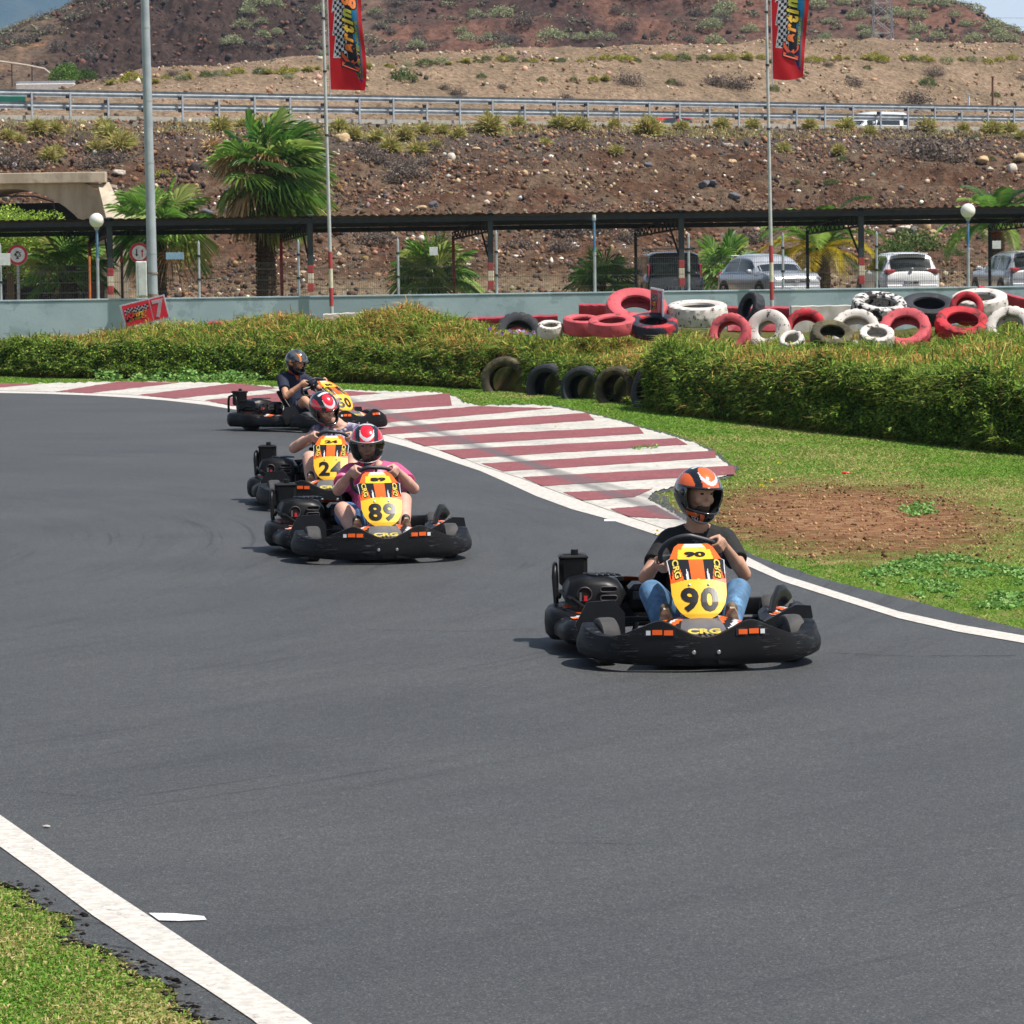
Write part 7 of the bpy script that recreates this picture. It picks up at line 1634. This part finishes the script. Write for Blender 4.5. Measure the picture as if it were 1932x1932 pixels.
# ================================================================= cars
CGL = M('car_glass', (.012, .016, .018), (.02, .025, .028), rough=.08, spec=.8); CTY = M('car_tyre', (.02, .02, .02), rough=.85); CRM = M('car_rim', (.35, .35, .36), rough=.3, metal=.8); CBK = M('car_trim_black', (.014, .014, .015), rough=.5)
CRL = M('tail_lamp', (.30, .01, .02), rough=.15, coat=1); CHL = M('head_lamp', (.5, .52, .55), (.08, .09, .1), rough=.1, scale=20, coat=1); CPL = M('number_plate', (.75, .76, .74), rough=.5); CPB = M('plate_blue', (.02, .08, .5), rough=.5)
def car(label, paint, L, Wd, H, prof, loc, rotz, plate='', front='', lights='hatch', rack=False, group=None, clear=.17, belt=.62, wr=.33, name='parked_car'):
    """prof: stations (y 0 rear .. 1 front, roof height fraction, roof width fraction). y axis = front"""
    t = thing(name, label, 'car', loc, rotz, group); w = Wd/2; hb = H*belt
    Q = smoothpath(prof, 44); 
    def sec(q):
        y = (q[0]-.5)*L; zt = q[1]*H; e = min(q[0], 1-q[0]); k = 1-.16*max(0, 1-e/.10)**2; ww = w*k; b_ = min(hb, zt-.02); rt = ww*q[2]; zs = clear+.10*max(0, 1-e/.07)
        return [(ww*.90, y, zs), (ww*.985, y, zs+.14), (ww, y, (zs+b_)/2+.05), (ww*.975, y, b_-.05), (ww*.94, y, b_), (rt+.04*(zt > b_+.2), y, zt-.07*(zt > b_+.1)-.01), (rt*.86, y, zt-.012), (rt*.45, y, zt+.012), (0, y, zt+.018)]
    secs = []
    for q in Q:
        s_ = sec(q); secs.append(s_+[(-x, y, z) for x, y, z in s_[-2::-1]])
    mb = MB(); mb.loft(secs, paint); body = mb.build('body', t, 32)
    def patch(nm, k0, k1, i0, i1, fx0=.0, fx1=1., mat=CGL, off=.006, n=6, both=False):
        """window laid on the loft between stations k0..k1 and section points i0..i1"""
        q = MB(); P = np.array(secs)
        def f(a, b_):
            kk = k0+(k1-k0)*a; ii = i0+(i1-i0)*(fx0+(fx1-fx0)*b_); k_ = int(min(kk, len(P)-2)); i_ = int(min(ii, P.shape[1]-2)); fa = kk-k_; fb = ii-i_
            p = (P[k_, i_]*(1-fa)+P[k_+1, i_]*fa)*(1-fb)+(P[k_, i_+1]*(1-fa)+P[k_+1, i_+1]*fa)*fb; c = np.array([0, p[1], H*.5]); d = p-c; d[1] = (-1 if kk < 12 else (1 if kk > 26 else 0))*.35; d /= np.linalg.norm(d)+1e-9; return tuple(p+d*off)
        q.grid(f, max(n, abs(int((k1-k0)*2))), 8, mat); return q.build(nm, body, 60)
    zt = np.array([q[1] for q in Q]); cab = np.where(zt*H > hb+.28)[0]; k0, k1 = cab[0], cab[-1]
    if not front == 'van':
        km = (k0+k1)/2
        for (a, b_) in ((4.12, 4.9), (11.88, 11.1)):
            patch('side_window', k0+1.2, km-.3, a, b_); patch('side_window', km+.3, k1-.3, a, b_)
    else:
        for (a, b_) in ((4.12, 4.9), (11.88, 11.1)):
            patch('side_window', k1-6, k1-.3, a, b_); patch('side_window', k1-13, k1-7, a, b_); patch('side_window', k0+1, k1-14, a, b_)
    fr = np.where(zt[:k0+1]*H > hb+.02)[0][0]; patch('rear_window', fr+.1, k0+.9, 5.6, 10.4, off=.010, n=10)
    fe = np.where(zt[k1:]*H > hb+.06)[0][-1]+k1; patch('windscreen', k1+.3, fe-.1, 5.6, 10.4, off=.010, n=10)
    r = wr
    for y in (.175, .815):
        for s_ in (1, -1):
            x = s_*(w-.09); yy = (y-.5)*L; T = Matrix.Translation((x, yy, r)) @ Matrix.Rotation(s_*PI/2, 4, 'Y')
            q = MB(); q.lathe([(0, .098), (r+.055, .098), (r+.06, .085), (0, .085)], CBK, 36, T=T); q.build('wheel_arch', t, 30)
            q = MB(); q.lathe([(r*.62, -.09), (r*.95, -.1), (r, -.08), (r, .085), (r*.95, .108), (r*.62, .106)], CTY, 36, T=T); wh = q.build('wheel', t, 40)
            q = MB(); q.lathe([(0, .10), (r*.2, .108), (r*.55, .098), (r*.64, .108), (r*.64, .07), (0, .07)], CRM, 30, T=T)
            for k in range(5): a = 2*PI*k/5; q.box((0, 0, 0), (.1, .1, .1), CBK, T=T @ Matrix.Rotation(a, 4, 'Z') @ Matrix.Translation((r*.42, 0, .085)) @ Matrix.Diagonal((1, .6, .5, 1)))
            q.build('rim', wh, 30)
    yr = -L/2; yf = L/2
    def bx(nm, c, d, mt, parent=None, bev=.015, rot=None): q = MB(); q.box(c, d, mt, bev=bev, rot=rot); return q.build(nm, parent or t, 30)
    bx('rear_bumper', (0, yr+.10, .42), (Wd*.90, .26, .34), paint, bev=.08); bx('rear_diffuser', (0, yr+.02, .30), (Wd*.62, .14, .12), CBK, bev=.03)
    bx('front_bumper', (0, yf-.11, .42), (Wd*.90, .26, .36), paint, bev=.08)
    for s_ in (1, -1):
        if lights == 'tall': bx('tail_light', (s_*(w-.14), yr+.16, H*.62), (.10, .14, .50), CRL, bev=.03)
        else: bx('tail_light', (s_*(w-.26), yr+.13, H*.615), (.36, .20, .17), CRL, bev=.05, rot=(0, 0, -s_*.35))
        bx('headlight', (s_*(w-.24), yf-.17, H*.50), (.38, .22, .13), CHL, bev=.04, rot=(0, 0, s_*.30)); bx('mirror', (s_*(w+.06), .17*L, H*.66), (.17, .12, .13), paint, bev=.04)
        bx('fog_lamp', (s_*(w-.26), yf-.015, .36), (.22, .06, .14), CBK, bev=.02); bx('reflector', (s_*(w-.22), yr-.02, .40), (.16, .03, .05), CRL, bev=.01)
        bx('sill', (s_*(w-.03), 0, clear+.05), (.07, L*.48, .10), CBK, bev=.02)
    gr = bx('grille', (0, yf-.03, H*.475), (Wd*.50, .08, .11), CBK, bev=.02); bx('lower_grille', (0, yf+.005, .30), (Wd*.55, .06, .15), CBK, bev=.02)
    for k in range(2): bx('grille_bar', (0, yf+.012, H*.46+.035*k), (Wd*.48, .012, .010), CRM, gr, bev=.003)
    for y, s_, z in ((yr-.035, -1, .60 if lights == 'hatch' and front != 'van' else .52), (yf+.035, 1, .42)):
        pl = bx('number_plate', (0, y, z), (.52, .012, .115), CPL, bev=.003); q = MB(); q.box((-s_*-.235 if s_ < 0 else -.235*-1, y+s_*.008, z), (.045, .004, .10), CPB); 
        if plate: put_text(q, plate, lambda x, yy: (-s_*x*.9-.02*s_*0, y+s_*.009, z+yy), CBK, size=.105, offset=.004)
        q.build('plate_text', pl, 0)
    q = MB(); em_y = yf+.03
    if front == 'vw':
        T = Matrix.Translation((0, em_y, H*.475)) @ Matrix.Rotation(-PI/2, 4, 'X'); q.lathe([(.062, 0), (.062, .01), (.074, .01), (.074, 0)], KW2, 28, T=T)
        put_text(q, 'V', lambda x, y: (-x, em_y+.012, H*.475+.026+y), KW2, size=.075, offset=.003); put_text(q, 'W', lambda x, y: (-x*.95, em_y+.012, H*.475-.028+y), KW2, size=.075, offset=.003); q.build('emblem', gr, 0)
    elif front == 'diamonds':
        for dx, dz in ((0, .03), (-.028, -.018), (.028, -.018)): q.add([(dx-.026, yr-.035, .80+dz), (dx, yr-.035, .80+dz-.026), (dx+.026, yr-.035, .80+dz), (dx, yr-.035, .80+dz+.026)], [(0, 1, 2, 3)], KW2)
        q.build('emblem', body, 0)
    elif front == 'oval': q.ell((0, yr+.02, H*.68), (.06, .05, .025), CRM); q.build('emblem', body)
    if rack:
        for s_ in (1, -1): q = MB(); q.tube([(s_*w*.68, -L*.36, H+.01), (s_*w*.68, -L*.34, H+.07), (s_*w*.68, L*.10, H+.07), (s_*w*.68, L*.12, H+.01)], .018, CBK, 8); q.build('roof_rail', t)
        for y in (-.25, .0): q = MB(); q.tube([(-w*.72, L*y, H+.10), (w*.72, L*y, H+.10)], .018, CBK, 8); q.build('roof_bar', t)
    bx('spoiler', (0, yr+.34, H-.035), (Wd*.58, .26, .035), paint, bev=.012); bx('underbody', (0, 0, clear+.06), (Wd*.8, L*.9, .12), CBK)
    return t
HATCH = [(0, .50, .80), (.012, .60, .80), (.035, .66, .76), (.085, .90, .70), (.13, .975, .68), (.25, 1.0, .68), (.40, 1.0, .69), (.53, .965, .70), (.60, .86, .74), (.69, .69, .82), (.74, .655, .84), (.88, .60, .82), (.97, .52, .78), (1.0, .42, .74)]
SUV = [(0, .50, .82), (.012, .60, .82), (.04, .66, .80), (.12, .80, .76), (.19, .93, .73), (.30, 1.0, .72), (.42, 1.0, .73), (.56, .955, .73), (.63, .85, .76), (.71, .70, .82), (.76, .67, .84), (.90, .625, .84), (.975, .56, .80), (1.0, .44, .76)]
VAN = [(0, .50, .86), (.008, .62, .86), (.02, .70, .82), (.045, .93, .78), (.07, .985, .78), (.25, 1.0, .78), (.5, 1.0, .78), (.62, .97, .78), (.70, .86, .80), (.80, .66, .84), (.84, .60, .86), (.93, .54, .84), (.985, .46, .80), (1.0, .38, .76)]
PWH = M('paint_white', (.80, .81, .83), (.76, .77, .79), rough=.22, coat=1); PSI = M('paint_silver', (.48, .50, .54), (.45, .47, .51), rough=.25, coat=1, metal=.3); PBK = M('paint_black', (.012, .012, .015), rough=.2, coat=1); PRD = M('paint_red', (.55, .02, .02), rough=.25, coat=1)
GZP = .625
p = at(1262, 520, 112); car('black van with roof bars parked nose away under the carport', PBK, 4.3, 1.86, 1.62, VAN, (p.x, 112+2.2, GZP), R(5), '8155 LSB', 'diamonds', 'tall', rack=True, group='cars parked under the carport', belt=.56)
p = at(1452, 520, 114); car('silver car with roof rails parked facing the track under the carport', PSI, 4.25, 1.80, 1.50, SUV, (p.x, 114.6, GZP), PI-R(-20)-R(0), '9864 MNY', 'vw', rack=False, group='cars parked under the carport', belt=.62)
p = at(1724, 520, 112); car('white hatchback parked nose away left of the right globe lamp', PWH, 4.37, 1.84, 1.50, HATCH, (p.x-.25, 112+2.4, GZP), R(6), '0124 MRP', 'oval', group='cars parked under the carport', belt=.60)
p = at(1950, 520, 112); car('silver hatchback cut by the right edge of the picture', PSI, 4.30, 1.82, 1.50, HATCH, (p.x-.20, 112+2.4, GZP), R(9), '', '', group='cars parked under the carport', belt=.60)
p = at(1655, 225, 204); car('white van driving along the raised road behind the guardrail', PWH, 4.4, 1.8, 1.85, VAN, (p.x, 207, 7.86), PI/2+gang, '', 'van', 'tall', name='van', belt=.55)
p = at(1249, 225, 193); car('red car on the raised road, only its roof showing over the slope', PRD, 4.1, 1.75, 1.45, HATCH, (p.x, 197, 7.86), PI/2+gang, '', '', name='car')
# ================================================================= small things
DB = M('bin_brown', sRGB(86, 52, 48), sRGB(70, 42, 40), rough=.7)
p = at(183, 548, 107.5); mb = MB(); secs = [[(sx_*(w_/2), sy_*(w_/2), z) for sx_, sy_ in ((-1, -1), (1, -1), (1, 1), (-1, 1))] for w_, z in ((.30, 0), (.40, .95), (.44, .96), (.44, 1.02))]
mb.loft(secs, DB); mb.box((0, 0, 1.0), (.34, .34, .02), M('bin_inside', (.01, .01, .01))); tag(mb.build('litter_bin', None, 20, loc=(p.x, 107.5, .62)), 'dark brown litter bin behind the orange post and blue lamp pole', 'bin')
g0 = gnd(1596, 894); mb = MB(); mb.ell((0, 0, .012), (.05, .018, .014), M('red_plastic', (.6, .02, .02), rough=.4), 10, 6); mb.box((.03, .01, .015), (.04, .02, .012), M('red_plastic', (.6, .02, .02)), rot=(0, .3, .6), bev=.004); tag(mb.build('plastic_scrap', loc=g0), 'tiny bright red scrap of plastic lying on the lawn', 'litter')
g0 = gnd(87, 1562, .012); me = boulder_mesh(777, (214, 206, 196)); o = obj('pebble', me, loc=g0+Vector((0, 0, .006))); o.scale = (.018, .014, .010); tag(o, 'small pale pebble on the asphalt at the lower left', 'pebble')
# purple flowers by the flattened black tyre
rng = np.random.default_rng(12); n = 60; c = at(1035, 628, 63.5); P = np.array(c)+rng.normal(0, 1, (n, 3))*[.42, .12, .035]+[0, 0, .02]
V, T, K = leaves(P, np.full(n, .075), pick([sRGB(190, 150, 226), sRGB(214, 180, 240), sRGB(168, 120, 206)], n, rng), rng, .3, .9); k_ = rng.random(90); P2 = np.array(c)+rng.normal(0, 1, (90, 3))*[.42, .14, .04]-[0, 0, .03]; v2, t2, c2 = leaves(P2, np.full(90, .07), pick(GREENS, 90, rng), rng)
V, T, K = merge([(V, T, K), (v2, t2, c2)]); tag(obj('flower_clump', fast_mesh('flower_clump', V, T, K, FOL)), 'small clump of purple flowers before the flattened black tyre', 'flowers')
# tiny yellow flowers dotted over the lawn
parts = []
for u, v in ((1438, 915), (1455, 906), (1048, 803), (1470, 872), (1240, 1002), (1355, 940)):
    q = np.array(gnd(u, v, .05)); parts.append(leaves(q+rng.normal(0, .012, (5, 3)), np.full(5, .026), pick([sRGB(240, 214, 50)], 5, rng), rng, .5, 1))
V, T, K = merge(parts); tag(obj('lawn_flowers', fast_mesh('lawn_flowers', V, T, K, FOL)), kind='stuff')
# dried tan frond heap on the slope left of the tall palm
DT = dome_mesh(301, 420, [sRGB(226, 190, 148), sRGB(206, 164, 118), sRGB(236, 210, 176)], .09, blade=True)
p = on('scree_slope', 402, 285); o = obj('dry_palm_stump', DT, loc=p); o.scale = (.62, .5, 1.05); tag(o, 'heap of dried tan fronds on the slope left of the tall palm', 'dead palm')
# teal panel and pale pipe beyond the road at the far left
p = at(18, 187, 196); mb = MB(); mb.box((0, 0, 0), (1.7, .08, .30), M('teal_panel', sRGB(30, 130, 110), rough=.5), bev=.02); mb.box((-.6, .05, -.35), (.06, .05, .5), ST); mb.box((.6, .05, -.35), (.06, .05, .5), ST); tag(mb.build('road_panel', loc=p), 'low teal green panel behind the guardrail at the far left', 'sign')
pts = [at(-60, 108, 262), at(0, 116, 262), at(50, 123, 262), at(84, 130, 262), at(94, 138, 262)]; mb = MB(); mb.tube(pts, .07, M('pipe_pale', sRGB(214, 200, 184), rough=.8), 8)
for u in (22, 60): a_ = at(u, 119+u*.08, 262); mb.tube([a_, a_-Vector((0, 0, 1.6))], .04, DK, 6)
tag(mb.build('pale_pipe'), 'pale pipe running down the dark hillside at the far left edge', 'pipe')
# cracks and seams in the asphalt
CRK = M('crack', (.012, .012, .012), rough=1)
def crack(pts, w_, seed):
    r_ = random.Random(seed); q = []
    for (a, b_) in zip(pts[:-1], pts[1:]):
        for k in range(14): t = k/14; q.append((a[0]+(b_[0]-a[0])*t+r_.uniform(-3, 3), a[1]+(b_[1]-a[1])*t+r_.uniform(-.8, .8)))
    P = gxy(q); mb = MB(); vs = []
    for x, y in P: ww = w_*r_.uniform(.3, 1); vs += [(x, y-ww/2*1.6, .0150), (x, y+ww/2*1.6, .0150)]
    mb.add(vs, [(2*i, 2*i+2, 2*i+3, 2*i+1) for i in range(len(P)-1)], CRK); tag(mb.build('track_crack', None, 0), kind='structure')
crack([(1560, 1236), (1720, 1243), (1932, 1241)], .010, 1); crack([(690, 1192), (860, 1196), (1020, 1190)], .006, 2); crack([(70, 1500), (190, 1512)], .004, 3); crack([(1040, 1596), (1230, 1600)], .003, 4)
crack([(12, 1697), (62, 1703)], .006, 5); crack([(140, 1745), (215, 1752)], .006, 6); crack([(170, 1785), (262, 1800)], .008, 7); crack([(255, 1838), (300, 1843)], .006, 8)
